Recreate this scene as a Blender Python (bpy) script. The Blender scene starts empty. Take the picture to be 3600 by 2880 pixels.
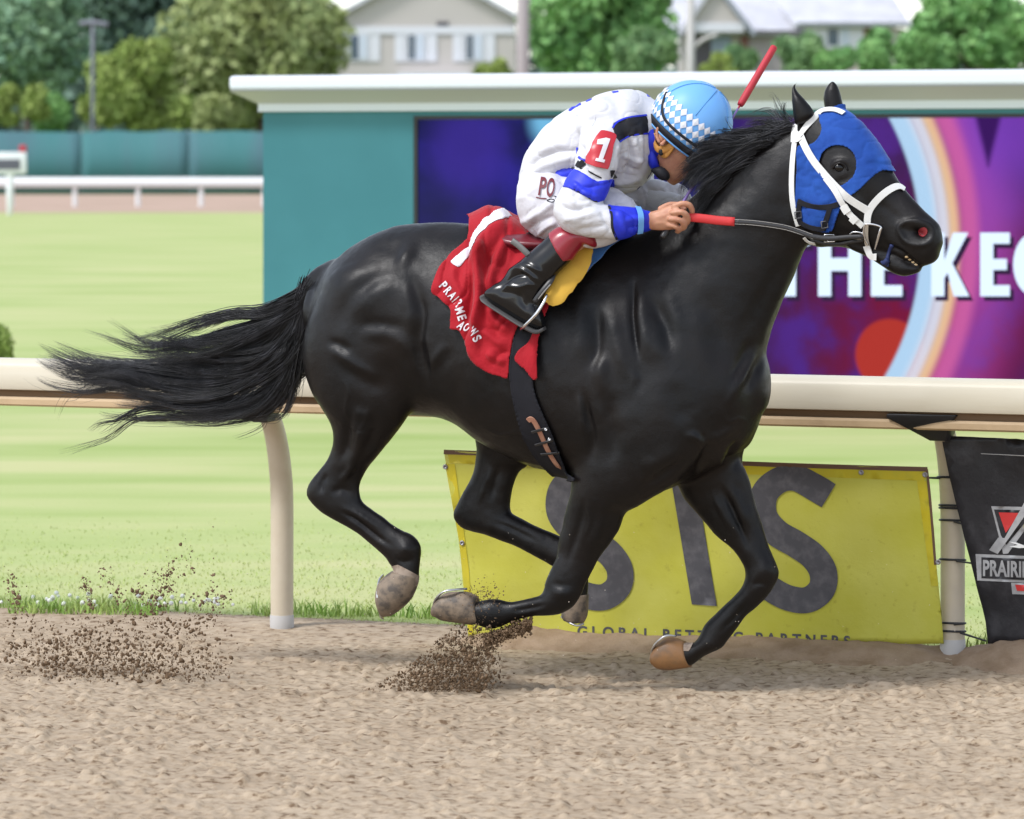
import bpy, bmesh, math, random
import numpy as np
from mathutils import Vector, Matrix, noise as mnoise
from mathutils.bvhtree import BVHTree
from mathutils.geometry import delaunay_2d_cdt

scene = bpy.context.scene
COL = scene.collection
R = math.radians

# ------------------------------------------------------------------ camera
DIST, EYE = 14.0, 1.88            # metres from the galloping horse, eye height
HORIZON, CX, PXM = 540.0, 1800.0, 1000.0
cam_data = bpy.data.cameras.new("camera")
cam_data.sensor_width = 36.0
cam_data.sensor_fit = 'HORIZONTAL'
cam_data.lens = 140.0
cam_data.shift_y = -0.25
cam_data.clip_start = 0.1
cam_data.clip_end = 3000.0
cam_data.dof.use_dof = True
cam_data.dof.focus_distance = 13.9
cam_data.dof.aperture_fstop = 5.0
cam = bpy.data.objects.new("camera", cam_data)
cam.location = (0, -DIST, EYE)
cam.rotation_euler = (R(90), 0, 0)
COL.objects.link(cam)
scene.camera = cam

# ------------------------------------------------------------------ light
SUN_EL, SUN_AZ = R(52), R(236)     # azimuth clockwise from +Y
world = bpy.data.worlds.new("World")
scene.world = world
world.use_nodes = True
wn, wl = world.node_tree.nodes, world.node_tree.links
wn.clear()
w_out = wn.new('ShaderNodeOutputWorld')
w_bg = wn.new('ShaderNodeBackground')
w_sky = wn.new('ShaderNodeTexSky')
w_sky.sky_type = 'NISHITA'
w_sky.sun_disc = False
w_sky.sun_elevation = SUN_EL
w_sky.sun_rotation = SUN_AZ
w_sky.altitude = 0
w_sky.air_density = 1.0
w_sky.dust_density = 0.6
w_sky.ozone_density = 1.0
w_hsv = wn.new('ShaderNodeHueSaturation')
w_hsv.inputs['Saturation'].default_value = 0.45
w_bg.inputs['Strength'].default_value = 0.15
wl.new(w_sky.outputs[0], w_hsv.inputs['Color'])
wl.new(w_hsv.outputs[0], w_bg.inputs['Color'])
wl.new(w_bg.outputs[0], w_out.inputs[0])
sun_data = bpy.data.lights.new("sun", 'SUN')
sun_data.energy = 1.5
sun_data.angle = R(12)
sun_data.color = (1.0, 0.985, 0.965)
sun = bpy.data.objects.new("sun", sun_data)
sdir = Vector((math.sin(SUN_AZ) * math.cos(SUN_EL), math.cos(SUN_AZ) * math.cos(SUN_EL), math.sin(SUN_EL)))
sun.rotation_euler = sdir.to_track_quat('Z', 'Y').to_euler()
sun.location = (0, -6, 12)
COL.objects.link(sun)

scene.view_settings.view_transform = 'Standard'
scene.view_settings.look = 'None'
scene.view_settings.exposure = 0.95
scene.view_settings.gamma = 1.0
scene.view_settings.use_curve_mapping = False
scene.render.engine = 'CYCLES'
scene.cycles.use_denoising = True
scene.cycles.max_bounces = 6
scene.cycles.diffuse_bounces = 3
scene.cycles.glossy_bounces = 3
scene.cycles.transparent_max_bounces = 6
scene.cycles.caustics_reflective = False
scene.cycles.caustics_refractive = False

# ------------------------------------------------------------------ helpers: geometry
YAW = R(19)
CAMP = np.array((0.0, -DIST, EYE))

def lat(yaw=YAW):
    return np.array((-math.sin(yaw), -math.cos(yaw), 0.0))
NL = lat()

def ray(px, py):
    return np.array(((px - CX) / PXM / DIST, 1.0, -(py - HORIZON) / PXM / DIST))

def P(px, py, l=0.0, yaw=YAW, org=(0, 0, 0)):
    """the point seen at (px,py) on the upright plane at lateral distance l from org"""
    n = lat(yaw); d = ray(px, py); o = np.array(org, float)
    t = (l - np.dot(CAMP - o, n)) / np.dot(d, n)
    return CAMP + t * d

def at(px, py, Y):
    k = (Y + DIST) / DIST
    return np.array(((px - CX) / PXM * k, Y, EYE - (py - HORIZON) / PXM * k))

def proj(V):
    V = np.asarray(V, float)
    k = (V[..., 1] + DIST) / DIST
    return np.stack((CX + V[..., 0] / k * PXM, HORIZON + (EYE - V[..., 2]) / k * PXM), -1)

def crom(A, sub):
    """Catmull-Rom through the rows of A"""
    A = np.asarray(A, float)
    if len(A) < 3:
        t = np.linspace(0, 1, sub + 1)[:, None]
        return A[0] * (1 - t) + A[-1] * t
    X = np.vstack((2 * A[0] - A[1], A, 2 * A[-1] - A[-2]))
    out = []
    for i in range(1, len(X) - 2):
        p0, p1, p2, p3 = X[i - 1:i + 3]
        for s in range(sub):
            t = s / sub
            out.append(0.5 * (2 * p1 + (p2 - p0) * t + (2 * p0 - 5 * p1 + 4 * p2 - p3) * t * t + (3 * p1 - p0 - 3 * p2 + p3) * t ** 3))
    out.append(X[-2])
    return np.array(out)

def rings_mesh(RG, cap=True, bulge=0.3):
    """closed tube through a list of rings (m x k x 3)"""
    RG = np.asarray(RG, float)
    m, k, _ = RG.shape
    if cap:
        c0, c1 = RG[0].mean(0), RG[-1].mean(0)
        d0 = c0 - RG[1].mean(0); d1 = c1 - RG[-2].mean(0)
        d0 /= max(np.linalg.norm(d0), 1e-9); d1 /= max(np.linalg.norm(d1), 1e-9)
        r0 = np.linalg.norm(RG[0] - c0, axis=1).min(); r1 = np.linalg.norm(RG[-1] - c1, axis=1).min()
        a = [c0 + (RG[0] - c0) * s + d0 * r0 * bulge * e for s, e in ((0.45, 0.92), (0.8, 0.6))]
        b = [c1 + (RG[-1] - c1) * s + d1 * r1 * bulge * e for s, e in ((0.8, 0.6), (0.45, 0.92))]
        RG = np.concatenate((np.array(a), RG, np.array(b)))
        ends = (c0 + d0 * r0 * bulge, c1 + d1 * r1 * bulge)
        m += 4
    V = RG.reshape(-1, 3)
    F = []
    for i in range(m - 1):
        for j in range(k):
            j2 = (j + 1) % k
            F.append((i * k + j, i * k + j2, (i + 1) * k + j2, (i + 1) * k + j))
    if cap:
        V = np.vstack((V, ends[0], ends[1]))
        n = m * k
        for j in range(k):
            F.append((n, (j + 1) % k, j))
            F.append((n + 1, (m - 1) * k + j, (m - 1) * k + (j + 1) % k))
    return V, F

def loft(st, yaw=YAW, sub=6, ring=28, egg=0.0, sq=1.0, cap=True, bulge=0.5, org=(0, 0, 0)):
    """st rows: (top px, top py, bottom px, bottom py, lateral, half width) -> closed surface whose outline passes through those points"""
    rows = []
    for s in st:
        T = P(s[0], s[1], s[4], yaw, org); B = P(s[2], s[3], s[4], yaw, org)
        rows.append(np.concatenate((T, B, [s[5]], [s[6] if len(s) > 6 else egg])))
    A = crom(rows, sub)
    th = np.linspace(0, 2 * np.pi, ring, endpoint=False)
    ct, sn = np.cos(th), np.sin(th)
    ct2 = np.sign(ct) * np.abs(ct) ** sq; sn2 = np.sign(sn) * np.abs(sn) ** sq
    n = lat(yaw)
    RG = []
    for a in A:
        c = (a[:3] + a[3:6]) / 2; u = (a[:3] - a[3:6]) / 2
        RG.append(c + ct2[:, None] * u + (sn2 * a[6] * (1 - a[7] * ct))[:, None] * n)
    return rings_mesh(RG, cap, bulge)

def tube(pts, rad, ring=8, sub=4, flat=None, cap=True, smooth=True):
    """tube of given radius (number or list) through 3-D points; flat=(normal, thickness) makes a strap"""
    pts = np.asarray(pts, float)
    rad = np.full(len(pts), rad, float) if np.isscalar(rad) else np.asarray(rad, float)
    A = np.hstack((pts, rad[:, None]))
    if smooth and len(pts) > 2:
        A = crom(A, sub)
    C, r = A[:, :3], np.maximum(A[:, 3], 1e-5)
    T = np.gradient(C, axis=0)
    T /= np.maximum(np.linalg.norm(T, axis=1), 1e-9)[:, None]
    up = np.array((0, -1.0, 0.02))
    RG = []
    th = np.linspace(0, 2 * np.pi, ring, endpoint=False)
    b = None
    for i in range(len(C)):
        a = np.cross(T[i], up if b is None else b)
        if np.linalg.norm(a) < 1e-6:
            a = np.cross(T[i], (1, 0, 0))
        a /= np.linalg.norm(a)
        b = np.cross(a, T[i])
        RG.append(C[i] + r[i] * (np.cos(th)[:, None] * a + np.sin(th)[:, None] * b))
    return rings_mesh(RG, cap, 0.4)

def strap(pts, nrm, width, thick, sub=4, lift=0.0, closed=False):
    """flat strap along 3-D points lying on a surface with normals nrm"""
    pts = np.asarray(pts, float); nrm = np.asarray(nrm, float)
    wd = np.full(len(pts), width, float) if np.isscalar(width) else np.asarray(width, float)
    A = np.hstack((pts, nrm, wd[:, None]))
    A = crom(A, sub) if sub > 1 and len(pts) > 2 else A
    C = A[:, :3]; N = A[:, 3:6]; N /= np.maximum(np.linalg.norm(N, axis=1), 1e-9)[:, None]
    T = np.gradient(C, axis=0); T /= np.maximum(np.linalg.norm(T, axis=1), 1e-9)[:, None]
    S = np.cross(T, N); S /= np.maximum(np.linalg.norm(S, axis=1), 1e-9)[:, None]
    h = (A[:, 6] / 2)[:, None]
    e = thick * 0.35
    RG = np.stack((C + S * h + N * (lift + thick * .3), C + S * (h - e) + N * (lift + thick), C - S * (h - e) + N * (lift + thick),
                   C - S * h + N * (lift + thick * .3), C - S * (h - e) + N * lift, C + S * (h - e) + N * lift), 1)
    return rings_mesh(RG, True, 0.05)

def box(c, s, rz=0.0):
    c = np.array(c, float); s = np.array(s, float) / 2
    V = np.array([(x, y, z) for x in (-1, 1) for y in (-1, 1) for z in (-1, 1)], float) * s
    if rz:
        co, si = math.cos(rz), math.sin(rz)
        V = np.stack((V[:, 0] * co - V[:, 1] * si, V[:, 0] * si + V[:, 1] * co, V[:, 2]), 1)
    F = [(0, 1, 3, 2), (4, 6, 7, 5), (0, 4, 5, 1), (2, 3, 7, 6), (0, 2, 6, 4), (1, 5, 7, 3)]
    return V + c, F

def prism(poly3, off):
    """polygon (n x 3) extruded by the vector off"""
    A = np.asarray(poly3, float); n = len(A)
    V = np.vstack((A, A + np.asarray(off, float)))
    F = [tuple(range(n))[::-1], tuple(range(n, 2 * n))]
    for i in range(n):
        j = (i + 1) % n
        F.append((i, j, n + j, n + i))
    return V, F

def join(parts):
    VS, FS, n = [], [], 0
    for V, F in parts:
        VS.append(np.asarray(V, float))
        FS += [tuple(i + n for i in f) for f in F]
        n += len(V)
    return np.vstack(VS), FS

def revolve(prof, c, axis=(0, 0, 1), n=16, squash=(1, 1)):
    """prof: list of (radius, height) along axis from point c"""
    ax = np.array(axis, float); ax /= np.linalg.norm(ax)
    a = np.cross(ax, (0, 1, 0)); 
    if np.linalg.norm(a) < 1e-4: a = np.cross(ax, (1, 0, 0))
    a /= np.linalg.norm(a); b = np.cross(ax, a)
    th = np.linspace(0, 2 * np.pi, n, endpoint=False)
    RG = [np.array(c) + ax * h + r * (np.cos(th)[:, None] * a * squash[0] + np.sin(th)[:, None] * b * squash[1]) for r, h in prof]
    return rings_mesh(RG, True, 0.0)

def ball(c, r, n=12, axes=None):
    c = np.array(c, float)
    r = np.array((r, r, r) if np.isscalar(r) else r, float)
    AX = np.eye(3) if axes is None else np.asarray(axes, float)
    RG = []
    for i in range(1, n):
        p = math.pi * i / n
        th = np.linspace(0, 2 * np.pi, 2 * n, endpoint=False)
        L = np.stack((np.cos(th) * math.sin(p) * r[0], np.sin(th) * math.sin(p) * r[1], np.full(2 * n, math.cos(p) * r[2])), 1)
        RG.append(c + L @ AX)
    V, F = rings_mesh(RG, False)
    k = 2 * n
    V = np.vstack((V, c + AX[2] * r[2], c - AX[2] * r[2]))
    m = (n - 1) * k
    for j in range(k):
        F.append((m, (j + 1) % k, j)); F.append((m + 1, (n - 2) * k + j, (n - 2) * k + (j + 1) % k))
    return V, F

# ------------------------------------------------------------------ helpers: objects
def mk(name, VF, mat=None, parent=None, smooth=True, label=None, cat=None, group=None, kind=None):
    V, F = VF
    me = bpy.data.meshes.new(name)
    V = np.asarray(V, float)
    if isinstance(F, np.ndarray):
        F = F.tolist()
    me.from_pydata(V.tolist(), [], F)
    me.update()
    if smooth:
        me.polygons.foreach_set('use_smooth', [True] * len(me.polygons))
    ob = bpy.data.objects.new(name, me)
    COL.objects.link(ob)
    if mat is not None:
        for mm in (mat if isinstance(mat, (list, tuple)) else [mat]):
            me.materials.append(mm)
    if parent is not None:
        ob.parent = parent
        ob.matrix_parent_inverse = parent_world(parent).inverted()
    tag(ob, label, cat, group, kind)
    return ob

def parent_world(o):
    M = o.matrix_basis.copy()
    if o.parent is not None:
        M = parent_world(o.parent) @ o.matrix_parent_inverse @ M
    return M

def tag(ob, label=None, cat=None, group=None, kind=None):
    if label: ob['label'] = label
    if cat: ob['category'] = cat
    if group: ob['group'] = group
    if kind: ob['kind'] = kind
    return ob

def empty(name, loc, label=None, cat=None, group=None, kind=None):
    ob = bpy.data.objects.new(name, None)
    ob.empty_display_size = 0.1
    ob.location = tuple(loc)
    COL.objects.link(ob)
    return tag(ob, label, cat, group, kind)

def sharp(ob, deg=35):
    me = ob.data
    me.set_sharp_from_angle(angle=R(deg))
    return ob

def flat(ob):
    ob.data.polygons.foreach_set('use_smooth', [False] * len(ob.data.polygons))
    return ob

def bevel(ob, w=0.004, seg=2):
    m = ob.modifiers.new('bevel', 'BEVEL'); m.width = w; m.segments = seg; m.limit_method = 'ANGLE'; m.angle_limit = R(40)
    return ob

def solidify(ob, t, off=-1):
    m = ob.modifiers.new('solid', 'SOLIDIFY'); m.thickness = t; m.offset = off
    return ob

def remesh(VF, voxel):
    """union of closed shells -> one continuous skin (V, F arrays)"""
    V, F = VF
    me = bpy.data.meshes.new('tmp'); me.from_pydata(np.asarray(V).tolist(), [], F); me.update()
    ob = bpy.data.objects.new('tmp', me); COL.objects.link(ob)
    m = ob.modifiers.new('r', 'REMESH'); m.mode = 'VOXEL'; m.voxel_size = voxel; m.adaptivity = 0
    dg = bpy.context.evaluated_depsgraph_get()
    me2 = bpy.data.meshes.new_from_object(ob.evaluated_get(dg))
    n = len(me2.vertices)
    A = np.empty(n * 3, np.float32); me2.vertices.foreach_get('co', A)
    Q = np.empty(len(me2.loops), np.int32); me2.loops.foreach_get('vertex_index', Q)
    tot = np.empty(len(me2.polygons), np.int32); me2.polygons.foreach_get('loop_total', tot)
    st = np.empty(len(me2.polygons), np.int32); me2.polygons.foreach_get('loop_start', st)
    assert (tot == 4).all() or True
    if (tot == 4).all():
        F2 = Q.reshape(-1, 4)
    else:
        F2 = [tuple(Q[s:s + t]) for s, t in zip(st, tot)]
        F2 = np.array([f if len(f) == 4 else (f[0], f[1], f[2], f[2]) for f in F2])
    bpy.data.objects.remove(ob); bpy.data.meshes.remove(me); bpy.data.meshes.remove(me2)
    return A.reshape(-1, 3).astype(float), F2

def edges_of(F):
    E = np.vstack((F[:, [0, 1]], F[:, [1, 2]], F[:, [2, 3]], F[:, [3, 0]]))
    return np.unique(np.sort(E, 1), axis=0)

def relax(V, F, it=6, lam=0.5, mu=-0.52, wgt=None):
    E = edges_of(F); n = len(V)
    deg = np.maximum(np.bincount(E[:, 0], minlength=n) + np.bincount(E[:, 1], minlength=n), 1)[:, None]
    V = V.copy()
    for i in range(it):
        for f in ((lam,) if mu is None else (lam, mu)):
            S = np.zeros_like(V)
            for a in range(3):
                S[:, a] = np.bincount(E[:, 0], V[E[:, 1], a], n) + np.bincount(E[:, 1], V[E[:, 0], a], n)
            D = (S / deg - V) * f
            V += D if wgt is None else D * wgt[:, None]
    return V

def normals(V, F):
    a = V[F[:, 2]] - V[F[:, 0]]; b = V[F[:, 3]] - V[F[:, 1]]
    N = np.cross(a, b)
    out = np.zeros_like(V)
    for c in range(4):
        for k in range(3):
            out[:, k] += np.bincount(F[:, c], N[:, k], len(V))
    return out / np.maximum(np.linalg.norm(out, axis=1), 1e-12)[:, None]

def inpoly(p, poly):
    p = np.asarray(p, float); poly = np.asarray(poly, float)
    x, y = p[..., 0], p[..., 1]
    r = np.zeros(x.shape, bool)
    j = len(poly) - 1
    for i in range(len(poly)):
        xi, yi = poly[i]; xj, yj = poly[j]
        if yi != yj:
            r ^= ((yi > y) != (yj > y)) & (x < (xj - xi) * (y - yi) / (yj - yi) + xi)
        j = i
    return r

def segdist(p, line, closed=False, nearest=False):
    """distance of 2-D points to a polyline (and the nearest point, and fraction along)"""
    p = np.asarray(p, float); L = np.asarray(line, float)
    if closed: L = np.vstack((L, L[:1]))
    best = np.full(p.shape[:-1], 1e18); bp = np.zeros_like(p); fr = np.zeros(p.shape[:-1])
    seg = np.linalg.norm(np.diff(L, axis=0), axis=1); cum = np.concatenate(([0], np.cumsum(seg)))
    for i in range(len(L) - 1):
        d = L[i + 1] - L[i]
        t = np.clip(((p - L[i]) @ d) / max(d @ d, 1e-12), 0, 1)
        q = L[i] + t[..., None] * d
        e = ((p - q) ** 2).sum(-1)
        m = e < best
        best = np.where(m, e, best); bp[m] = q[m]; fr = np.where(m, (cum[i] + t * seg[i]) / max(cum[-1], 1e-9), fr)
    best = np.sqrt(best)
    return (best, bp, fr) if nearest else best

def sstep(a, b, x):
    t = np.clip((x - a) / (b - a), 0, 1)
    return t * t * (3 - 2 * t)

def _hash(ix, iy, iz, seed):
    h = (ix.astype(np.int64) * 374761393 + iy.astype(np.int64) * 668265263 + iz.astype(np.int64) * 2147483647 + seed * 1274126177) & 0xffffffff
    h = ((h ^ (h >> 13)) * 1274126177) & 0xffffffff
    h = ((h ^ (h >> 16)) * 2246822519) & 0xffffffff
    return ((h ^ (h >> 15)) & 0xffffff) / float(0xffffff) * 2 - 1

def vnoise(X, seed=0, octaves=1, gain=0.5):
    """value noise of n x 2 or n x 3 points, -1..1"""
    X = np.asarray(X, float)
    if X.shape[-1] == 2: X = np.concatenate((X, np.zeros(X.shape[:-1] + (1,))), -1)
    tot = 0; amp = 1; s = 0
    for o in range(octaves):
        Y = X * 2 ** o + 17.3 * o
        I = np.floor(Y).astype(np.int64); f = Y - I; f = f * f * (3 - 2 * f)
        acc = 0
        for dx in (0, 1):
            for dy in (0, 1):
                for dz in (0, 1):
                    w = (f[..., 0] if dx else 1 - f[..., 0]) * (f[..., 1] if dy else 1 - f[..., 1]) * (f[..., 2] if dz else 1 - f[..., 2])
                    acc = acc + w * _hash(I[..., 0] + dx, I[..., 1] + dy, I[..., 2] + dz, seed + o)
        tot = tot + amp * acc; s += amp; amp *= gain
    return tot / s

def smoothpoly(pts, sub=6, closed=True):
    A = np.asarray(pts, float)
    if closed:
        X = np.vstack((A[-2:], A, A[:2]))
        B = crom(X, sub)
        return B[2 * sub:(2 + len(A)) * sub]
    return crom(A, sub)

def patch2d(poly, step, holes=()):
    """triangulated fill of a 2-D polygon with inner points every step"""
    poly = np.asarray(poly, float)
    def dens(pl):
        out = []
        for i in range(len(pl)):
            a, b = pl[i], pl[(i + 1) % len(pl)]
            n = max(1, int(np.linalg.norm(b - a) / step))
            out += [a + (b - a) * t / n for t in range(n)]
        return np.array(out)
    B = dens(poly)
    HS = [dens(np.asarray(h, float)) for h in holes]
    x0, y0 = B.min(0); x1, y1 = B.max(0)
    gx, gy = np.meshgrid(np.arange(x0, x1 + step, step), np.arange(y0, y1 + step, step * .87))
    gx[1::2] += step / 2
    G = np.stack((gx.ravel(), gy.ravel()), 1)
    ok = inpoly(G, poly) & (segdist(G, poly, True) > step * .45)
    for h in holes:
        ok &= ~inpoly(G, h) & (segdist(G, h, True) > step * .45)
    G = G[ok]
    pts = [B] + HS + [G]
    edges = []; n = 0
    for b in [B] + HS:
        edges += [(n + i, n + (i + 1) % len(b)) for i in range(len(b))]; n += len(b)
    AV = np.vstack(pts)
    r = delaunay_2d_cdt([Vector(v) for v in AV], edges, [], 0, 1e-6)
    V2 = np.array([tuple(v) for v in r[0]]); F = [tuple(f) for f in r[2]]
    C = np.array([V2[list(f)].mean(0) for f in F])
    ok = inpoly(C, poly)
    for h in holes: ok &= ~inpoly(C, h)
    F = [f for f, o in zip(F, ok) if o]
    used = sorted({i for f in F for i in f}); mp = {u: i for i, u in enumerate(used)}
    return V2[used], [tuple(mp[i] for i in f) for f in F]

def stroke2d(line, width, sub=8, smooth=True):
    """outline polygon of a thick 2-D line with square ends"""
    A = crom(line, sub) if smooth and len(line) > 2 else np.asarray(line, float)
    T = np.gradient(A, axis=0); T /= np.maximum(np.linalg.norm(T, axis=1), 1e-9)[:, None]
    N = np.stack((-T[:, 1], T[:, 0]), 1)
    w = width / 2 if np.isscalar(width) else (np.interp(np.linspace(0, 1, len(A)), np.linspace(0, 1, len(width)), width) / 2)[:, None]
    return np.vstack((A + N * w, (A - N * w)[::-1]))

_TXT = {}
def text2d(s, size=1.0, bold=0.0, spacing=1.0):
    """filled lettering as (V2, F) with baseline origin"""
    cu = bpy.data.curves.new('txt', 'FONT'); cu.body = s; cu.size = size; cu.offset = bold; cu.space_character = spacing
    cu.resolution_u = 4
    ob = bpy.data.objects.new('txt', cu); COL.objects.link(ob)
    dg = bpy.context.evaluated_depsgraph_get()
    me = bpy.data.meshes.new_from_object(ob.evaluated_get(dg))
    V = np.array([v.co[:2] for v in me.vertices]); F = [tuple(p.vertices) for p in me.polygons]
    bpy.data.objects.remove(ob); bpy.data.curves.remove(cu); bpy.data.meshes.remove(me)
    return V, F

def subdiv2d(V, F, maxlen):
    bm = bmesh.new()
    vs = [bm.verts.new((v[0], v[1], 0)) for v in V]
    for f in F:
        try: bm.faces.new([vs[i] for i in f])
        except ValueError: pass
    bmesh.ops.remove_doubles(bm, verts=bm.verts, dist=1e-6)
    bmesh.ops.triangulate(bm, faces=bm.faces)
    for _ in range(4):
        ed = [e for e in bm.edges if e.calc_length() > maxlen]
        if not ed: break
        bmesh.ops.subdivide_edges(bm, edges=ed, cuts=1)
        bmesh.ops.triangulate(bm, faces=bm.faces)
    bm.verts.index_update()
    V = np.array([v.co[:2] for v in bm.verts]); F = [tuple(v.index for v in f.verts) for f in bm.faces]
    bm.free()
    return V, F

# ------------------------------------------------------------------ helpers: materials
def N_(nt, t, **kw):
    n = nt.nodes.new(t)
    for k, v in kw.items():
        if k.startswith('_'): setattr(n, k[1:], v)
        else: n.inputs[k.replace('_', ' ')].default_value = v
    return n

def pmat(name, col, rough=0.6, spec=0.5, metal=0.0, var=None, bump=None, sheen=0.0, stretch=(1, 1, 1), coat=0.0, sss=0.0, emit=None, var2=None, trans=0.0):
    """principled material; var=(colour2, scale, lo, hi) mixes a second colour by noise; bump=(scale, strength, dist)"""
    m = bpy.data.materials.new(name); m.use_nodes = True
    nt = m.node_tree; b = nt.nodes['Principled BSDF']; L = nt.links.new
    b.inputs['Base Color'].default_value = (*col, 1)
    b.inputs['Roughness'].default_value = rough
    b.inputs['Specular IOR Level'].default_value = spec
    b.inputs['Metallic'].default_value = metal
    if sheen:
        b.inputs['Sheen Weight'].default_value = sheen; b.inputs['Sheen Roughness'].default_value = 0.4
    if coat:
        b.inputs['Coat Weight'].default_value = coat; b.inputs['Coat Roughness'].default_value = 0.08
    if sss:
        b.inputs['Subsurface Weight'].default_value = sss; b.inputs['Subsurface Radius'].default_value = (0.012, 0.004, 0.002)
    if emit:
        b.inputs['Emission Color'].default_value = (*emit[0], 1); b.inputs['Emission Strength'].default_value = emit[1]
    if var or bump:
        tc = N_(nt, 'ShaderNodeTexCoord'); mp = N_(nt, 'ShaderNodeMapping'); mp.inputs['Scale'].default_value = stretch
        L(tc.outputs['Object'], mp.inputs['Vector'])
    src = None
    for v in (var, var2):
        if not v: continue
        nz = N_(nt, 'ShaderNodeTexNoise', Scale=v[1], Detail=4.0, Roughness=0.6)
        L(mp.outputs[0], nz.inputs['Vector'])
        rp = N_(nt, 'ShaderNodeMapRange'); rp.inputs['From Min'].default_value = v[2]; rp.inputs['From Max'].default_value = v[3]
        L(nz.outputs['Fac'], rp.inputs['Value'])
        mx = N_(nt, 'ShaderNodeMix'); mx.data_type = 'RGBA'
        if src is None: mx.inputs['A'].default_value = (*col, 1); mx.inputs[6].default_value = (*col, 1)
        else: L(src, mx.inputs[6])
        mx.inputs[7].default_value = (*v[0], 1)
        L(rp.outputs[0], mx.inputs[0])
        src = mx.outputs[2]
    if src is not None: L(src, b.inputs['Base Color'])
    if bump:
        nb = N_(nt, 'ShaderNodeTexNoise', Scale=bump[0], Detail=5.0, Roughness=0.65)
        L(mp.outputs[0], nb.inputs['Vector'])
        bp = N_(nt, 'ShaderNodeBump', Strength=bump[1], Distance=bump[2])
        L(nb.outputs['Fac'], bp.inputs['Height']); L(bp.outputs[0], b.inputs['Normal'])
    return m
rnd = random.Random(7)
rng = np.random.default_rng(7)
# ================================================================== SETTING
RA = math.atan2(-1.0, 2.516)                 # the rail runs towards the camera on the right
RT = np.array((math.cos(RA), math.sin(RA), 0.0))        # along the rail, to the right
RN = np.array((math.sin(RA), -math.cos(RA), 0.0))       # towards the track (and camera)
POST0 = np.array((-0.905, 1.667, 0.0))
POSTGAP = 2.72

def hgt(x, y):
    """height of the ground: loose dirt with a low bank heaped along the rail on the right"""
    q = (x - POST0[0]) * RN[0] + (y - POST0[1]) * RN[1]      # distance on the track side of the posts
    s = (x - POST0[0]) * RT[0] + (y - POST0[1]) * RT[1]
    return 0.045 * np.exp(-((q + .02) / .20) ** 2) * sstep(.7, 2.2, s) + .02 * np.exp(-((q + .1) / .3) ** 2) * sstep(3, 0, s)
def edge_y(x):
    return np.interp(x, [-60, -2.07, -.8, 0, .6, 1.9, 4, 60], [22, 2.17, 1.95, 1.72, 1.5, 1.0, .2, -22])

# --- dirt track: fine sheet near the camera, coarse beyond
def dirt_grid(x0, x1, y0, y1, sx, sy):
    xs = np.arange(x0, x1 + sx / 2, sx); ys = np.arange(y0, y1 + sy / 2, sy)
    X, Y = np.meshgrid(xs, ys)
    m, n = X.shape
    I = np.arange(m * n).reshape(m, n)
    F = np.stack((I[:-1, :-1], I[:-1, 1:], I[1:, 1:], I[1:, :-1]), -1).reshape(-1, 4)
    return X.ravel(), Y.ravel(), F
X, Y, F = dirt_grid(-2.7, 2.7, -3.4, 2.3, .0085, .0092)
u = np.stack((X, Y), 1)
Z = hgt(X, Y)
fade = sstep(2.3, 1.7, Y) * sstep(-2.7, -2.5, X) * sstep(2.7, 2.5, X) * sstep(-3.4, -3.2, Y)
q = (X - POST0[0]) * RN[0] + (Y - POST0[1]) * RN[1]
rough = (.35 + .65 * sstep(.05, .7, q)) * fade
cl = vnoise(u * (6, 13), 1, 3, .55)
cl2 = vnoise(u * (34, 36), 11, 2, .5)
rut = vnoise(u * (2.0, 6.5), 21, 2)
Z += rough * (cl * .008 + np.maximum(cl2, -.2) * .009 + rut * .009)
clod = vnoise(u * (21, 24), 31, 2)
Z += rough * sstep(.25, .6, clod) * .012
# the shallow trough the hooves have just churned behind the clods
Z -= .012 * np.exp(-((X + .25) / .35) ** 2 - ((Y - .5) / .35) ** 2)
M_dirt = bpy.data.materials.new('track_dirt'); M_dirt.use_nodes = True
nt = M_dirt.node_tree; b = nt.nodes['Principled BSDF']; L = nt.links.new
tc = N_(nt, 'ShaderNodeTexCoord'); mp = N_(nt, 'ShaderNodeMapping'); mp.inputs['Scale'].default_value = (1, 1.3, 1.2)
L(tc.outputs['Object'], mp.inputs['Vector'])
n1 = N_(nt, 'ShaderNodeTexNoise', Scale=24.0, Detail=4.0, Roughness=.6); L(mp.outputs[0], n1.inputs['Vector'])
n2 = N_(nt, 'ShaderNodeTexNoise', Scale=1.6, Detail=3.0); L(mp.outputs[0], n2.inputs['Vector'])
cr = N_(nt, 'ShaderNodeValToRGB')
cr.color_ramp.elements[0].position = .33; cr.color_ramp.elements[0].color = (.16, .105, .065, 1)
cr.color_ramp.elements[1].position = .56; cr.color_ramp.elements[1].color = (.425, .338, .245, 1)
e = cr.color_ramp.elements.new(.44); e.color = (.355, .275, .19, 1)
L(n1.outputs['Fac'], cr.inputs['Fac'])
mx = N_(nt, 'ShaderNodeMix'); mx.data_type = 'RGBA'; mx.blend_type = 'MULTIPLY'; mx.inputs[0].default_value = 1.0
r2 = N_(nt, 'ShaderNodeValToRGB'); r2.color_ramp.elements[0].position = .3; r2.color_ramp.elements[0].color = (.84, .82, .80, 1)
r2.color_ramp.elements[1].position = .65; r2.color_ramp.elements[1].color = (1, 1, 1, 1)
L(n2.outputs['Fac'], r2.inputs['Fac']); L(cr.outputs[0], mx.inputs[6]); L(r2.outputs[0], mx.inputs[7]); L(mx.outputs[2], b.inputs['Base Color'])
n3 = N_(nt, 'ShaderNodeTexNoise', Scale=110.0, Detail=6.0, Roughness=.7); L(mp.outputs[0], n3.inputs['Vector'])
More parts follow.
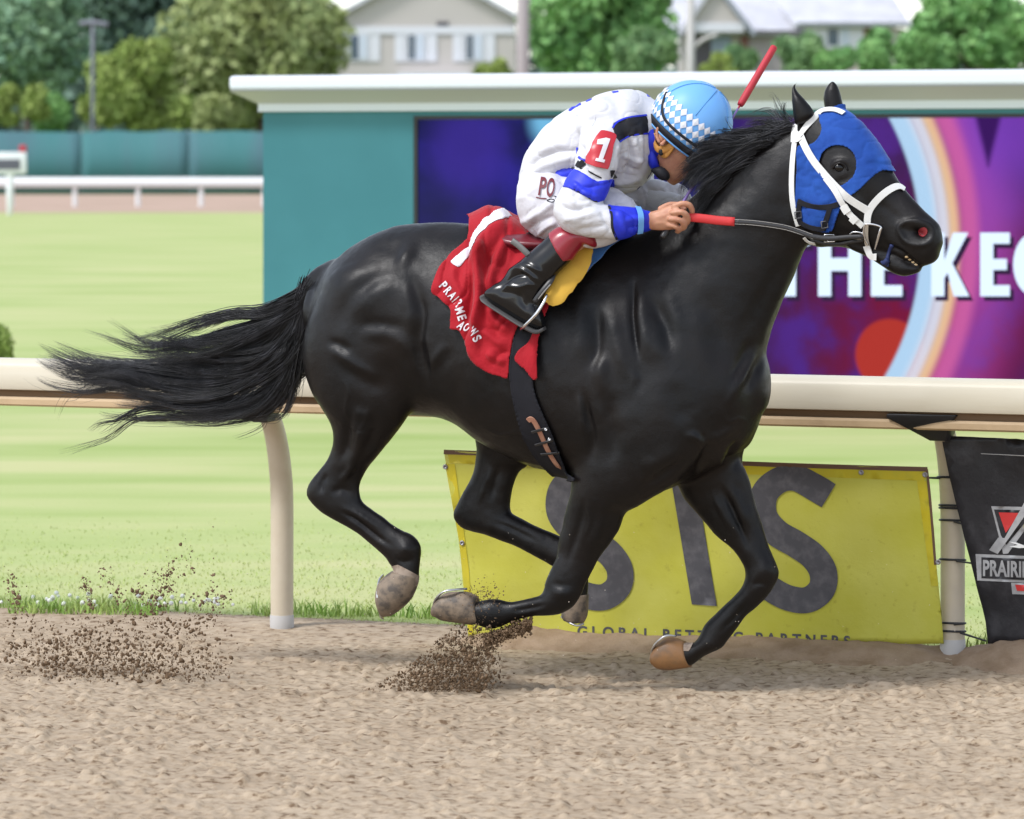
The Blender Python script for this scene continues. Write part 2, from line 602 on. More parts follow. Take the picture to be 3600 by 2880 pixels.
bp = N_(nt, 'ShaderNodeBump', Strength=.35, Distance=.005); L(n3.outputs['Fac'], bp.inputs['Height']); L(bp.outputs[0], b.inputs['Normal'])
b.inputs['Roughness'].default_value = .95; b.inputs['Specular IOR Level'].default_value = .15
mk('dirt_track', (np.stack((X, Y, Z), 1), F), M_dirt, kind='structure')
X, Y, F = dirt_grid(-60, 60, -60, 26, 1.2, 1.2)
FX = np.array([X[f].mean() for f in F]); FY = np.array([Y[f].mean() for f in F])
Zb = np.full(len(X), -.03)
mk('track_beyond', (np.stack((X, Y, Zb), 1), F), M_dirt, kind='structure')

# --- bank of damp dirt heaped along the foot of the banners
ss = np.linspace(.40, 5.6, 330); uu = np.linspace(-.36, .46, 54)
S_, U_ = np.meshgrid(ss, uu)
prof_ = np.exp(-((U_ - .05) / .16) ** 2)
hb = prof_ * ((.075 + .035 * sstep(.6, 2.6, S_)) * sstep(.55, 1.1, S_)) * (1 - .45 * np.exp(-((S_ - 2.72) / .13) ** 2) * sstep(-.02, .05, U_)) * (1 + .25 * vnoise(np.stack((S_ * 3, U_ * 2), -1), 77, 2)) + sstep(.0, .25, prof_) * (vnoise(np.stack((S_ * 22, U_ * 30), -1), 78, 3) * .010) - .02 + .004
XX = POST0[0] + RT[0] * S_ + RN[0] * U_; YY = POST0[1] + RT[1] * S_ + RN[1] * U_
I = np.arange(S_.size).reshape(S_.shape)
M_bank = pmat('bank_dirt', (.31, .225, .155), .95, .1, var=((.24, .165, .105), 9, .4, .65), var2=((.38, .29, .21), 3, .5, .8), bump=(90, .6, .006))
mk('dirt_bank', (np.stack((XX.ravel(), YY.ravel(), hb.ravel()), 1), np.stack((I[:-1, :-1], I[:-1, 1:], I[1:, 1:], I[1:, :-1]), -1).reshape(-1, 4)), M_bank, kind='structure')
# --- infield grass: one great sheet to the horizon, sunk under the dirt in front
def grass_mat(name, c1, c2, c3):
    m = bpy.data.materials.new(name); m.use_nodes = True
    nt = m.node_tree; b = nt.nodes['Principled BSDF']; L = nt.links.new
    tc = N_(nt, 'ShaderNodeTexCoord')
    mp = N_(nt, 'ShaderNodeMapping'); mp.inputs['Scale'].default_value = (.35, 1.2, 1); mp.inputs['Rotation'].default_value = (0, 0, -RA)
    L(tc.outputs['Object'], mp.inputs['Vector'])
    a = N_(nt, 'ShaderNodeTexNoise', Scale=.8, Detail=3.0, Roughness=.5); L(mp.outputs[0], a.inputs['Vector'])
    cr = N_(nt, 'ShaderNodeValToRGB')
    cr.color_ramp.elements[0].position = .32; cr.color_ramp.elements[0].color = (*c1, 1)
    cr.color_ramp.elements[1].position = .68; cr.color_ramp.elements[1].color = (*c3, 1)
    e = cr.color_ramp.elements.new(.5); e.color = (*c2, 1)
    L(a.outputs['Fac'], cr.inputs['Fac'])
    d = N_(nt, 'ShaderNodeTexNoise', Scale=45.0, Detail=4.0); L(tc.outputs['Object'], d.inputs['Vector'])
    bp = N_(nt, 'ShaderNodeBump', Strength=.25, Distance=.02); L(d.outputs['Fac'], bp.inputs['Height']); L(bp.outputs[0], b.inputs['Normal'])
    L(cr.outputs[0], b.inputs['Base Color']); b.inputs['Roughness'].default_value = .8; b.inputs['Specular IOR Level'].default_value = .2
    return m
M_turf = grass_mat('infield_turf', (.30, .38, .115), (.375, .43, .165), (.455, .46, .215))
xs = np.concatenate((np.linspace(-900, -8, 14), np.linspace(-6, 6, 61), np.linspace(8, 900, 14)))
V = []; 
rowsn = [0, .02, .08, .2, .5, 1, 2, 4, 8, 14, 25, 45, 80, 112]
for t in rowsn:
    yb = edge_y(np.clip(xs, -60, 60))
    for x, y in zip(xs, yb):
        V.append((x, y + t * (1 if t < 45 else 1), -.012 + .02 * min(1, t / .08)))
n = len(xs)
F = [(i * n + j, i * n + j + 1, (i + 1) * n + j + 1, (i + 1) * n + j) for i in range(len(rowsn) - 1) for j in range(n - 1)]
mk('infield_grass', (V, F), M_turf, kind='structure')
# turf blades by the rail: short, uncountable
rg = np.random.default_rng(11)
def blades(n, xr, tr, h0, h1, w, name, mat, bias=1.0, seed=3, dens=None):
    rg = np.random.default_rng(seed)
    x = rg.uniform(xr[0], xr[1], n); t = tr[0] + (tr[1] - tr[0]) * rg.uniform(0, 1, n) ** bias
    y = edge_y(x) + t
    if dens is not None:
        k = dens(x, y, t) > rg.uniform(0, 1, n); x, y, t = x[k], y[k], t[k]; n = len(x)
    a = rg.uniform(0, 6.28, n); h = rg.uniform(h0, h1, n); ln = rg.normal(0, .35, (n, 2)) * h[:, None]
    B = np.stack((x, y, np.full(n, .0)), 1)
    s = np.stack((np.cos(a), np.sin(a), np.zeros(n)), 1) * (w * rg.uniform(.6, 1.4, n))[:, None]
    M_ = B + np.stack((ln[:, 0] * .35, ln[:, 1] * .35, h * .6), 1); T = B + np.stack((ln[:, 0], ln[:, 1], h), 1)
    V = np.stack((B - s, B + s, M_ + s * .7, M_ - s * .7, T), 1).reshape(-1, 3)
    i = np.arange(n)[:, None] * 5
    F = (i + np.array([[0, 1, 2, 3]])).tolist() + (i + np.array([[3, 2, 4]])).tolist()
    return mk(name, (V, F), mat, kind='stuff', label='short mown grass blades along the rail', cat='grass')
M_blade = pmat('grass_blade', (.35, .43, .135), .6, .3, var=((.44, .46, .19), 2.2, .40, .62), var2=((.28, .38, .09), 9, .55, .8))
blades(60000, (-3.6, 3.8), (.02, 6), .008, .022, .0035, 'grass_blades', M_blade, 1.3, 3, lambda x, y, t: 1 - sstep(.4, 5.0, t))
M_blade2 = pmat('grass_blade_edge', (.22, .36, .07), .6, .3, var=((.36, .44, .13), 6, .4, .65))
o = blades(9000, (-3.0, 3.4), (-.05, .28), .03, .085, .004, 'grass_tufts', M_blade2, 1.2, 5, lambda x, y, t: (vnoise(np.stack((x, y), 1) * 3.2, 4) > -.1) * .9)
tag(o, 'ragged longer grass where the turf meets the dirt', 'grass')
# clover heads in the grass at the left
M_clover = pmat('clover_white', (.75, .75, .70), .8)
parts = []
for i in range(46):
    x = rnd.choice([rnd.gauss(-1.9, .16), rnd.gauss(-1.45, .08), rnd.gauss(-1.25, .05), rnd.gauss(-1.72, .12)]); y = float(edge_y(x)) + rnd.uniform(.05, .35)
    V, F = ball((x, y, rnd.uniform(.04, .07)), rnd.uniform(.007, .011), 4); parts.append((V, F))
mk('clover_flowers', join(parts), M_clover, kind='stuff', label='white clover heads in the grass by the dirt edge', cat='flowers')

# --- far track strip and far lawn
M_far = pmat('far_dirt', (.46, .33, .26), .9, .1, var=((.40, .29, .22), .3, .4, .6))
def strip(name, y0, y1, z, mat, slope=-.0):
    V = [(-900, y0, z), (900, y0, z), (900, y1, z), (-900, y1, z)]
    return mk(name, (V, [(0, 1, 2, 3)]), mat, kind='structure')
strip('far_track', 112, 168, .012, M_far)
M_lawn = grass_mat('far_lawn', (.10, .16, .05), (.15, .21, .06), (.2, .24, .08))
strip('far_lawn', 160, 2500, .004, M_lawn)

# ================================================================== near rail
M_cream = pmat('rail_cream', (.58, .53, .42), .45, .4, var=((.52, .46, .34), 3.0, .42, .7), bump=(60, .05, .002), stretch=(.3, .3, 2))
M_tan = pmat('rail_tan', (.50, .36, .21), .5, .4, var=((.40, .28, .16), 5.0, .4, .7))  # brown mixes dust with painted-in shade below the cover
M_post = pmat('post_cream', (.54, .47, .36), .5, .4, var=((.46, .38, .27), 4.0, .4, .7), var2=((.50, .47, .44), 2.0, .5, .8))
M_black = pmat('black_steel', (.02, .02, .022), .5, .4)
M_shadow = pmat('rail_shade_channel', (.20, .125, .07), .7, .2)  # dark brown paints in the shade between cover and beam
OVER = .22
RO = POST0 + RN * OVER                                 # a point under the rail's centre line
def along(s, u, z):                                    # u towards the track
    return POST0 + RT * s + RN * u + np.array((0, 0, z))
def extrude(prof, s0, s1, closed=True):
    A = np.array([along(s0, u, z) for u, z in prof]); B = np.array([along(s1, u, z) for u, z in prof])
    n = len(prof); V = np.vstack((A, B)); F = []
    for i in range(n if closed else n - 1):
        j = (i + 1) % n; F.append((i, j, n + j, n + i))
    if closed: F += [tuple(range(n))[::-1], tuple(range(n, 2 * n))]
    return V, F
rail = empty('running_rail', along(0, 0, 0), 'cream inside running rail on gooseneck posts behind the horse', 'rail')
top = [(.13, .995), (.135, 1.03), (.155, 1.055), (.19, 1.065), (.24, 1.065), (.272, 1.056), (.287, 1.036), (.29, .960), (.286, .945), (.272, .942), (.268, .955), (.25, .98)]
o = mk('rail_cover', extrude(top, -4.2, 5.8), M_cream, rail); sharp(o, 50)
o = mk('rail_shade_channel', extrude([(.16, .895), (.16, .97), (.252, .97), (.252, .895)], -4.19, 5.79), M_shadow, rail); flat(o)
o = mk('rail_beam', extrude([(.10, .878), (.10, .915), (.268, .915), (.272, .905), (.272, .885), (.262, .878)], -4.2, 5.8), M_tan, rail); flat(o)
for k_ in (-2.05, .62, 3.4):
    c_ = [(u_ + (.0015 if u_ > .2 else -.0015), z_ + (.0015 if z_ > 1.0 else -.0015)) for u_, z_ in top]
    flat(mk('rail_joint', extrude(c_, k_, k_ + .007), M_tan, rail))
def post(s, sink=.06):
    pts = [along(s, 0, -sink), along(s, 0, .25), along(s, 0, .50), along(s, .012, .62), along(s, .05, .75), along(s, .11, .85), along(s, .17, .90)]
    o = mk('post', tube(pts, [.045, .045, .045, .0445, .043, .041, .040], 18, 6), M_post, rail)
    sl = mk('ground_sleeve', tube([along(s, 0, -.05), along(s, 0, .045 + float(hgt(*along(s, 0, 0)[:2])))], .0475, 18, 1), pmat('sleeve_grey', (.42, .40, .38), .7), o)
    g = [along(s - .0, u, z) for u, z in ((.16, .93), (.16, .90), (.14, .86), (.115, .80), (.085, .80), (.10, .90), (.10, .93))]
    # gusset plate that spreads along the beam
    pl = np.array([along(s - .17, .18, .935), along(s - .17, .18, .92), along(s - .10, .17, .885), along(s - .03, .10, .835), along(s + .03, .10, .835), along(s + .06, .15, .90), along(s + .09, .18, .935)])
    o2 = mk('gusset', prism(pl, RN * .104), M_black, rail); bevel(o2, .004)
    return o
for k in (-1, 0, 1, 2):
    post(k * POSTGAP)

# ================================================================== banners
def plane_pt(px, py, o, n):
    d = ray(px, py); t = np.dot(o - CAMP, n) / np.dot(d, n)
    return CAMP + t * d
# the banners lean with the gooseneck posts: top nearer the track than the foot
B_lo = along(0, .045, 0.0); B_hi = along(0, .14, .80)
bn = np.cross(RT, B_hi - B_lo); bn /= np.linalg.norm(bn)
if bn[1] > 0: bn = -bn
def Bp(px, py, off=0.0):
    return plane_pt(px, py, B_lo + bn * off, bn)
def on_plane(V2, F, off):
    return np.array([Bp(x, y, off) for x, y in V2]), F
M_yel = pmat('yellow_vinyl', (.48, .46, .05), .5, .4, var=((.54, .52, .10), 2.6, .35, .65), bump=(14, .12, .02), var2=((.36, .32, .04), 30, .62, .8))
M_ink = pmat('grey_print', (.075, .073, .082), .6, .3, var=((.12, .115, .125), 22.0, .45, .7))
M_hem = pmat('dark_hem', (.13, .07, .04), .7)
M_grom = pmat('grommet_metal', (.35, .34, .36), .4, .5, .8)
ban = empty('banner', Bp(2400, 2230), 'yellow vinyl banner with big grey letters hung below the rail', 'banner')
yb = [(1562, 1584), (1900, 1597), (2300, 1612), (2700, 1628), (3040, 1639), (3262, 1645), (3272, 1740), (3282, 1860), (3292, 1985), (3306, 2120), (3318, 2262), (3200, 2262), (3000, 2258), (2600, 2258), (2200, 2252), (1900, 2248), (1650, 2236), (1636, 2100), (1612, 1900), (1588, 1740)]
V2, F2 = patch2d(np.array(yb, float), 26)
V = np.array([Bp(x, y) for x, y in V2])
wv = vnoise(V2 / 190.0, 4, 2) * .012 + np.sin(V2[:, 0] / 61 + V2[:, 1] / 90) * .0025
dedge = segdist(V2, yb, True)
o = mk('vinyl_sheet', (V + bn * wv[:, None], F2), M_yel, ban); solidify(o, .003)
BT = BVHTree.FromPolygons([tuple(v) for v in (V + bn * wv[:, None])], F2)
def on_ban(V2, F, off=.004, tree=None, o=None):
    out = []
    for x, y in V2:
        d = Vector(ray(x, y)).normalized(); r = (tree or BT).ray_cast(Vector(CAMP), d)
        p = np.array(r[0]) if r[0] is not None else Bp(x, y)
        out.append(p + bn * off)
    return np.array(out), F
def letters_of(V2, F2, fn):
    """split flat lettering into its separate letters"""
    par = list(range(len(V2)))
    def fnd(i):
        while par[i] != i: par[i] = par[par[i]]; i = par[i]
        return i
    for f in F2:
        for i in f[1:]: par[fnd(i)] = fnd(f[0])
    gr = {}
    for f in F2: gr.setdefault(fnd(f[0]), []).append(f)
    for fs in gr.values():
        used = sorted({i for f in fs for i in f}); mp = {u: i for i, u in enumerate(used)}
        fn(V2[used], [tuple(mp[i] for i in f) for f in fs])
def letter(poly, mat, parent, off=.0062, step=24, holes=(), name='letter', tree=None):
    V2, F2 = patch2d(np.array(poly, float), step, holes)
    return mk(name, on_ban(V2, F2, off, tree), mat, parent)
hem = stroke2d([(1562, 1588), (2300, 1616), (2700, 1632), (3040, 1643), (3262, 1649)], 16)
letter(hem, M_hem, ban, .006, 20, name='top_hem')
letter(stroke2d([(3260, 1650), (3270, 1740), (3280, 1860), (3290, 1985)], 9), M_hem, ban, .006, 20, name='side_hem')
M_yel2 = pmat('yellow_fold', (.56, .46, .02), .5, .4, var=((.48, .42, .03), 6, .4, .6))
letter([(1575, 1594), (2300, 1624), (3255, 1657), (3250, 1690), (2300, 1655), (1582, 1628)], M_yel2, ban, .0045, 24, name='folded_edge')
letter([(1566, 1630), (1600, 1630), (1618, 1760), (1650, 2000), (1665, 2230), (1650, 2230), (1615, 1900)], M_yel2, ban, .0047, 24, name='folded_edge')
letter([(3225, 1690), (3258, 1690), (3300, 2060), (3275, 2060)], M_yel2, ban, .0047, 24, name='folded_edge')
for x, y in ((1568, 1640), (1627, 1908), (3030, 1660), (3254, 1668), (3300, 1975), (2280, 1632)):
    c = on_ban([(x, y)], [], .006)[0][0]
    mk('grommet', revolve([(.0001, 0), (.010, .001), (.010, .003), (.005, .004), (.005, .001), (.0001, .001)], c, bn, 14), M_grom, ban)
# big letters traced on the sheet
S2 = [(2915, 1742), (2870, 1715), (2800, 1680), (2740, 1688), (2690, 1735), (2685, 1810), (2730, 1870), (2800, 1912), (2860, 1955), (2895, 2010), (2890, 2070), (2840, 2108), (2770, 2100), (2700, 2062), (2660, 2030)]
letter(stroke2d(S2, [95, 96, 92, 92, 96, 98, 96, 96, 96, 98, 96, 92, 90, 90, 90]), M_ink, ban, name='letter')
S1 = [(x - 715, y - 10) for x, y in S2]
letter(stroke2d(S1, 93), M_ink, ban, name='letter')
letter([(2360, 1680), (2448, 1684), (2522, 2130), (2434, 2124)], M_ink, ban, name='letter')
V2, F2 = text2d('GLOBAL BETTING PARTNERS', 52, 1.6, 1.55)
w_ = V2[:, 0].max()
V2 = np.stack((2030 + V2[:, 0] / w_ * 960, 2236 - V2[:, 1] + V2[:, 0] / w_ * 36), 1)
letters_of(V2, F2, lambda v, f: mk('small_letter', on_ban(v, f, .0045), M_ink, ban))

# black banner at the right
M_blk = pmat('black_vinyl', (.014, .014, .018), .45, .4, var=((.05, .048, .055), 9.0, .52, .8), bump=(16, .15, .02))
M_silver = pmat('silver_print', (.42, .42, .43), .4, .5, var=((.30, .30, .31), 14, .4, .6))
M_redp = pmat('red_print', (.55, .03, .03), .5)
M_white = pmat('white_paint', (.80, .80, .79), .5)
ban2 = empty('banner', Bp(3700, 2230), 'black vinyl banner with silver and red logo right of the post', 'banner')
kb = [(3308, 1532), (3600, 1545), (3900, 1560), (4200, 1575), (4200, 2290), (3900, 2280), (3474, 2262), (3465, 2190), (3430, 2040), (3390, 1880), (3350, 1720)]
V2, F2 = patch2d(np.array(kb, float), 26)
V = np.array([Bp(x, y) for x, y in V2]) + bn * (vnoise(V2 / 120.0, 9, 2) * .012)[:, None]
o = mk('vinyl_sheet', (V, F2), M_blk, ban2); solidify(o, .003)
BT2 = BVHTree.FromPolygons([tuple(v) for v in V], F2)
def dec2(poly, mat, off, name): return letter(poly, mat, ban2, off, 16, name=name, tree=BT2)
dec2([(3486, 1779), (3660, 1783), (3650, 1800), (3545, 1945), (3528, 1947), (3514, 1890)], M_silver, .005, 'logo_outline')
dec2([(3496, 1790), (3640, 1794), (3540, 1915), (3520, 1880)], M_blk, .007, 'logo_field')
dec2([(3513, 1800), (3590, 1802), (3538, 1872)], M_redp, .009, 'logo_triangle')
dec2([(3620, 1735), (3660, 1735), (3510, 1946), (3480, 1932), (3512, 1888), (3534, 1890)], M_silver, .010, 'logo_bar')
dec2([(3571, 1858), (3620, 1790), (3700, 1790), (3700, 1862)], M_yel2, .005, 'logo_field')
dec2([(3548, 1902), (3575, 1905), (3610, 1918), (3640, 1912), (3640, 1922), (3585, 1925), (3550, 1920), (3580, 1914)], M_white, .011, 'running_figure')
dec2([(3431, 1947), (3900, 1965), (3900, 2062), (3437, 2040)], M_silver, .005, 'name_plate')
dec2([(3452, 1958), (3890, 1975), (3890, 2050), (3452, 2032)], M_blk, .007, 'name_field')
V2, F2 = text2d('PRAIRIE MEADOWS', 76, 2.5, 1.02)
V2 = np.stack((3456 + V2[:, 0] * .62, 2021 - V2[:, 1] + V2[:, 0] * .62 * .038), 1)
letters_of(V2, F2, lambda v, f: mk('small_letter', on_ban(v, f, .009, BT2), M_silver, ban2))
dec2([(3556, 2048), (3800, 2060), (3800, 2096), (3560, 2088)], M_silver, .005, 'logo_outline')
dec2([(3570, 2054), (3790, 2064), (3790, 2086), (3577, 2076)], M_redp, .007, 'logo_field')
M_rip = pmat('scuffed_edge', (.45, .45, .46), .6)
dec2([(3450, 1593), (3600, 1600), (3750, 1604), (3750, 1607), (3600, 1603), (3450, 1595)], M_rip, .006, 'crease')
# cable ties round the right-hand post
def ptie(s, z, tail, r=.047):
    c = along(s, 0.0, z)
    if z > .5: c = along(s, np.interp(z, [.5, .62, .75, .85], [0, .012, .05, .11]), z)
    th = np.linspace(0, 2 * np.pi, 21)
    pts = [c + r * (np.cos(t) * RT + np.sin(t) * RN) + np.array((0, 0, .004 * math.sin(t))) for t in th]
    parts = [tube(pts, .0042, 6, 1, cap=False)]
    for d in tail: parts.append(tube([c + RN * .045 + RT * d[0] * .3 , c + RN * .05 + RT * d[0] + np.array((0, 0, d[1]))], [.0045, .003], 6, 1, smooth=False))
    return join(parts)
for i, (z, tl) in enumerate([(.69, [(-.09, .0)]), (.585, [(-.24, -.012)]), (.575, []), (.53, [(.06, -.01)]), (.385, [(.09, -.006)]), (.152, [(.06, .005)]), (.122, [(.14, -.025)])]):
    mk('cable_tie', ptie(POSTGAP, z, tl), M_black, ban2 if i % 2 else ban)

# ================================================================== video board
BK0, BK1 = 2.20, 2.033
bL = np.array(((925 - 1800) / 1000 * BK0, DIST * (BK0 - 1), 0)); bR = np.array(((3600 - 1800) / 1000 * BK1, DIST * (BK1 - 1), 0))
bt = (bR - bL) / np.linalg.norm(bR - bL); bnn = np.array((bt[1], -bt[0], 0))
if bnn[1] > 0: bnn = -bnn
def V_at(px, py, off=0.0): return plane_pt(px, py, bL + bnn * off, bnn)
BW = 9.6
M_teal = pmat('teal_paint', (.028, .150, .180), .55, .4, var=((.036, .172, .205), .8, .4, .65))
M_capw = pmat('cap_white', (.62, .65, .72), .5)
M_capg = pmat('cap_grey', (.50, .48, .54), .7)
board = empty('video_board', bL + bt * BW / 2, 'teal infield video board with white cornice and glowing screen', 'video board')
def bbox_(s0, s1, z0, z1, d0, d1):
    A = [bL + bt * s + bnn * d + np.array((0, 0, z)) for s in (s0, s1) for d in (d0, d1) for z in (z0, z1)]
    return np.array(A), [(0, 1, 3, 2), (4, 6, 7, 5), (0, 4, 5, 1), (2, 3, 7, 6), (0, 2, 6, 4), (1, 5, 7, 3)]
ztop = EYE + (540 - 272) / 1000 * BK0
zs = [EYE + (540 - y) / 1000 * BK0 for y in (268, 320, 366, 393)]
s_scr0 = np.dot(V_at(1466, 700) - bL, bt)
z_scr1 = V_at(1466, 421)[2]; z_scr0 = .16
o = mk('side_panel', bbox_(0, s_scr0 - .03, 0, zs[3], -.7, 0), M_teal, board); flat(o)
o = mk('top_panel', bbox_(s_scr0 - .03, BW, z_scr1 + .03, zs[3], -.7, -.001), M_teal, board); flat(o)
o = mk('bottom_panel', bbox_(s_scr0 - .03, BW, 0, z_scr0 - .01, -.7, -.001), M_teal, board); flat(o)
o = mk('back_panel', bbox_(s_scr0 - .03, BW, z_scr0 - .01, z_scr1 + .03, -.7, -.06), M_black, board); flat(o)
o = mk('cornice_lower', bbox_(-.03, BW + .03, zs[3], zs[2], -.73, .03), M_capw, board); flat(o)
a0, a1, b0, b1 = .03, .20, zs[2], zs[1]
cv = []
for d, s_ in ((a0, 0), (a1, 1)):
    z = b0 if s_ == 0 else b1
    cv += [bL + bt * (-d) + bnn * d + (0, 0, z), bL + bt * (BW + d) + bnn * d + (0, 0, z), bL + bt * (BW + d) - bnn * (.7 + d) + (0, 0, z), bL - bt * d - bnn * (.7 + d) + (0, 0, z)]
o = mk('cornice_cove', (np.array(cv), [(0, 1, 5, 4), (1, 2, 6, 5), (2, 3, 7, 6), (3, 0, 4, 7)]), M_capg, board); flat(o)
o = mk('cornice_top', bbox_(-.20, BW + .20, zs[1], zs[0], -.90, .20), M_capw, board); flat(o); bevel(o, .03, 3)

# the screen: picture drawn in the board's own plane (metres along, metres up)
M_scr = bpy.data.materials.new('screen_picture'); M_scr.use_nodes = True
nt = M_scr.node_tree; nt.nodes.clear(); L = nt.links.new
out = N_(nt, 'ShaderNodeOutputMaterial'); em = N_(nt, 'ShaderNodeEmission'); L(em.outputs[0], out.inputs[0])
em.inputs['Strength'].default_value = 0.50
tc = N_(nt, 'ShaderNodeTexCoord'); sep = N_(nt, 'ShaderNodeSeparateXYZ'); L(tc.outputs['Object'], sep.inputs[0])
def MA(op, a, b=None, c=None):
    n = N_(nt, 'ShaderNodeMath'); n.operation = op
    for i, v in enumerate((a, b, c)):
        if v is None: continue
        if isinstance(v, (int, float)): n.inputs[i].default_value = v
        else: L(v, n.inputs[i])
    return n.outputs[0]
def MR(v, a, b, c=0.0, d=1.0, smooth=True):
    n = N_(nt, 'ShaderNodeMapRange'); n.interpolation_type = 'SMOOTHSTEP' if smooth else 'LINEAR'
    n.inputs['From Min'].default_value = a; n.inputs['From Max'].default_value = b; n.inputs['To Min'].default_value = c; n.inputs['To Max'].default_value = d
    L(v, n.inputs['Value']); return n.outputs[0]
def MIX(f, a, b, mode='MIX'):
    n = N_(nt, 'ShaderNodeMix'); n.data_type = 'RGBA'; n.blend_type = mode
    for i, v in ((0, f), (6, a), (7, b)):
        if isinstance(v, (int, float)): n.inputs[i].default_value = v
        elif isinstance(v, tuple): n.inputs[i].default_value = (*v, 1)
        else: L(v, n.inputs[i])
    return n.outputs[2]
def sxy(px, py):
    p = V_at(px, py); return float(np.dot(p - bL, bt)), float(p[2])
sx, sz = sep.outputs['X'], sep.outputs['Z']
def radial(px, py, asp=1.0):
    c = sxy(px, py)
    return MA('SQRT', MA('ADD', MA('POWER', MA('SUBTRACT', sx, c[0]), 2.0), MA('POWER', MA('MULTIPLY', MA('SUBTRACT', sz, c[1]), asp), 2.0)))
KM = 2.09 / 1000
nz = N_(nt, 'ShaderNodeTexNoise', Scale=2.2, Detail=4.0); L(tc.outputs['Object'], nz.inputs['Vector'])
nzf = nz.outputs['Fac']
x1465, x2700, x3300, x3600 = (sxy(v, 800)[0] for v in (1465, 2700, 3300, 3600))
zt, zb = sxy(2700, 420)[1], sxy(2700, 1310)[1]
navy, blue, purple, plum, wine = (.014, .017, .075), (.035, .028, .30), (.09, .028, .26), (.055, .018, .075), (.24, .012, .045)
colr = MIX(MR(nzf, .35, .7), navy, blue)
colr = MIX(MR(sx, x1465 + 2.2, x2700 + .2), colr, MIX(MR(nzf, .35, .65), purple, plum))
low = MR(sz, zt - .2, zb + .2)
colr = MIX(MA('MULTIPLY', MR(sx, x2700 - .3, x3300), MA('MULTIPLY', low, MR(nzf, .35, .6))), colr, wine)
rd = radial(2377, 850)
rightside = MR(sx, sxy(2500, 800)[0], sxy(2600, 800)[0])
def band(r0, r1, s, col, k=1.0):
    global colr
    f = MA('MULTIPLY', rightside, MA('MULTIPLY', MR(rd, (r0 - s) * KM, (r0 + s) * KM), MR(rd, (r1 - s) * KM, (r1 + s) * KM, 1, 0)))
    colr = MIX(MA('MULTIPLY', f, k), colr, col)
colr = MIX(MA('MULTIPLY', rightside, MR(rd, 1160 * KM, 1400 * KM)), colr, MIX(MR(nzf, .35, .6), (.22, .012, .05), (.10, .02, .12)))
vgl = MA('MULTIPLY', MR(rd, 1020 * KM, 1100 * KM), MA('MULTIPLY', MR(rd, 1130 * KM, 1330 * KM, 1, 0), MA('MULTIPLY', rightside, MR(sz, zb, zt, .6, 1.0))))
colr = MIX(vgl, colr, (.40, .08, .48))
top_r = MA('MULTIPLY', MA('MULTIPLY', rightside, MR(rd, 1060 * KM, 1200 * KM)), MR(sz, zt - .9, zt - .1)); colr = MIX(MA('MULTIPLY', top_r, .8), colr, (.20, .06, .55))
vx = MA('SUBTRACT', MA('ABSOLUTE', MA('SUBTRACT', sx, sxy(3470, 500)[0])), MA('MULTIPLY', MA('SUBTRACT', sz, sxy(3470, 590)[1]), .26))
colr = MIX(MA('MULTIPLY', MR(vx, -.03, .03, 1, 0), MR(sz, sxy(3470, 600)[1], sxy(3470, 580)[1])), colr, (.05, .012, .13))
orb = radial(3125, 1250); colr = MIX(MR(orb, 118 * KM, 135 * KM, 1, 0), colr, (.50, .045, .035))
orb2 = radial(2380, 1200); colr = MIX(MR(orb2, 118 * KM, 135 * KM, .7, 0), colr, (.25, .04, .20))
band(895, 962, 8, (.50, .74, 1.0)); band(955, 1010, 22, (.80, .82, .95), .9); band(1000, 1040, 16, (.95, .62, .35), .9); band(1038, 1105, 26, (.70, .14, .42), .85)
lg = radial(1925, 420, .8); colr = MIX(MR(lg, 30 * KM, 110 * KM, .9, 0), colr, (.22, .62, .95))
lg2 = radial(1560, 780); colr = MIX(MR(lg2, 60 * KM, 330 * KM, .75, 0), colr, (.03, .03, .12))
lg3 = radial(1640, 520); colr = MIX(MR(lg3, 60 * KM, 240 * KM, .6, 0), colr, (.07, .04, .42))
# LED pixel grid
gx = MA('ABSOLUTE', MA('SINE', MA('MULTIPLY', sx, math.pi / .016))); gz = MA('ABSOLUTE', MA('SINE', MA('MULTIPLY', sz, math.pi / .016)))
led = MA('MULTIPLY', MR(gx, 0, .6, .82, 1.0), MR(gz, 0, .6, .82, 1.0))
fin = MIX(1.0, colr, MIX(led, (0, 0, 0), (1, 1, 1)), 'MULTIPLY')
L(fin, em.inputs['Color'])
# screen object: its own axes lie along the board
sc_ = bpy.data.meshes.new('screen')
sv, sf = patch2d(np.array([(s_scr0, z_scr0), (BW - .15, z_scr0), (BW - .15, z_scr1), (s_scr0, z_scr1)]), .5)
sc_.from_pydata([(x, 0, z) for x, z in sv], [], [tuple(f) for f in sf]); sc_.materials.append(M_scr)
so = bpy.data.objects.new('screen', sc_); COL.objects.link(so)
Mw = Matrix(((bt[0], -bnn[0], 0, bL[0] + bnn[0] * -.03), (bt[1], -bnn[1], 0, bL[1] + bnn[1] * -.03), (0, 0, 1, 0), (0, 0, 0, 1)))
so.parent = board; so.matrix_parent_inverse = parent_world(board).inverted(); so.matrix_basis = Mw
o = mk('screen_bezel', join([bbox_(s_scr0 - .03, s_scr0, z_scr0, z_scr1 + .03, -.05, -.004), bbox_(s_scr0, BW, z_scr1, z_scr1 + .03, -.05, -.004)]), M_black, board); flat(o)
M_glow = pmat('screen_white', (0, 0, 0), .5, emit=((.66, .80, 1.0), .62))
M_dark = pmat('screen_shadow', (0, 0, 0), .5, 0.0, emit=((.02, .01, .03), 1.0))
def scr_poly(pl, mat, off, name='screen_letter', hole=()):
    V2, F2 = patch2d(np.array(pl, float), 60, hole)
    return mk(name, (np.array([V_at(x, y, off) for x, y in V2]), F2), mat, so)
def rect(x0, y0, x1, y1): return [(x0, y0), (x1, y0), (x1, y1), (x0, y1)]
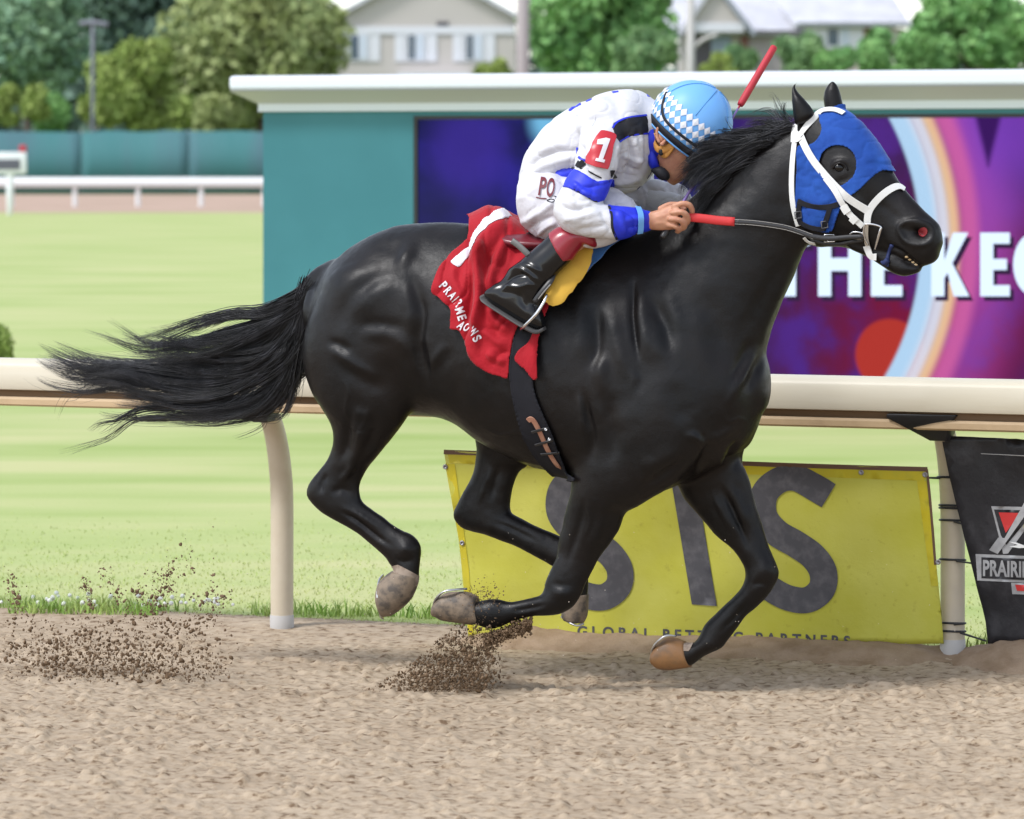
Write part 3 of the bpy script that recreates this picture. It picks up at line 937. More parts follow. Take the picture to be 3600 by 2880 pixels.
def glyph(kind, x, w, y0=818, y1=1042, s=46):
    h = y1 - y0
    if kind == 'T': return [(x, y0), (x + w, y0), (x + w, y0 + s), (x + w / 2 + s / 2, y0 + s), (x + w / 2 + s / 2, y1), (x + w / 2 - s / 2, y1), (x + w / 2 - s / 2, y0 + s), (x, y0 + s)]
    if kind == 'H':
        m = (y0 + y1) / 2; return [(x, y0), (x + s, y0), (x + s, m - s / 2), (x + w - s, m - s / 2), (x + w - s, y0), (x + w, y0), (x + w, y1), (x + w - s, y1), (x + w - s, m + s / 2), (x + s, m + s / 2), (x + s, y1), (x, y1)]
    if kind == 'E':
        m = (y0 + y1) / 2; return [(x, y0), (x + w, y0), (x + w, y0 + s * .85), (x + s, y0 + s * .85), (x + s, m - s * .42), (x + w * .9, m - s * .42), (x + w * .9, m + s * .42), (x + s, m + s * .42), (x + s, y1 - s * .85), (x + w, y1 - s * .85), (x + w, y1), (x, y1)]
    if kind == 'K':
        m = (y0 + y1) / 2; return [(x, y0), (x + s, y0), (x + s, m - 14), (x + w - s * 1.25, y0), (x + w - 4, y0), (x + w * .55, m - 4), (x + w, y1), (x + w - s * 1.2, y1), (x + s * 1.25, m + 30), (x + s, m + 48), (x + s, y1), (x, y1)]
    if kind == 'O':
        return [(x + w / 2 + w / 2 * math.cos(a), (y0 + y1) / 2 + h / 2 * math.sin(a)) for a in np.linspace(0, 2 * np.pi, 32, endpoint=False)]
for kind, x, w in (('T', 2705, 140), ('H', 2876, 152), ('E', 3062, 110), ('K', 3274, 134), ('E', 3446, 104), ('O', 3562, 150)):
    pl = glyph(kind, x, w)
    hole = [[(x + w / 2 + (w / 2 - 46) * math.cos(a), 930 + (112 - 46) * math.sin(a)) for a in np.linspace(0, 2 * np.pi, 24, endpoint=False)]] if kind == 'O' else ()
    scr_poly([(px + 14, py + 16) for px, py in pl], M_dark, -.026, 'screen_letter_shadow', [[(px + 14, py + 16) for px, py in h] for h in hole])
    scr_poly(pl, M_glow, -.022, 'screen_letter', hole)

# ================================================================== far rail, fence, sign
M_wht = pmat('white_rail', (.68, .69, .70), .45)
frail = empty('far_rail', (-8, 126, 0), 'white running rail far across the infield grass', 'rail')
FRY = 126.0
def fr(px, py, Y=FRY): return at(px, py, Y)
z1, z0 = at(0, 624, FRY)[2], at(0, 661, FRY)[2]
pr = [(-.10, z0), (-.13, (z0 + z1) / 2), (-.10, z1), (.10, z1), (.13, (z0 + z1) / 2), (.10, z0)]
V = np.array([(x, FRY + u_, z) for x in (-110, 110) for u_, z in pr])
n = 6
o = mk('rail_cover', (V, [(i, (i + 1) % n, n + (i + 1) % n, n + i) for i in range(n)] + [tuple(range(n))[::-1], tuple(range(n, 2 * n))]), M_wht, frail)
for k in range(-14, 16):
    x = at(263 + k * 222, 700, FRY)[0]
    mk('post', tube([(x, FRY, -.1), (x, FRY + .02, z0 * .7), (x, FRY - .02, z0 + .05)], [.085, .085, .08], 10, 3), M_wht, frail)
M_sgn = pmat('sign_white', (.72, .74, .77), .5); M_sgd = pmat('sign_dark', (.09, .09, .12), .5); M_sgr = pmat('sign_red', (.38, .03, .05), .5)
SY = 107.0
sign = empty('distance_sign', at(34, 755, SY), 'white boxed sign with dark panel on one leg by the far rail', 'sign')
p0, p1 = at(-70, 612, SY), at(92, 535, SY)
o = mk('sign_box', box(((p0[0] + p1[0]) / 2, SY, (p0[2] + p1[2]) / 2), (p1[0] - p0[0], .3, p1[2] - p0[2])), M_sgn, sign); bevel(o, .03)
q0, q1 = at(-60, 597, SY), at(74, 560, SY)
o = mk('sign_panel', box(((q0[0] + q1[0]) / 2, SY - .155, (q0[2] + q1[2]) / 2), (q1[0] - q0[0], .02, q1[2] - q0[2])), M_sgd, sign); flat(o)
pl_ = at(34, 620, SY); o = mk('sign_leg', tube([(pl_[0], SY, -.1), (pl_[0], SY, p0[2])], [.07, .12], 10, 1), M_sgn, sign)
rr_ = at(80, 524, SY); o = mk('beacon', box((rr_[0], SY, rr_[2]), (.22, .2, .25)), M_sgr, sign); bevel(o, .03)
FY = 171.0
M_scrn = pmat('windscreen_teal', (.045, .165, .170), .8, .2, var=((.075, .195, .205), .25, .4, .65), var2=((.07, .135, .165), .5, .5, .75), stretch=(1, 1, .15))
fence = empty('windscreen_fence', (-8, FY, 0), 'teal windscreen mesh fence below the trees', 'fence')
ft = at(0, 462, FY)[2]
for k in range(-24, 25):
    x0, x1 = k * 5.0, k * 5.0 + 4.97
    xs_ = np.linspace(x0, x1, 12)
    wob = vnoise(np.stack((xs_ * .9, np.full(12, 3.0)), 1), 6) * .10
    tp = ft + vnoise(np.stack((xs_ * .7, np.full(12, 9.0)), 1), 8) * .06
    V = [(x, FY + w_, -.05) for x, w_ in zip(xs_, wob)] + [(x, FY + w_ * .6, t_) for x, w_, t_ in zip(xs_, wob, tp)]
    F = [(i, i + 1, 13 + i, 12 + i) for i in range(11)]
    o = mk('mesh_panel', (V, F), M_scrn, fence); solidify(o, .02)
    mk('post', tube([(x0 - .02, FY + .12, -.1), (x0 - .02, FY + .12, ft + .05)], .05, 8, 1), pmat('fence_post', (.25, .28, .28), .5) if k == -24 else bpy.data.materials['fence_post'], fence)

# ================================================================== houses
def hs(px, py, Y): return at(px, py, Y)
def slab(x0, y0, x1, y1, Y, th, dy=0.0):
    """upright block facing the camera between two photo corners at distance Y"""
    a, b_ = at(x0, y1, Y), at(x1, y0, Y)
    return box(((a[0] + b_[0]) / 2, Y + dy + th / 2, (a[2] + b_[2]) / 2), (b_[0] - a[0], th, b_[2] - a[2]))
M_side = pmat('siding_greige', (.50, .46, .43), .7, .3); M_trim = pmat('house_trim', (.66, .66, .70), .5)
M_glass = pmat('window_glass', (.10, .13, .17), .12, .6); M_roofw = pmat('pale_shingle', (.56, .56, .60), .8, .2, var=((.48, .48, .52), .8, .4, .6))
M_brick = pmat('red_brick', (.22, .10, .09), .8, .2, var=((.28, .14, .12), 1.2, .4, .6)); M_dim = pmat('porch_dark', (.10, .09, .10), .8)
M_blind = pmat('window_blind', (.55, .60, .68), .5)
def house_window(px, py, w, h, Y, parent, shutters=True):
    f = mk('window', slab(px - w / 2 - 8, py - h / 2 - 8, px + w / 2 + 8, py + h / 2 + 8, Y, .12, -.10), M_trim, parent, False)
    mk('pane', slab(px - w / 2, py - h / 2, px - 2, py + h / 2, Y, .04, -.14), M_glass, f, False)
    mk('pane', slab(px + 2, py - h / 2, px + w / 2, py + h / 2, Y, .04, -.135), M_blind, f, False)
    if shutters:
        for s in (-1, 1):
            mk('shutter', slab(px + s * (w / 2 + 28) - 18, py - h / 2 - 8, px + s * (w / 2 + 28) + 18, py + h / 2 + 8, Y, .06, -.08), M_trim, f, False)
HY = 219.0
house = empty('house', at(1460, 700, HY), 'pale greige gabled house with white trim and three shuttered windows', 'house')
def gable(px0, px1, eave, apex, Y, dep, parent, m_wall, m_roof, ov=40, bottom=720, rise=14):
    a, b_, t = at(px0, eave, Y), at(px1, eave, Y), at((px0 + px1) / 2, apex, Y)
    zb_ = 0
    V = np.array([(a[0], Y, zb_), (b_[0], Y, zb_), (b_[0], Y, b_[2]), (t[0], Y, t[2]), (a[0], Y, a[2])])
    mk('wall', prism(V, (0, dep, 0)), m_wall, parent, False)
    for s, e_ in ((0, a), (1, b_)):
        d = np.array((t[0] - e_[0], 0, t[2] - e_[2])); dl = d / np.linalg.norm(d)
        k = ov / 1000 * (Y + DIST) / DIST
        lo = np.array((e_[0], Y - .5, e_[2])) - dl * k; hi = np.array((t[0], Y - .5, t[2]))
        up = np.array((-dl[2], 0, dl[0])) * (1 if s == 0 else -1)
        V = np.array([lo, hi, hi + up * .25 + dl * .0, lo + up * .25])
        mk('roof', prism(V, (0, dep + 1, 0)), m_roof, parent, False)
gable(1190, 1812, 62, -112, HY, 11, house, M_side, M_roofw, 80)
mk('frieze_board', slab(1196, 93, 1808, 120, HY, .1, -.12), M_trim, house, False)
for px in (1262, 1462, 1666): house_window(px, 166, 56, 84, HY, house)
mk('vent', slab(1536, 76, 1576, 92, HY, .1, -.12), M_dim, house, False)
mk('porch_roof', slab(1400, 258, 1650, 300, HY, 2, -2), M_trim, house, False)
HY2 = 235.0
house2 = empty('house', at(2750, 700, HY2), 'low house with broad pale roof and brick porch beyond the shrubs', 'house')
def wallb(x0, y0, x1, y1, m, name='wall', dy=0.0, th=8): mk(name, slab(x0, y0, x1, y1, HY2, th, dy), m, house2, False)
wallb(2400, 100, 3180, 690, M_side)
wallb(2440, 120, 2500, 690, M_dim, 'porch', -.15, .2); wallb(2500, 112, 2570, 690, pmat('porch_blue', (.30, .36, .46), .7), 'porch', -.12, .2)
wallb(2604, 110, 2630, 690, M_brick, 'brick_pier', -.2, .3); wallb(3030, 85, 3062, 690, M_brick, 'brick_pier', -.2, .3)
wallb(2630, 118, 2810, 690, pmat('stone_grey', (.34, .30, .30), .8), 'wall_panel', -.1, .2)
wallb(2812, 95, 3034, 172, M_trim, 'bay', -.25, .3)
mk('pane', slab(2910, 102, 2945, 160, HY2, .05, -.3), M_glass, house2, False); mk('pane', slab(2955, 100, 2985, 160, HY2, .05, -.3), M_blind, house2, False)
wallb(2812, 172, 3034, 690, pmat('tan_wall', (.50, .42, .40), .8), 'wall_panel', -.12, .2)
wallb(3062, 92, 3150, 180, M_side, 'wall_panel', -.12, .2)
def roofslope(x0, x1, xt0, xt1, ye, yt, Y, dep, nm='roof', mm=None):
    a, b_ = at(x0, ye, Y), at(x1, ye, Y); c, d = at(xt0, yt, Y), at(xt1, yt, Y)
    V = np.array([a - (0, .8, 0), b_ - (0, .8, 0), d + (0, dep, 0), c + (0, dep, 0), a - (0, .8, .25), b_ - (0, .8, .25), d + (0, dep, -.25), c + (0, dep, -.25)])
    mk(nm, (V, [(0, 1, 2, 3), (7, 6, 5, 4), (0, 4, 5, 1), (1, 5, 6, 2), (2, 6, 7, 3), (3, 7, 4, 0)]), mm or M_roofw, house2, False)
roofslope(2400, 2820, 2330, 2900, 112, -60, HY2, 6); roofslope(2790, 3200, 2700, 3150, 84, -60, HY2, 6); roofslope(2330, 2460, 2300, 2450, 108, -60, HY2, 6)
mk('eave_shadow_strip', slab(2620, 108, 2815, 120, HY2, .2, -.9), M_dim, house2, False); mk('eave_board', slab(2800, 80, 3190, 90, HY2, .2, -1.0), pmat('eave_grey', (.28, .30, .34), .7), house2, False)  # first slab is a dark strip painted as shade under the eave
a, b_, t = at(2425, 84, HY2 - 1.6), at(2612, 84, HY2 - 1.6), at(2512, -45, HY2 - 1.6)
mk('dormer', prism(np.array([a, b_, t]), (0, 3, 0)), M_side, house2, False)
for e_, s in ((a, -1), (b_, 1)):
    d = (t - e_) / np.linalg.norm(t - e_); up = np.array((-d[2], 0, d[0])) * -s; lo = e_ - d * 1.0
    mk('dormer_roof', prism(np.array([lo, t, t + up * .3, lo + up * .3]) - (0, .4, 0), (0, 3.4, 0)), M_roofw if s < 0 else bpy.data.materials['eave_grey'], house2, False)
mk('dormer_trim', slab(2420, 80, 2616, 112, HY2 - 1.7, .3), M_trim, house2, False)
far_h = empty('house', at(755, 600, 260), 'white gable corner glimpsed between the left trees', 'house')
mk('wall', slab(715, -120, 790, 640, 260, 6), M_trim, far_h, False)
mk('pane', slab(735, -5, 765, 25, 260, .1, -.1), M_blind, far_h, False)

# poles
M_pole = pmat('pole_grey', (.33, .30, .30), .7); M_pole2 = pmat('pole_pale', (.50, .48, .46), .6); M_pole3 = pmat('pole_dark', (.17, .18, .21), .7)
def pole(px, y_top, Y, wpx, m, label, arm=None):
    b0 = at(px, 640, Y); t0 = at(px, y_top, Y); r = wpx / 2000 * (Y + DIST) / DIST
    e_ = empty('utility_pole', (b0[0], Y, 0), label, 'pole')
    mk('shaft', tube([(b0[0], Y, -.1), (b0[0], Y, t0[2])], [r * 1.05, r], 14, 1), m, e_)
    if arm:
        for pts, rr in arm:
            mk('arm', tube([at(x, y, Y) for x, y in pts], rr, 8, 4), m, e_)
pole(1838, -160, 150, 44, M_pole, 'thick grey pole in front of the greige house')
pole(2428, -120, 190, 30, M_pole2, 'pale slender pole with curved arm by the brick porch', [([(2440, 165), (2475, 138), (2520, 122)], .10)])
pole(326, 70, 178, 13, M_pole3, 'dark lamp pole with flat crossarm among the left trees', [([(282, 84), (326, 80), (378, 88)], .13)])

# ================================================================== trees
def leaves(cent, n, size, rg, flatn=.35):
    """small bent leaf sprays at the given centres"""
    n = len(cent)
    a = rg.normal(0, 1, (n, 3)); a /= np.linalg.norm(a, axis=1)[:, None]
    b_ = np.cross(a, rg.normal(0, 1, (n, 3))); b_ /= np.linalg.norm(b_, axis=1)[:, None]
    s = (size * rg.uniform(.6, 1.4, n))[:, None]
    c = np.cross(a, b_)
    V = np.stack((cent - a * s, cent - b_ * s * .55 + c * s * .2, cent + a * s, cent + b_ * s * .55 + c * s * .2), 1).reshape(-1, 3)
    F = np.arange(n * 4).reshape(n, 4)
    return V, F
def leaf_mat(name, c, c2, c3):
    m = bpy.data.materials.new(name); m.use_nodes = True
    nt = m.node_tree; b = nt.nodes['Principled BSDF']; L = nt.links.new
    g = N_(nt, 'ShaderNodeNewGeometry'); tc = N_(nt, 'ShaderNodeTexCoord')
    nz = N_(nt, 'ShaderNodeTexNoise', Scale=.45, Detail=3.0); L(tc.outputs['Object'], nz.inputs['Vector'])
    cr = N_(nt, 'ShaderNodeValToRGB'); cr.color_ramp.elements[0].position = .35; cr.color_ramp.elements[0].color = (*c, 1); cr.color_ramp.elements[1].position = .65; cr.color_ramp.elements[1].color = (*c2, 1)
    L(nz.outputs['Fac'], cr.inputs['Fac'])
    mx = N_(nt, 'ShaderNodeMix'); mx.data_type = 'RGBA'; L(cr.outputs[0], mx.inputs[6]); mx.inputs[7].default_value = (*c3, 1)
    rr = N_(nt, 'ShaderNodeMapRange'); rr.inputs['From Min'].default_value = .5; rr.inputs['To Max'].default_value = .8
    L(g.outputs['Random Per Island'], rr.inputs['Value']); L(rr.outputs[0], mx.inputs[0]); L(mx.outputs[2], b.inputs['Base Color'])
    b.inputs['Roughness'].default_value = .6; b.inputs['Specular IOR Level'].default_value = .25
    b.inputs['Subsurface Weight'].default_value = 0.0
    return m
M_bark = pmat('bark', (.10, .08, .065), .9)
TREES = {  # leaf colours lightened to stand in for haze over the far trees
    'mid': leaf_mat('leaf_mid', (.133, .254, .109), (.229, .374, .145), (.316, .461, .217)),
    'dark': leaf_mat('leaf_dark', (.084, .145, .115), (.133, .206, .150), (.181, .266, .206)),
    'lime': leaf_mat('leaf_lime', (.22, .31, .075), (.30, .38, .10), (.36, .43, .14)),
    'olive': leaf_mat('leaf_olive', (.206, .266, .102), (.316, .362, .140), (.386, .436, .193)),
    'green': leaf_mat('leaf_green', (.133, .302, .097), (.217, .412, .133), (.316, .532, .193)),
    'blue': leaf_mat('leaf_blue', (.157, .277, .181), (.229, .362, .206), (.316, .461, .266)),
}
def tree(px0, px1, ptop, pbot, Y, mat, label, seed, name='tree', cat='tree', leaf=.30, dens=1.0, lobes=26, trunk=True, group=None):
    rg = np.random.default_rng(seed)
    k = (Y + DIST) / DIST
    cx = ((px0 + px1) / 2 - CX) / 1000 * k; rx = (px1 - px0) / 2000 * k
    zt = EYE - (ptop - HORIZON) / 1000 * k; zb = max(EYE - (pbot - HORIZON) / 1000 * k, .05)
    cz, rz = (zt + zb) / 2, (zt - zb) / 2
    ry = rx * .8
    root = empty(name, (cx, Y, 0), label, cat, group)
    # lobes on an uneven crown
    d = rg.normal(0, 1, (lobes, 3)); d /= np.linalg.norm(d, axis=1)[:, None]
    rad = rg.uniform(.45, .80, lobes)[:, None]
    C = d * rad * (rx, ry, rz) + (cx, Y, cz)
    C[:, 0] += rg.normal(0, .04 * rx, lobes)
    lr = rg.uniform(.28, .48, lobes) * min(rx, rz) 
    area = rx * rz
    n = int(min(22000, max(2500, 140 * dens * area / (leaf * leaf) * .35)))
    w = lr ** 2 / (lr ** 2).sum()
    pick = rg.choice(lobes, n, p=w)
    dd = rg.normal(0, 1, (n, 3)); dd /= np.linalg.norm(dd, axis=1)[:, None]
    dd[:, 1] = np.where(rg.uniform(0, 1, n) < .35, -np.abs(dd[:, 1]), dd[:, 1])
    rr = rg.uniform(.35, 1.08, n) ** .5
    cen = C[pick] + dd * (lr[pick] * rr)[:, None]
    bump_ = vnoise(cen * (1.3 / max(leaf * 3, .3)), seed) 
    cen = cen[(bump_ > -.6) & (cen[:, 2] > zb * .6)]
    mk('crown', leaves(cen, len(cen), leaf, rg), TREES[mat], root, False)
    if trunk:
        tr = max(.05, rx * .06)
        parts = [tube([(cx, Y, -.1), (cx + rx * .03, Y, cz * .5), (cx, Y, cz + rz * .3)], [tr, tr * .8, tr * .3], 8, 3)]
        for j in range(min(7, lobes)):
            parts.append(tube([(cx, Y, zb + (cz - zb) * rg.uniform(0, .8)), (C[j] + (cx, Y, cz)) / 2, C[j]], [tr * .45, tr * .3, tr * .1], 6, 2))
        mk('trunk', join(parts), M_bark, root)
    return root
tree(-140, 320, -160, 380, 205, 'blue', 'tall blue-green tree at the far left edge', 1, leaf=.32)
tree(230, 720, -190, 330, 240, 'dark', 'dark blue-green tree behind the lamp pole', 2, leaf=.36)
tree(-60, 180, 300, 470, 182, 'lime', 'low yellow-green bush at the left edge above the teal fence', 3, 'bush', 'bush', leaf=.2, lobes=14)
tree(110, 260, 330, 480, 184, 'green', 'small green bush between the lime bushes above the fence', 4, 'bush', 'bush', leaf=.2, lobes=10)
tree(255, 740, 150, 480, 186, 'lime', 'bright yellow-green round tree left of the olive tree', 5, leaf=.25)
tree(590, 1235, -110, 480, 195, 'olive', 'broad olive-green tree left of the greige house', 6, leaf=.30, lobes=34)
tree(640, 930, 300, 480, 184, 'olive', 'low olive shrub beneath the broad olive tree', 7, 'bush', 'bush', leaf=.22, lobes=12)
tree(1640, 1830, 205, 330, 184, 'lime', 'small lime shrub at the foot of the thick grey pole', 8, 'bush', 'bush', leaf=.18, lobes=10)
tree(1835, 2370, -190, 330, 200, 'green', 'dense green tree right of the thick grey pole', 9, leaf=.30, lobes=34)
tree(2110, 2430, 95, 320, 192, 'mid', 'rounded green bush left of the pale slender pole', 10, 'bush', 'bush', leaf=.22, lobes=14)
tree(2455, 2600, 160, 330, 186, 'lime', 'lime shrub right of the pale slender pole', 11, 'bush', 'bush', leaf=.16, lobes=10)
tree(2500, 2670, 140, 330, 192, 'mid', 'dark green shrub beside the brick porch', 12, 'bush', 'bush', leaf=.18, lobes=10)
tree(2680, 2900, 100, 330, 190, 'mid', 'grey-green conical shrub before the low house', 13, 'bush', 'bush', leaf=.2, lobes=14)
tree(2860, 3020, 170, 330, 186, 'green', 'small round green shrub before the bay window', 14, 'bush', 'bush', leaf=.17, lobes=10)
tree(2990, 3330, 85, 330, 190, 'green', 'wide green bush below the large right-hand tree', 15, 'bush', 'bush', leaf=.24, lobes=18)
tree(3110, 3760, -60, 330, 200, 'green', 'large leafy green tree at the right edge', 16, leaf=.30, lobes=36)
tree(3130, 3560, -160, 60, 236, 'dark', 'dark tree behind the low house roof', 17, leaf=.34, lobes=18)
tree(2240, 2360, -120, 120, 222, 'mid', 'slim green tree left of the low house roof', 18, leaf=.26, lobes=12)
tree(-110, 78, 1135, 1420, 18.6, 'lime', 'yellow-green shrub standing in the infield at the left edge', 19, 'bush', 'bush', leaf=.022, lobes=16, dens=.06)
# a belt of woodland closes the horizon beyond the houses
rgw = np.random.default_rng(90)
cen = np.stack((rgw.uniform(-190, 190, 60000), rgw.uniform(268, 300, 60000), 0 * rgw.uniform(0, 1, 60000)), 1)
hh = 9 + 4 * vnoise(cen[:, :2] * (.12, .05), 3)
cen[:, 2] = rgw.uniform(.02, 1, 60000) * hh
mk('woodland', leaves(cen, len(cen), .75, rgw), TREES['dark'], None, False, 'dense far woodland behind the houses', 'woodland', None, 'stuff')
# ================================================================== HORSE
HYAW = R(27)                         # the head is turned a little further towards the camera
HORG = P(2830, 600, 0.0)             # the poll/throat: the head turns about this point
def rows(*a): return list(a)

trunk = [  # top, bottom, lateral, half width, egg
    (1140, 985, 1130, 1230, 0, .13, 0), (1180, 930, 1180, 1330, 0, .18, 0), (1255, 858, 1260, 1420, 0, .225, 0),
    (1370, 798, 1380, 1462, 0, .255, .0), (1500, 781, 1480, 1462, 0, .268, .05), (1620, 783, 1600, 1488, 0, .275, .08),
    (1740, 798, 1720, 1568, 0, .285, .10), (1870, 820, 1860, 1636, 0, .29, .12), (2000, 836, 2000, 1668, 0, .285, .16),
    (2120, 833, 2130, 1722, 0, .265, .22), (2230, 822, 2250, 1745, 0, .25, .25), (2330, 850, 2370, 1715, 0, .235, .15),
    (2440, 960, 2480, 1662, 0, .22, .0), (2540, 1090, 2575, 1605, 0, .19, 0), (2615, 1150, 2635, 1545, 0, .15, 0), (2655, 1215, 2668, 1465, 0, .09, 0)]
neck = [
    (2180, 835, 2440, 1600, 0, .20, .2), (2260, 812, 2560, 1545, 0, .195, .2), (2340, 772, 2650, 1420, 0, .175, .18), (2425, 700, 2690, 1230, 0, .145, .15),
    (2515, 618, 2742, 1082, 0, .118, .1), (2610, 545, 2798, 955, 0, .10, .05), (2700, 488, 2830, 880, 0, .092, .0), (2775, 448, 2858, 830, .0, .085, 0), (2830, 430, 2890, 800, .0, .075, 0)]
head = [
    (2800, 440, 2822, 690, 0, .062), (2850, 402, 2838, 838, 0, .078), (2905, 384, 2868, 868, 0, .088, .05), (2965, 388, 2912, 868, 0, .098, .12),
    (3035, 446, 2952, 868, 0, .100, .05), (3098, 528, 2990, 876, 0, .092, -.05), (3142, 612, 3030, 888, 0, .074, .0), (3178, 662, 3068, 896, 0, .062, .05),
    (3222, 712, 3110, 893, 0, .056, .1), (3266, 760, 3152, 898, 0, .056, .1), (3298, 790, 3195, 918, 0, .056, .1), (3310, 830, 3240, 935, 0, .047, 0)]
chin = [(2980, 830, 3010, 884, 0, .052), (3050, 850, 3060, 908, 0, .046), (3105, 868, 3100, 935, 0, .042), (3150, 888, 3140, 960, 0, .042),
        (3195, 920, 3178, 970, 0, .038), (3236, 936, 3222, 960, 0, .026)]
hind_near = [
    (1150, 985, 1500, 930, .10, .13), (1084, 1140, 1490, 1120, .125, .135), (1068, 1255, 1478, 1290, .135, .130), (1098, 1375, 1452, 1425, .135, .112),
    (1163, 1480, 1396, 1516, .13, .088), (1176, 1540, 1345, 1585, .125, .066), (1160, 1603, 1297, 1638, .12, .052), (1120, 1658, 1272, 1681, .115, .044),
    (1085, 1700, 1265, 1720, .115, .043), (1079, 1745, 1272, 1757, .115, .042), (1120, 1796, 1288, 1776, .115, .040),
    (1192, 1838, 1308, 1790, .115, .037), (1262, 1884, 1345, 1818, .115, .033), (1322, 1929, 1398, 1858, .115, .033),
    (1358, 1960, 1450, 1882, .115, .038), (1372, 1985, 1476, 1918, .115, .040), (1386, 2002, 1476, 1962, .115, .035), (1380, 2022, 1471, 2020, .115, .038), (1372, 2040, 1464, 2060, .115, .040)]
hind_far = [
    (1420, 1100, 1850, 1150, -.12, .13), (1540, 1330, 1890, 1400, -.13, .12), (1640, 1450, 1880, 1560, -.13, .095), (1672, 1545, 1858, 1634, -.13, .070),
    (1673, 1610, 1826, 1658, -.125, .054), (1655, 1680, 1802, 1708, -.12, .046), (1615, 1760, 1791, 1762, -.12, .043), (1596, 1812, 1797, 1800, -.12, .042),
    (1628, 1858, 1812, 1812, -.12, .040), (1710, 1880, 1826, 1820, -.12, .037), (1788, 1913, 1868, 1840, -.12, .033), (1876, 1953, 1918, 1862, -.12, .033),
    (1932, 1984, 1972, 1884, -.12, .036), (1968, 2010, 2040, 1912, -.12, .040), (1982, 2035, 2062, 1965, -.12, .038), (1990, 2060, 2066, 2030, -.12, .036), (1988, 2095, 2066, 2085, -.12, .038), (1990, 2115, 2064, 2110, -.12, .038)]
fore_near = [
    (2180, 880, 2350, 860, .02, .05), (2120, 1050, 2430, 1010, .09, .08), (2055, 1300, 2540, 1280, .135, .10), (2030, 1500, 2520, 1520, .14, .11), (2014, 1640, 2390, 1690, .135, .105), (2008, 1712, 2262, 1768, .13, .088),
    (1994, 1772, 2198, 1804, .125, .072), (1979, 1836, 2178, 1852, .12, .063), (1963, 1900, 2146, 1905, .115, .055), (1953, 1958, 2110, 1952, .115, .048),
    (1936, 1995, 2084, 2004, .115, .046), (1919, 2035, 2060, 2050, .115, .046), (1911, 2068, 2040, 2092, .115, .045), (1899, 2089, 2006, 2140, .115, .042),
    (1870, 2098, 1945, 2166, .115, .036), (1836, 2106, 1870, 2170, .115, .031), (1795, 2112, 1808, 2184, .115, .031), (1748, 2106, 1768, 2202, .115, .036), (1712, 2108, 1732, 2210, .115, .039), (1682, 2114, 1700, 2202, .115, .036), (1658, 2118, 1672, 2190, .115, .036)]
fore_far = [
    (2330, 1450, 2640, 1420, -.10, .10), (2370, 1660, 2612, 1600, -.11, .085), (2400, 1745, 2634, 1690, -.115, .074), (2456, 1807, 2652, 1760, -.115, .066),
    (2520, 1882, 2678, 1848, -.115, .057), (2578, 1936, 2700, 1922, -.115, .050), (2611, 1985, 2727, 1982, -.115, .047), (2618, 2018, 2735, 2022, -.115, .047),
    (2612, 2054, 2716, 2068, -.115, .045), (2588, 2088, 2678, 2116, -.115, .039), (2545, 2128, 2628, 2162, -.115, .033), (2504, 2166, 2592, 2206, -.115, .033),
    (2474, 2202, 2562, 2246, -.115, .036), (2455, 2240, 2536, 2280, -.115, .040), (2436, 2262, 2488, 2304, -.115, .037), (2405, 2262, 2430, 2342, -.115, .038), (2385, 2265, 2398, 2345, -.115, .038)]

def ear(base0, base1, left, right, tip, l, curl=None):
    pass
ear_near = [(2796, 438, 2862, 398, .052, .028), (2790, 395, 2850, 378, .055, .026), (2785, 350, 2826, 348, .058, .021), (2783, 315, 2804, 322, .058, .012), (2789, 297, 2797, 305, .056, .006), (2800, 289, 2801, 296, .052, .0045), (2810, 287, 2810, 292, .048, .003)]
ear_far = [(2902, 390, 2968, 398, -.065, .03), (2897, 345, 2958, 352, -.068, .027), (2901, 318, 2950, 322, -.068, .021), (2912, 298, 2942, 300, -.066, .012), (2924, 286, 2933, 288, -.064, .005)]

shells = [loft(trunk, ring=36), loft(neck, ring=32), loft(head, yaw=HYAW, org=HORG, ring=32, sq=.92), loft(chin, yaw=HYAW, org=HORG),
          loft(hind_near), loft(hind_far), loft(fore_near), loft(fore_far),
          loft(ear_near, yaw=HYAW, org=HORG, sub=8), loft(ear_far, yaw=HYAW, org=HORG, sub=8)]
# jowl, eye socket and nostril masses of the head, point of the shoulder, breast muscles, dock of the tail
def blob(px, py, l, rx, ry, rz, rot=0, yaw=YAW, org=(0, 0, 0)):
    c = P(px, py, l, yaw, org); n = lat(yaw); t = np.array((n[1] * -1, n[0], 0)); u = np.array((0, 0, 1.0))
    co, si = math.cos(R(rot)), math.sin(R(rot))
    return ball(c, (rx, rz, ry), 12, np.array((t * co + u * si, n, -t * si + u * co)))
shells += [blob(2892, 740, .034, .078, .11, .06, -10, HYAW, HORG), blob(2892, 740, -.034, .078, .11, .06, -10, HYAW, HORG),
           blob(2960, 585, .062, .055, .045, .04, -25, HYAW, HORG), blob(2960, 585, -.068, .055, .045, .04, -25, HYAW, HORG),
           blob(3226, 820, .034, .058, .042, .030, -30, HYAW, HORG), blob(3240, 820, -.034, .058, .042, .030, -30, HYAW, HORG),
           blob(3262, 888, .0, .040, .042, .045, -35, HYAW, HORG)]
shells.append(tube([P(1190, 960), P(1130, 985), P(1085, 1020), P(1040, 1055)], [.06, .05, .035, .02], ring=14))

HV, HF = remesh(join(shells), 0.0052)
HV = relax(HV, HF, 4, 0.5, None)
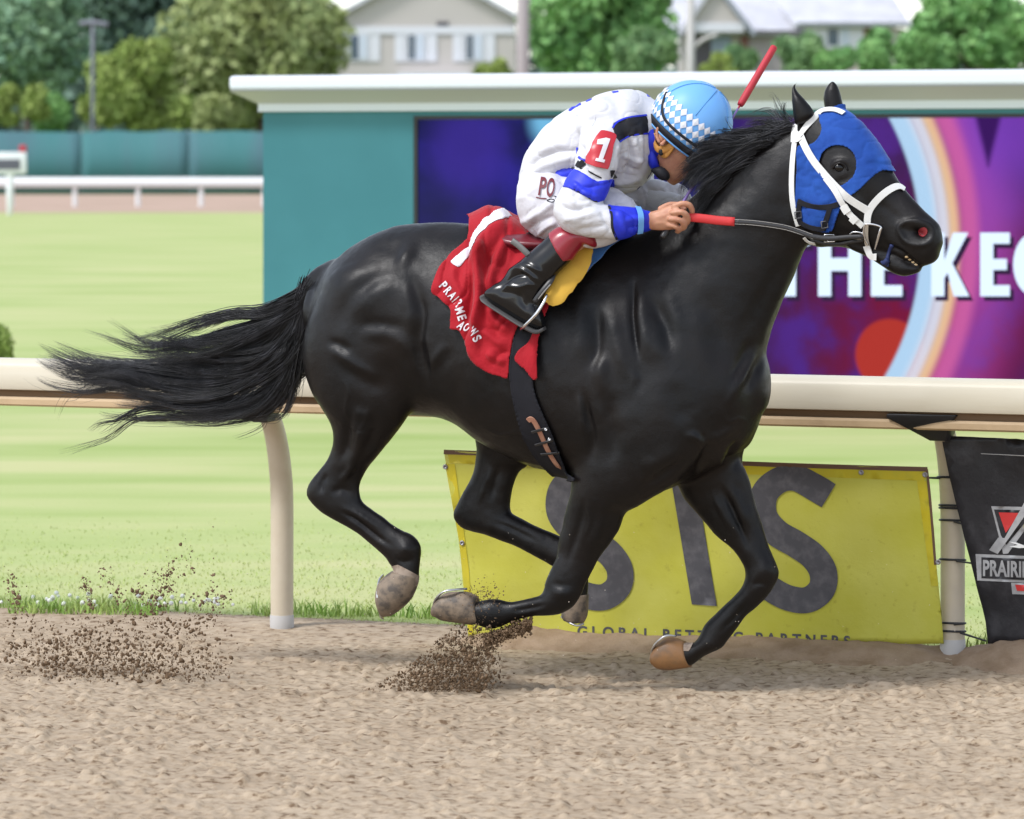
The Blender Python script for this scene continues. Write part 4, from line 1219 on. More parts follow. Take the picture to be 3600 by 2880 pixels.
# blend the seams of the trunk region more than the legs and head
pj = proj(HV)
inner = inpoly(pj, [(1100, 760), (2420, 760), (2760, 600), (2800, 900), (2690, 1500), (2520, 1640), (2040, 1700), (1900, 1620), (1460, 1430), (1240, 1480), (1080, 1300)])
INP = [(1090, 740), (2420, 740), (2700, 440), (2840, 440), (2880, 880), (2740, 1200), (2720, 1500), (2560, 1690), (2300, 1790), (2040, 1740), (1900, 1650), (1460, 1500), (1240, 1520), (1060, 1350)]
inner = inpoly(pj, INP)
wgt = np.where(inner, sstep(0, 90, segdist(pj, INP, True)) * .95 + .05, 0.03)
topb = inpoly(pj, [(1090, 740), (2420, 740), (2700, 440), (2840, 440), (2840, 540), (2420, 860), (1150, 1000)])
wgt = np.where(topb, np.maximum(wgt, .5), wgt)
HV = relax(HV, HF, 85, 0.6, None, wgt)

HN = normals(HV, HF)
pj = proj(HV)
side = (HV - 0) @ NL                 # lateral distance from the horse's mid plane
hn = lat(HYAW)
hside = (HV - HORG) @ hn
ishead = inpoly(pj, [(2760, 200), (3400, 200), (3400, 1000), (2960, 1000), (2850, 880), (2790, 700), (2760, 480)])
# mirror coordinates: photograph position of the same spot on the near side
def near_px(V, s, n):
    M = np.where((s < 0)[:, None], V - 2 * s[:, None] * n, V)
    return proj(M)
mpx = near_px(HV, side, NL)
hpx = near_px(HV, hside, hn)

disp = np.zeros(len(HV))
def sculpt(line, width, depth, on='near', smooth=True, taper=True):
    """soft ridge (depth>0) or groove (depth<0) in mm along a line"""
    global disp
    if on == 'near' and width > 8: width = width * 1.2; depth = depth * .95
    L = crom(line, 5) if smooth and len(line) > 2 else np.array(line, float)
    if on == 'near': pp, w = pj, sstep(.0, .05, side)
    elif on == 'both': pp, w = mpx, np.ones(len(HV))
    elif on == 'far': pp, w = pj, sstep(.0, .03, -side)
    elif on == 'head': pp, w = hpx, sstep(.008, .02, np.abs(hside)) * ishead
    x0, y0 = L.min(0) - 3 * width; x1, y1 = L.max(0) + 3 * width
    m = (pp[:, 0] > x0) & (pp[:, 0] < x1) & (pp[:, 1] > y0) & (pp[:, 1] < y1) & (w > 0)
    if not m.any(): return
    d, _, f = segdist(pp[m], L, nearest=True)
    g = np.exp(-(d / width) ** 2)
    if taper: g *= sstep(0, .4, np.minimum(f, 1 - f) + .03)
    disp[m] += g * w[m] * depth / 1000
def lump(px, py, rx, ry, depth, on='near', rot=0):
    global disp
    if on == 'near': pp, w = pj, sstep(.0, .05, side)
    elif on == 'far': pp, w = pj, sstep(.0, .03, -side)
    elif on == 'both': pp, w = mpx, np.ones(len(HV))
    else: pp, w = hpx, sstep(.004, .015, np.abs(hside)) * ishead
    d = pp - (px, py); c, s = math.cos(R(rot)), math.sin(R(rot))
    a = (d[:, 0] * c + d[:, 1] * s) / rx; b = (-d[:, 0] * s + d[:, 1] * c) / ry
    disp += np.exp(-(a * a + b * b)) * w * depth / 1000

# hindquarters
MU = 1.05
sculpt([(1440, 930), (1462, 1020), (1480, 1105), (1468, 1210), (1490, 1320), (1500, 1400)], 19, -21 * MU)
sculpt([(1425, 980), (1445, 1090), (1438, 1190)], 26, 7 * MU)
lump(1428, 905, 26, 46, 14 * MU, rot=25)
sculpt([(1435, 968), (1350, 978), (1280, 1012), (1222, 1070), (1182, 1140), (1152, 1215)], 24, -9 * MU)
sculpt([(1410, 1015), (1340, 1030), (1280, 1075), (1240, 1135)], 34, 9 * MU)
sculpt([(1150, 1222), (1195, 1250), (1268, 1296), (1340, 1336)], 15, 10 * MU)
sculpt([(1140, 1198), (1190, 1212), (1240, 1240)], 14, -10 * MU)
sculpt([(1160, 1260), (1230, 1310), (1310, 1355), (1390, 1400)], 26, -9 * MU)
sculpt([(1250, 1195), (1310, 1175), (1380, 1182), (1430, 1222), (1458, 1276)], 20, 8 * MU)
sculpt([(1240, 1160), (1310, 1140), (1390, 1148), (1440, 1180)], 18, -6 * MU)
lump(1340, 1250, 60, 40, 6 * MU)
lump(1215, 1010, 60, 80, 7)
lump(2560, 1420, 90, 130, 9, 'both'); lump(2500, 1600, 60, 60, 12, 'near'); lump(2600, 1520, 50, 70, 10, 'far'); lump(1290, 1000, 130, 120, 12, 'both')
sculpt([(1300, 870), (1360, 860), (1430, 880)], 26, -5)
sculpt([(1505, 1310), (1530, 1262), (1575, 1200)], 15, 6)
sculpt([(1525, 1330), (1556, 1280), (1600, 1220)], 18, -4)
for k in range(5):
    sculpt([(1448 + 10 * k, 1190), (1460 + 10 * k, 1260), (1480 + 8 * k, 1335)], 3.6, -6)
sculpt([(1235, 1450), (1270, 1455), (1310, 1470)], 16, 7)
sculpt([(1235, 1430), (1225, 1500), (1215, 1570), (1190, 1640)], 13, -10)
sculpt([(1275, 1470), (1270, 1550), (1240, 1620), (1215, 1690)], 13, 7)
sculpt([(1320, 1450), (1310, 1530), (1280, 1600)], 14, -6)
sculpt([(1190, 1700), (1225, 1660), (1245, 1620)], 9, 7); sculpt([(1160, 1740), (1200, 1720), (1240, 1740)], 10, -6)
sculpt([(1180, 1790), (1250, 1830), (1330, 1890), (1390, 1925)], 7, -9); sculpt([(1200, 1780), (1270, 1815), (1350, 1870)], 8, 4)
sculpt([(1150, 1665), (1130, 1700), (1130, 1740)], 9, -7)
lump(1425, 1930, 24, 20, 6); sculpt([(1385, 1960), (1420, 1975), (1460, 1965)], 8, -4)
# barrel, shoulder
for i in range(6):
    x = 1550 + i * 62
    sculpt([(x + 10, 1110), (x + 20, 1220), (x + 50, 1350), (x + 90, 1480)], 17, -3.5)
sculpt([(2228, 960), (2224, 1060), (2224, 1120), (2234, 1200), (2250, 1290)], 9, -17)
sculpt([(2238, 1270), (2252, 1330), (2244, 1390)], 14, -5)
sculpt([(2255, 990), (2256, 1080), (2268, 1190), (2278, 1290)], 20, 9 * MU)
lump(2308, 1225, 34, 60, 9 * MU, rot=-15)
sculpt([(2150, 1060), (2160, 1160), (2185, 1260), (2215, 1345)], 24, 11 * MU)
lump(2235, 1330, 26, 34, 7); lump(2105, 1310, 26, 40, 8)
sculpt([(2088, 1060), (2098, 1140), (2098, 1230), (2076, 1310)], 17, -15 * MU)
sculpt([(2030, 1030), (2038, 1120), (2042, 1210), (2030, 1290)], 26, 10 * MU)
sculpt([(2115, 1230), (2116, 1330), (2118, 1420)], 20, 8)
sculpt([(2046, 1360), (2064, 1450), (2084, 1540), (2074, 1630)], 13, -15 * MU)
sculpt([(2036, 1370), (2044, 1440), (2052, 1540)], 10, 11)
sculpt([(2160, 1370), (2148, 1460), (2160, 1560), (2130, 1650)], 20, -9)
sculpt([(2200, 1400), (2195, 1500), (2190, 1600)], 30, 6)
sculpt([(2285, 1020), (2312, 1090), (2340, 1150), (2360, 1250)], 21, -16 * MU)
sculpt([(2330, 990), (2370, 1090), (2392, 1180)], 26, 9)
sculpt([(2470, 1000), (2520, 1150), (2540, 1290)], 40, -11)
sculpt([(2420, 1080), (2460, 1200), (2470, 1320)], 34, 7)
sculpt([(2668, 1205), (2628, 1290), (2590, 1355), (2550, 1430)], 13, 12)
sculpt([(2690, 1240), (2652, 1315), (2620, 1390)], 15, -11); sculpt([(2650, 1180), (2600, 1280), (2560, 1350)], 14, -9)
sculpt([(2590, 1492), (2530, 1530), (2470, 1552)], 14, 10)
sculpt([(2400, 1530), (2440, 1535), (2480, 1560)], 12, 9); sculpt([(2430, 1515), (2452, 1545), (2462, 1570)], 7, 6); sculpt([(2470, 1520), (2472, 1550)], 6, -6)
sculpt([(2420, 1500), (2380, 1420), (2370, 1330)], 36, -9)
sculpt([(2498, 1545), (2472, 1595), (2452, 1650), (2440, 1700)], 11, -17)
sculpt([(2540, 1570), (2520, 1620), (2500, 1690)], 16, 9)
sculpt([(2600, 1540), (2560, 1600), (2540, 1670)], 12, -14, 'both')
sculpt([(2420, 1605), (2360, 1650), (2300, 1690), (2240, 1730)], 12, -11)
sculpt([(2400, 1570), (2320, 1620), (2240, 1660)], 22, 8)
lump(2330, 1430, 100, 110, 9); lump(2240, 1500, 60, 90, 5)
# veins
for ln in ([(2640, 1500), (2600, 1470), (2560, 1480), (2530, 1450)], [(1200, 1330), (1225, 1380), (1215, 1440), (1235, 1500)], [(1690, 1500), (1760, 1530), (1830, 1520), (1900, 1560)], [(2060, 1760), (2075, 1830), (2050, 1900)], [(1300, 1400), (1290, 1470), (1262, 1520), (1250, 1600)]):
    sculpt(ln, 5, 3.5)
# neck
sculpt([(2455, 735), (2540, 645), (2640, 570), (2760, 500)], 14, 6); sculpt([(2480, 760), (2570, 680), (2660, 620)], 26, -5)
sculpt([(2810, 900), (2740, 1030), (2690, 1160), (2640, 1260)], 22, 7); sculpt([(2780, 880), (2700, 1010), (2640, 1120), (2590, 1230)], 24, -7)
sculpt([(2780, 560), (2760, 680), (2780, 800)], 24, -6)
sculpt([(2700, 640), (2620, 780), (2560, 920)], 40, 5)
# forelegs
sculpt([(2060, 1740), (2040, 1830), (2010, 1930), (1990, 2000)], 11, -6)
sculpt([(2130, 1760), (2110, 1850), (2070, 1940)], 18, 5)
lump(1975, 2085, 30, 26, 6); sculpt([(1940, 2040), (1965, 2060), (2010, 2060)], 10, -4)
sculpt([(1930, 2125), (1860, 2140), (1790, 2150)], 8, -5)
sculpt([(2530, 1700), (2570, 1780), (2610, 1870), (2640, 1940)], 9, -11, 'far'); sculpt([(2560, 1690), (2605, 1790), (2645, 1880)], 14, 6, 'far')
sculpt([(2500, 1730), (2540, 1800), (2590, 1890)], 12, 5, 'far')
lump(2690, 2000, 26, 34, 6, 'far'); sculpt([(2640, 2060), (2670, 2050), (2700, 2060)], 8, -4, 'far')
sculpt([(2640, 2110), (2590, 2165), (2530, 2225)], 7, -5, 'far')
sculpt([(1760, 1620), (1740, 1700), (1720, 1770)], 10, -6, 'far'); sculpt([(1730, 1640), (1700, 1720), (1680, 1780)], 9, 5, 'far')
sculpt([(1720, 1830), (1800, 1860), (1900, 1910)], 7, -5, 'far')
# head: crest of the cheek, socket, nostril, mouth
sculpt([(2925, 655), (2990, 690), (3060, 735)], 12, 5, 'head')
sculpt([(2890, 625), (2950, 665), (3010, 715)], 14, -4, 'head')
sculpt([(2915, 600), (2935, 570), (2975, 566), (3005, 598)], 7, 5, 'head')
sculpt([(2930, 640), (2970, 632), (3000, 610)], 8, -5, 'head')
lump(2955, 590, 14, 10, -8, 'head')
sculpt([(3075, 700), (3130, 745), (3180, 785)], 14, -4, 'head')
nost = smoothpoly([(3160, 800), (3185, 782), (3225, 778), (3262, 790), (3280, 815), (3272, 845), (3240, 860), (3200, 855), (3172, 832)], 4)
sculpt(np.vstack((nost, nost[:1])), 9, 9, 'head', False, False)
lump(3230, 818, 36, 23, -52, 'head', 12)
sculpt([(3100, 850), (3135, 868), (3170, 886), (3212, 922), (3248, 940)], 6, -12, 'head')
sculpt([(3110, 880), (3150, 905), (3200, 940)], 12, 4, 'head')
sculpt([(2870, 760), (2905, 830), (2960, 850)], 14, -3, 'head')
# gentle skin irregularity
disp += vnoise(HV * 9, 3, 2) * 0.0034 + vnoise(HV * 24, 5, 2) * 0.0014
E_ = edges_of(HF); dg_ = np.maximum(np.bincount(E_[:, 0], minlength=len(HV)) + np.bincount(E_[:, 1], minlength=len(HV)), 1)
for _ in range(2):
    disp = .4 * disp + .6 * (np.bincount(E_[:, 0], disp[E_[:, 1]], len(HV)) + np.bincount(E_[:, 1], disp[E_[:, 0]], len(HV))) / dg_
legs_ = ~inpoly(pj, INP) & (pj[:, 1] > 1450)
HV = HV + HN * (disp * np.where(legs_, 1.5, .98))[:, None]
HV = relax(HV, HF, 1, 0.4, None)
HN = normals(HV, HF)
HT = BVHTree.FromPolygons([tuple(v) for v in HV], [tuple(map(int, f)) for f in HF])

M_coat = bpy.data.materials.new('black_coat'); M_coat.use_nodes = True
nt = M_coat.node_tree; b = nt.nodes['Principled BSDF']; L = nt.links.new
tc = N_(nt, 'ShaderNodeTexCoord')
mp = N_(nt, 'ShaderNodeMapping'); mp.inputs['Scale'].default_value = (.35, .35, 1.0); mp.inputs['Rotation'].default_value = (0, R(25), 0)
L(tc.outputs['Object'], mp.inputs['Vector'])
hr = N_(nt, 'ShaderNodeTexNoise', Scale=420.0, Detail=3.0, Roughness=.7); L(mp.outputs[0], hr.inputs['Vector'])
md = N_(nt, 'ShaderNodeTexNoise', Scale=38.0, Detail=5.0, Roughness=.6); L(tc.outputs['Object'], md.inputs['Vector'])
lo = N_(nt, 'ShaderNodeTexNoise', Scale=4.5, Detail=4.0, Roughness=.55); L(tc.outputs['Object'], lo.inputs['Vector'])
cr = N_(nt, 'ShaderNodeValToRGB'); cr.color_ramp.elements[0].position = .35; cr.color_ramp.elements[0].color = (.0032, .0032, .0038, 1); cr.color_ramp.elements[1].position = .7; cr.color_ramp.elements[1].color = (.0075, .0054, .0050, 1)
L(lo.outputs['Fac'], cr.inputs['Fac']); L(cr.outputs[0], b.inputs['Base Color'])
rm = N_(nt, 'ShaderNodeMapRange'); rm.inputs['From Min'].default_value = .3; rm.inputs['From Max'].default_value = .7; rm.inputs['To Min'].default_value = .33; rm.inputs['To Max'].default_value = .45
L(md.outputs['Fac'], rm.inputs['Value']); L(rm.outputs[0], b.inputs['Roughness'])
b.inputs['Specular IOR Level'].default_value = .25
b1 = N_(nt, 'ShaderNodeBump', Strength=.30, Distance=.004); L(md.outputs['Fac'], b1.inputs['Height'])
b2 = N_(nt, 'ShaderNodeBump', Strength=.45, Distance=.0015); L(hr.outputs['Fac'], b2.inputs['Height']); L(b1.outputs[0], b2.inputs['Normal']); L(b2.outputs[0], b.inputs['Normal'])
M_hoof = pmat('hoof_horn', (0.20, 0.15, 0.105), 0.55, 0.4, var=((0.075, 0.06, 0.048), 24.0, .42, .62), bump=(90, .3, .003))
M_shoe = pmat('horseshoe_metal', (0.55, 0.55, 0.56), 0.35, 0.5, 0.9)
M_hair = pmat('black_hair', (0.010, 0.010, 0.012), 0.36, 0.5, var=((0.055, 0.055, 0.066), 16, .45, .75))
M_eye = pmat('horse_eye', (0.004, 0.003, 0.003), 0.12, 0.4)
M_nos = pmat('nostril_lining', (0.22, 0.02, 0.026), 0.45, 0.5)
M_tooth = pmat('teeth', (0.55, 0.40, 0.22), 0.4)
M_tongue = pmat('tie_cloth_navy', (0.01, 0.02, 0.09), 0.7)

horse = empty('horse', (0, 0, 0), 'black racehorse galloping to the right along the track', 'horse')
horse_body = mk('body', (HV, HF), M_coat, horse)

def hoof(st, name='hoof', shoe=None, white=None):
    V, F = loft(st, sub=5, ring=24, bulge=0.05, sq=.9)
    V = V + vnoise(V * 40, 8)[:, None] * 0.0012
    ob = mk(name, (V, F), M_hoof, horse)
    return ob
hf = hoof([(1378, 2008, 1472, 2026, .115, .042), (1358, 2022, 1462, 2070, .115, .050), (1345, 2035, 1435, 2118, .115, .056), (1334, 2050, 1385, 2160, .115, .058), (1332, 2066, 1352, 2170, .115, .058)])
hf2 = hoof([(1986, 2098, 2066, 2090, -.12, .042), (1984, 2125, 2066, 2125, -.12, .048), (1978, 2158, 2062, 2165, -.12, .055), (1985, 2175, 2050, 2190, -.12, .056)])
hf3 = hoof([(1672, 2096, 1690, 2196, .115, .042), (1640, 2080, 1650, 2196, .115, .050), (1600, 2080, 1604, 2190, .115, .055), (1560, 2088, 1562, 2182, .115, .057), (1535, 2118, 1532, 2168, .115, .056)])
M_hoof_, M_hoof = M_hoof, pmat('hoof_amber', (.23, .115, .045), .45, .4, var=((.13, .08, .045), 18, .45, .7), bump=(90, .3, .003))
hf4 = hoof([(2405, 2254, 2428, 2346, -.115, .042), (2378, 2244, 2392, 2352, -.115, .050), (2345, 2242, 2352, 2357, -.115, .055), (2316, 2260, 2318, 2353, -.115, .057), (2300, 2285, 2303, 2338, -.115, .056)])
M_hoof = M_hoof_
# shoes: a rim along the edge of the sole
mk('horseshoe', strap([P(1350, 2026, .06), P(1336, 2045, .115), P(1330, 2100, .165), P(1340, 2160, .13), P(1350, 2172, .10)], [(-1, 0, 0)] * 5, .016, .007), M_shoe, hf)
mk('horseshoe', strap([P(1640, 2074, .115), P(1600, 2077, .15), P(1560, 2084, .165), P(1532, 2112, .15), P(1526, 2142, .115)], [(0, 0, 1)] * 5, .014, .007), M_shoe, hf3)
mk('horseshoe', strap([P(2375, 2240, -.09), P(2345, 2238, -.07), P(2316, 2256, -.065), P(2297, 2284, -.08), P(2293, 2312, -.115)], [(-.4, 0, 1)] * 5, .014, .007), M_shoe, hf4)
mk('horseshoe', strap([P(1976, 2166, -.10), P(2000, 2184, -.075), P(2028, 2197, -.07), P(2050, 2190, -.09)], [(0, 0, -1)] * 4, .014, .006), M_shoe, hf2)

M_sock = pmat('pale_pastern', (.30, .24, .19), .8, .2, var=((.18, .13, .10), 40, .45, .65))
def cast(px, py, V=None, tree=None):
    """nearest skin point seen at (px,py): position and normal"""
    d = Vector(ray(px, py)).normalized()
    r = (tree or HT).ray_cast(Vector(CAMP), d)
    if r[0] is None: return None, None
    return np.array(r[0]), np.array(r[1])

e0, en = cast(2953, 590)
mk('eye', ball(e0 - en * .008, (.021, .017, .017), 14, np.array(((math.cos(.3), 0, -math.sin(.3)), tuple(en), (math.sin(.3), 0, math.cos(.3))))), M_eye, horse)
# lids
for pts, r_ in (([(2928, 592), (2938, 578), (2955, 573), (2972, 582), (2980, 598)], .0034),):
    q = []
    for x, y in pts:
        a, n_ = cast(x, y); q.append(a + n_ * .002)
    mk('eyelid', tube(q, r_, 8), M_coat, horse)
# red lining of the nostril
nv, nf = patch2d(smoothpoly([(3228, 812), (3238, 802), (3252, 800), (3260, 810), (3257, 824), (3245, 832), (3232, 827)], 4), 6)
q = []
for x, y in nv:
    a, n_ = cast(x, y); q.append(a + np.array((0, -1, 0)) * .0025)
mk('nostril_lining', (np.array(q), nf), M_nos, horse)
for i, (x, y) in enumerate([(3188, 905), (3199, 914), (3211, 923), (3222, 930)]):
    a, n_ = cast(x, y)
    mk('tooth', ball(a - n_ * .006, (.010, .008, .0065), 6), M_tooth, horse)

def strands(name, guides, n, r0, mat, parent, seg=12, seed=1, curl=0.012, locks=9, tipr=.005, shorten=.16):
    """hair: thin tapering tubes gathered in locks; guides are (points, weight, root spread, tip spread)"""
    rg = np.random.default_rng(seed)
    VS, FS, base = [], [], 0
    wts = np.array([g[1] for g in guides], float)
    G = [crom(np.array(g[0], float), 8) for g in guides]
    LK = []
    for gi, g in enumerate(guides):
        for k in range(max(2, int(round(locks * g[1])))):
            LK.append((gi, rg.normal(0, 1, 3) * g[2], rg.normal(0, 1, 3) * g[3], max(.45, 1 - abs(rg.normal(0, shorten))), rg.uniform(0, 6.28, 3), rg.uniform(2.5, 7, 3), rg.uniform(.4, 1.4), rg.uniform(.4, 1.6)))
    lw = np.array([wts[l[0]] / max(2, int(round(locks * wts[l[0]]))) * l[7] for l in LK]); lw /= lw.sum()
    t = np.linspace(0, 1, seg + 1); tt = t[:, None]
    ang = np.arange(3) * 2 * np.pi / 3
    for i in range(n):
        lk = LK[rg.choice(len(LK), p=lw)]
        A = G[lk[0]]
        end = np.clip(lk[3] * (1 - abs(rg.normal(0, .08))), .3, 1)
        s = np.linspace(0, len(A) - 1, seg + 1) * end
        i0 = np.floor(s).astype(int); i1 = np.minimum(i0 + 1, len(A) - 1); f = (s - i0)[:, None]
        C = A[i0] * (1 - f) + A[i1] * f
        C = C + lk[1] * (1 - tt) + lk[2] * tt ** 1.2 + np.sin(tt * lk[5] + lk[4]) * curl * lk[6] * tt
        fly = 3.0 if rg.uniform() < .06 else 1.0
        C = C + rg.normal(0, 1, 3) * .010 * (1 - tt) + rg.normal(0, 1, 3) * tipr * fly * tt ** .8 + np.sin(tt * rg.uniform(3, 9, 3) + rg.uniform(0, 6.28, 3)) * .0035 * fly * tt
        T = np.gradient(C, axis=0); T /= np.maximum(np.linalg.norm(T, axis=1), 1e-9)[:, None]
        a = np.cross(T, (0.1, 1, .2)); a /= np.maximum(np.linalg.norm(a, axis=1), 1e-9)[:, None]
        b = np.cross(T, a)
        rr = r0 * rg.uniform(.5, 1.4) * (1 - t ** 2 * .9)
        RG = C[:, None, :] + rr[:, None, None] * (np.cos(ang)[None, :, None] * a[:, None, :] + np.sin(ang)[None, :, None] * b[:, None, :])
        VS.append(RG.reshape(-1, 3))
        j = np.arange(seg)[:, None] * 3; k = np.arange(3)[None, :]; k2 = (k + 1) % 3
        FS.append(np.stack((j + k, j + k2, j + 3 + k2, j + 3 + k), -1).reshape(-1, 4) + base); base += (seg + 1) * 3
    return mk(name, (np.vstack(VS), np.vstack(FS)), mat, parent)

def G3(pts, l0=0.0, l1=0.0, **k):
    n = len(pts)
    return [P(x, y, l0 + (l1 - l0) * i / (n - 1)) for i, (x, y) in enumerate(pts)]
tail_guides = []
for pts, w, l0, l1, r0, r1 in [
    ([(1125, 985), (1040, 1050), (930, 1095), (820, 1100), (700, 1130), (560, 1180), (440, 1200), (370, 1165)], 1.2, 0, .05, .012, .030),
    ([(1120, 995), (1040, 1075), (930, 1130), (800, 1160), (650, 1210), (520, 1220), (430, 1190), (345, 1150)], 1.2, 0, 0, .014, .028),
    ([(1115, 1000), (1050, 1090), (960, 1150), (840, 1200), (700, 1235), (560, 1230), (460, 1215)], 2.2, 0, .05, .018, .032),
    ([(1110, 1005), (1050, 1110), (960, 1200), (830, 1260), (660, 1290), (480, 1300), (320, 1290), (215, 1255), (150, 1235)], 2.2, 0, -.04, .018, .026),
    ([(1105, 1010), (1050, 1130), (960, 1240), (820, 1310), (640, 1335), (460, 1320), (330, 1335), (210, 1310), (140, 1270)], 2.2, 0, .03, .018, .026),
    ([(1105, 1015), (1060, 1150), (980, 1270), (850, 1360), (700, 1390), (540, 1370), (420, 1330), (300, 1345), (200, 1325)], 2.2, 0, .08, .018, .026),
    ([(1100, 1020), (1060, 1180), (1000, 1300), (900, 1400), (760, 1430), (600, 1430), (450, 1420), (380, 1400)], 2.0, 0, -.05, .018, .028),
    ([(1095, 1030), (1060, 1200), (1010, 1340), (930, 1430), (820, 1455), (680, 1455), (560, 1440)], 1.8, 0, .05, .018, .028),
    ([(1095, 1040), (1065, 1180), (1050, 1300), (1000, 1400), (950, 1450), (880, 1468)], .8, 0, .0, .018, .022),
    ([(1080, 1030), (1040, 1140), (980, 1220), (880, 1270), (760, 1290), (600, 1270), (500, 1250)], 1.6, 0, .06, .018, .032),
    ([(900, 1400), (700, 1450), (560, 1450), (460, 1470), (380, 1540), (290, 1570), (200, 1580)], .10, .02, .02, .008, .006),
    ([(600, 1430), (480, 1440), (400, 1490), (330, 1515), (270, 1525)], .07, .02, .02, .006, .005),
    ([(1000, 1420), (940, 1450), (910, 1490), (870, 1540), (840, 1575)], .05, .0, .0, .006, .004),
    ([(340, 1330), (280, 1380), (230, 1410), (190, 1480)], .03, .0, .0, .004, .003),
    ([(1090, 1290), (1030, 1345), (960, 1370), (900, 1390)], .15, .0, .0, .006, .012),
]:
    tail_guides.append((G3(pts, l0, l1), w, r0, r1))
tail = strands('tail', tail_guides, 4600, .0013, M_hair, horse, 18, 3, .022, 8, .006, .2)
mane_guides = []
for pts, w, l0, l1, r0, r1 in [
    ([(2780, 440), (2730, 455), (2670, 455), (2600, 475), (2540, 500)], 1.3, .02, .05, .012, .012),
    ([(2740, 465), (2690, 480), (2630, 500), (2560, 530), (2500, 560), (2455, 600)], 1.5, .02, .09, .012, .014),
    ([(2700, 490), (2640, 520), (2570, 560), (2510, 600), (2460, 640), (2430, 690)], 1.6, .03, .12, .012, .014),
    ([(2650, 520), (2590, 550), (2530, 595), (2480, 640), (2440, 690), (2420, 730)], 1.6, .05, .13, .012, .014),
    ([(2600, 550), (2550, 590), (2500, 640), (2460, 690), (2435, 740)], 1.4, .06, .13, .012, .013),
    ([(2620, 530), (2560, 540), (2490, 560), (2430, 580), (2400, 600)], 1.3, .04, .12, .012, .014),
    ([(2560, 580), (2500, 590), (2450, 610), (2415, 640), (2400, 670)], 1.3, .05, .13, .010, .013),
    ([(2770, 445), (2720, 430), (2670, 420), (2630, 425)], .5, .0, .0, .010, .012),
    ([(2700, 480), (2630, 470), (2560, 480), (2500, 500), (2455, 520)], 1.4, .02, .08, .012, .013),
    ([(2640, 520), (2570, 520), (2510, 530), (2460, 548), (2420, 560)], 1.3, .03, .12, .012, .013),
    ([(2770, 440), (2755, 400), (2730, 365), (2690, 340), (2665, 345)], .16, .0, .0, .010, .007),
    ([(2760, 445), (2720, 400), (2660, 395), (2620, 410), (2590, 440)], .16, .0, .0, .008, .010),
    ([(2740, 460), (2690, 425), (2640, 415), (2600, 430)], .2, .02, .02, .008, .010),
    ([(2650, 510), (2600, 480), (2570, 440), (2555, 410), (2575, 395)], .06, .04, .06, .006, .006),
    ([(2640, 510), (2580, 490), (2545, 455), (2530, 425)], .06, .05, .06, .006, .006),
    ([(2660, 505), (2590, 530), (2510, 560), (2450, 590), (2410, 625), (2385, 650)], 1.5, .05, .15, .012, .016),
    ([(2690, 490), (2610, 505), (2530, 520), (2460, 540), (2405, 570), (2375, 600)], 1.4, .05, .15, .012, .016),
    ([(2600, 555), (2530, 590), (2470, 625), (2425, 665), (2400, 700)], 1.4, .06, .16, .012, .015),
    ([(2640, 515), (2570, 505), (2500, 500), (2445, 512), (2400, 535)], .9, .05, .14, .012, .014),
    ([(2520, 640), (2470, 700), (2440, 770), (2430, 810)], .4, .09, .11, .010, .010)]:
    mane_guides.append((G3(pts, l0, l1), w, r0, r1))
mane = strands('mane', mane_guides, 2600, .0011, M_hair, horse, 12, 5, .014, 9, .005, .28)
# ================================================================== TACK
def grab(V, F, N, pp, poly, holes=(), extra=None):
    """faces of a skin whose corners fall inside a photo polygon; border vertices are drawn onto the outline"""
    inn = inpoly(pp, poly)
    for h in holes: inn &= ~inpoly(pp, h)
    if extra is not None: inn &= extra
    fm = inn[F].all(1)
    Fs = F[fm]
    used = np.unique(Fs); mp = -np.ones(len(V), int); mp[used] = np.arange(len(used))
    Fn = mp[Fs]
    cnt_all = np.bincount(F.ravel(), minlength=len(V)); cnt = np.bincount(Fs.ravel(), minlength=len(V))
    border = (cnt < cnt_all)[used]
    Vn, Nn, pn = V[used].copy(), N[used], pp[used]
    bi = np.where(border)[0]
    if len(bi):
        best = np.full(len(bi), 1e9); tgt = pn[bi].copy()
        for pl in [poly] + list(holes):
            d, q, _ = segdist(pn[bi], pl, True, True)
            m = d < best; best[m] = d[m]; tgt[m] = q[m]
        dl = tgt - pn[bi]; ok = best < 12
        k = (Vn[bi, 1] + DIST) / DIST / 1000
        mv = np.stack((dl[:, 0] * k, 0 * k, -dl[:, 1] * k), 1)
        nn = Nn[bi]; mv -= (mv * nn).sum(1)[:, None] * nn
        Vn[bi] += mv * ok[:, None]
    return Vn, Fn, Nn, pn
def fold(pn, line, width, depth, smooth=True):
    L = crom(line, 5) if smooth and len(line) > 2 else np.array(line, float)
    d, _, f = segdist(pn, L, nearest=True)
    return np.exp(-(d / width) ** 2) * sstep(0, .3, np.minimum(f, 1 - f) + .06) * depth / 1000

M_red = pmat('red_cloth', (.36, .009, .018), .75, .2, sheen=.15, bump=(26, .45, .010), var=((.30, .008, .014), 6, .4, .7))
M_wcl = pmat('white_applique', (.66, .64, .68), .8, .2)
M_hood = pmat('blue_hood', (.012, .055, .27), .8, .2, sheen=.12, bump=(300, .5, .002), var=((.020, .085, .37), 11, .4, .7))
M_wstrap = pmat('white_biothane', (.68, .68, .66), .45, .4)
M_lea = pmat('black_leather', (.016, .015, .016), .42, .5, bump=(160, .12, .001))
M_web = pmat('black_webbing', (.014, .014, .018), .8, .2, bump=(300, .2, .001))
M_tanl = pmat('tan_leather', (.30, .14, .09), .55, .4, var=((.40, .22, .15), 20, .4, .7))
M_yfoam = pmat('yellow_foam', (.62, .37, .055), .8, .2, bump=(70, .25, .003), var=((.55, .32, .05), 14, .4, .7))
M_tow = pmat('blue_towel', (.055, .16, .45), .9, .1, sheen=.3, bump=(260, .5, .002), var=((.08, .22, .55), 10, .4, .7))
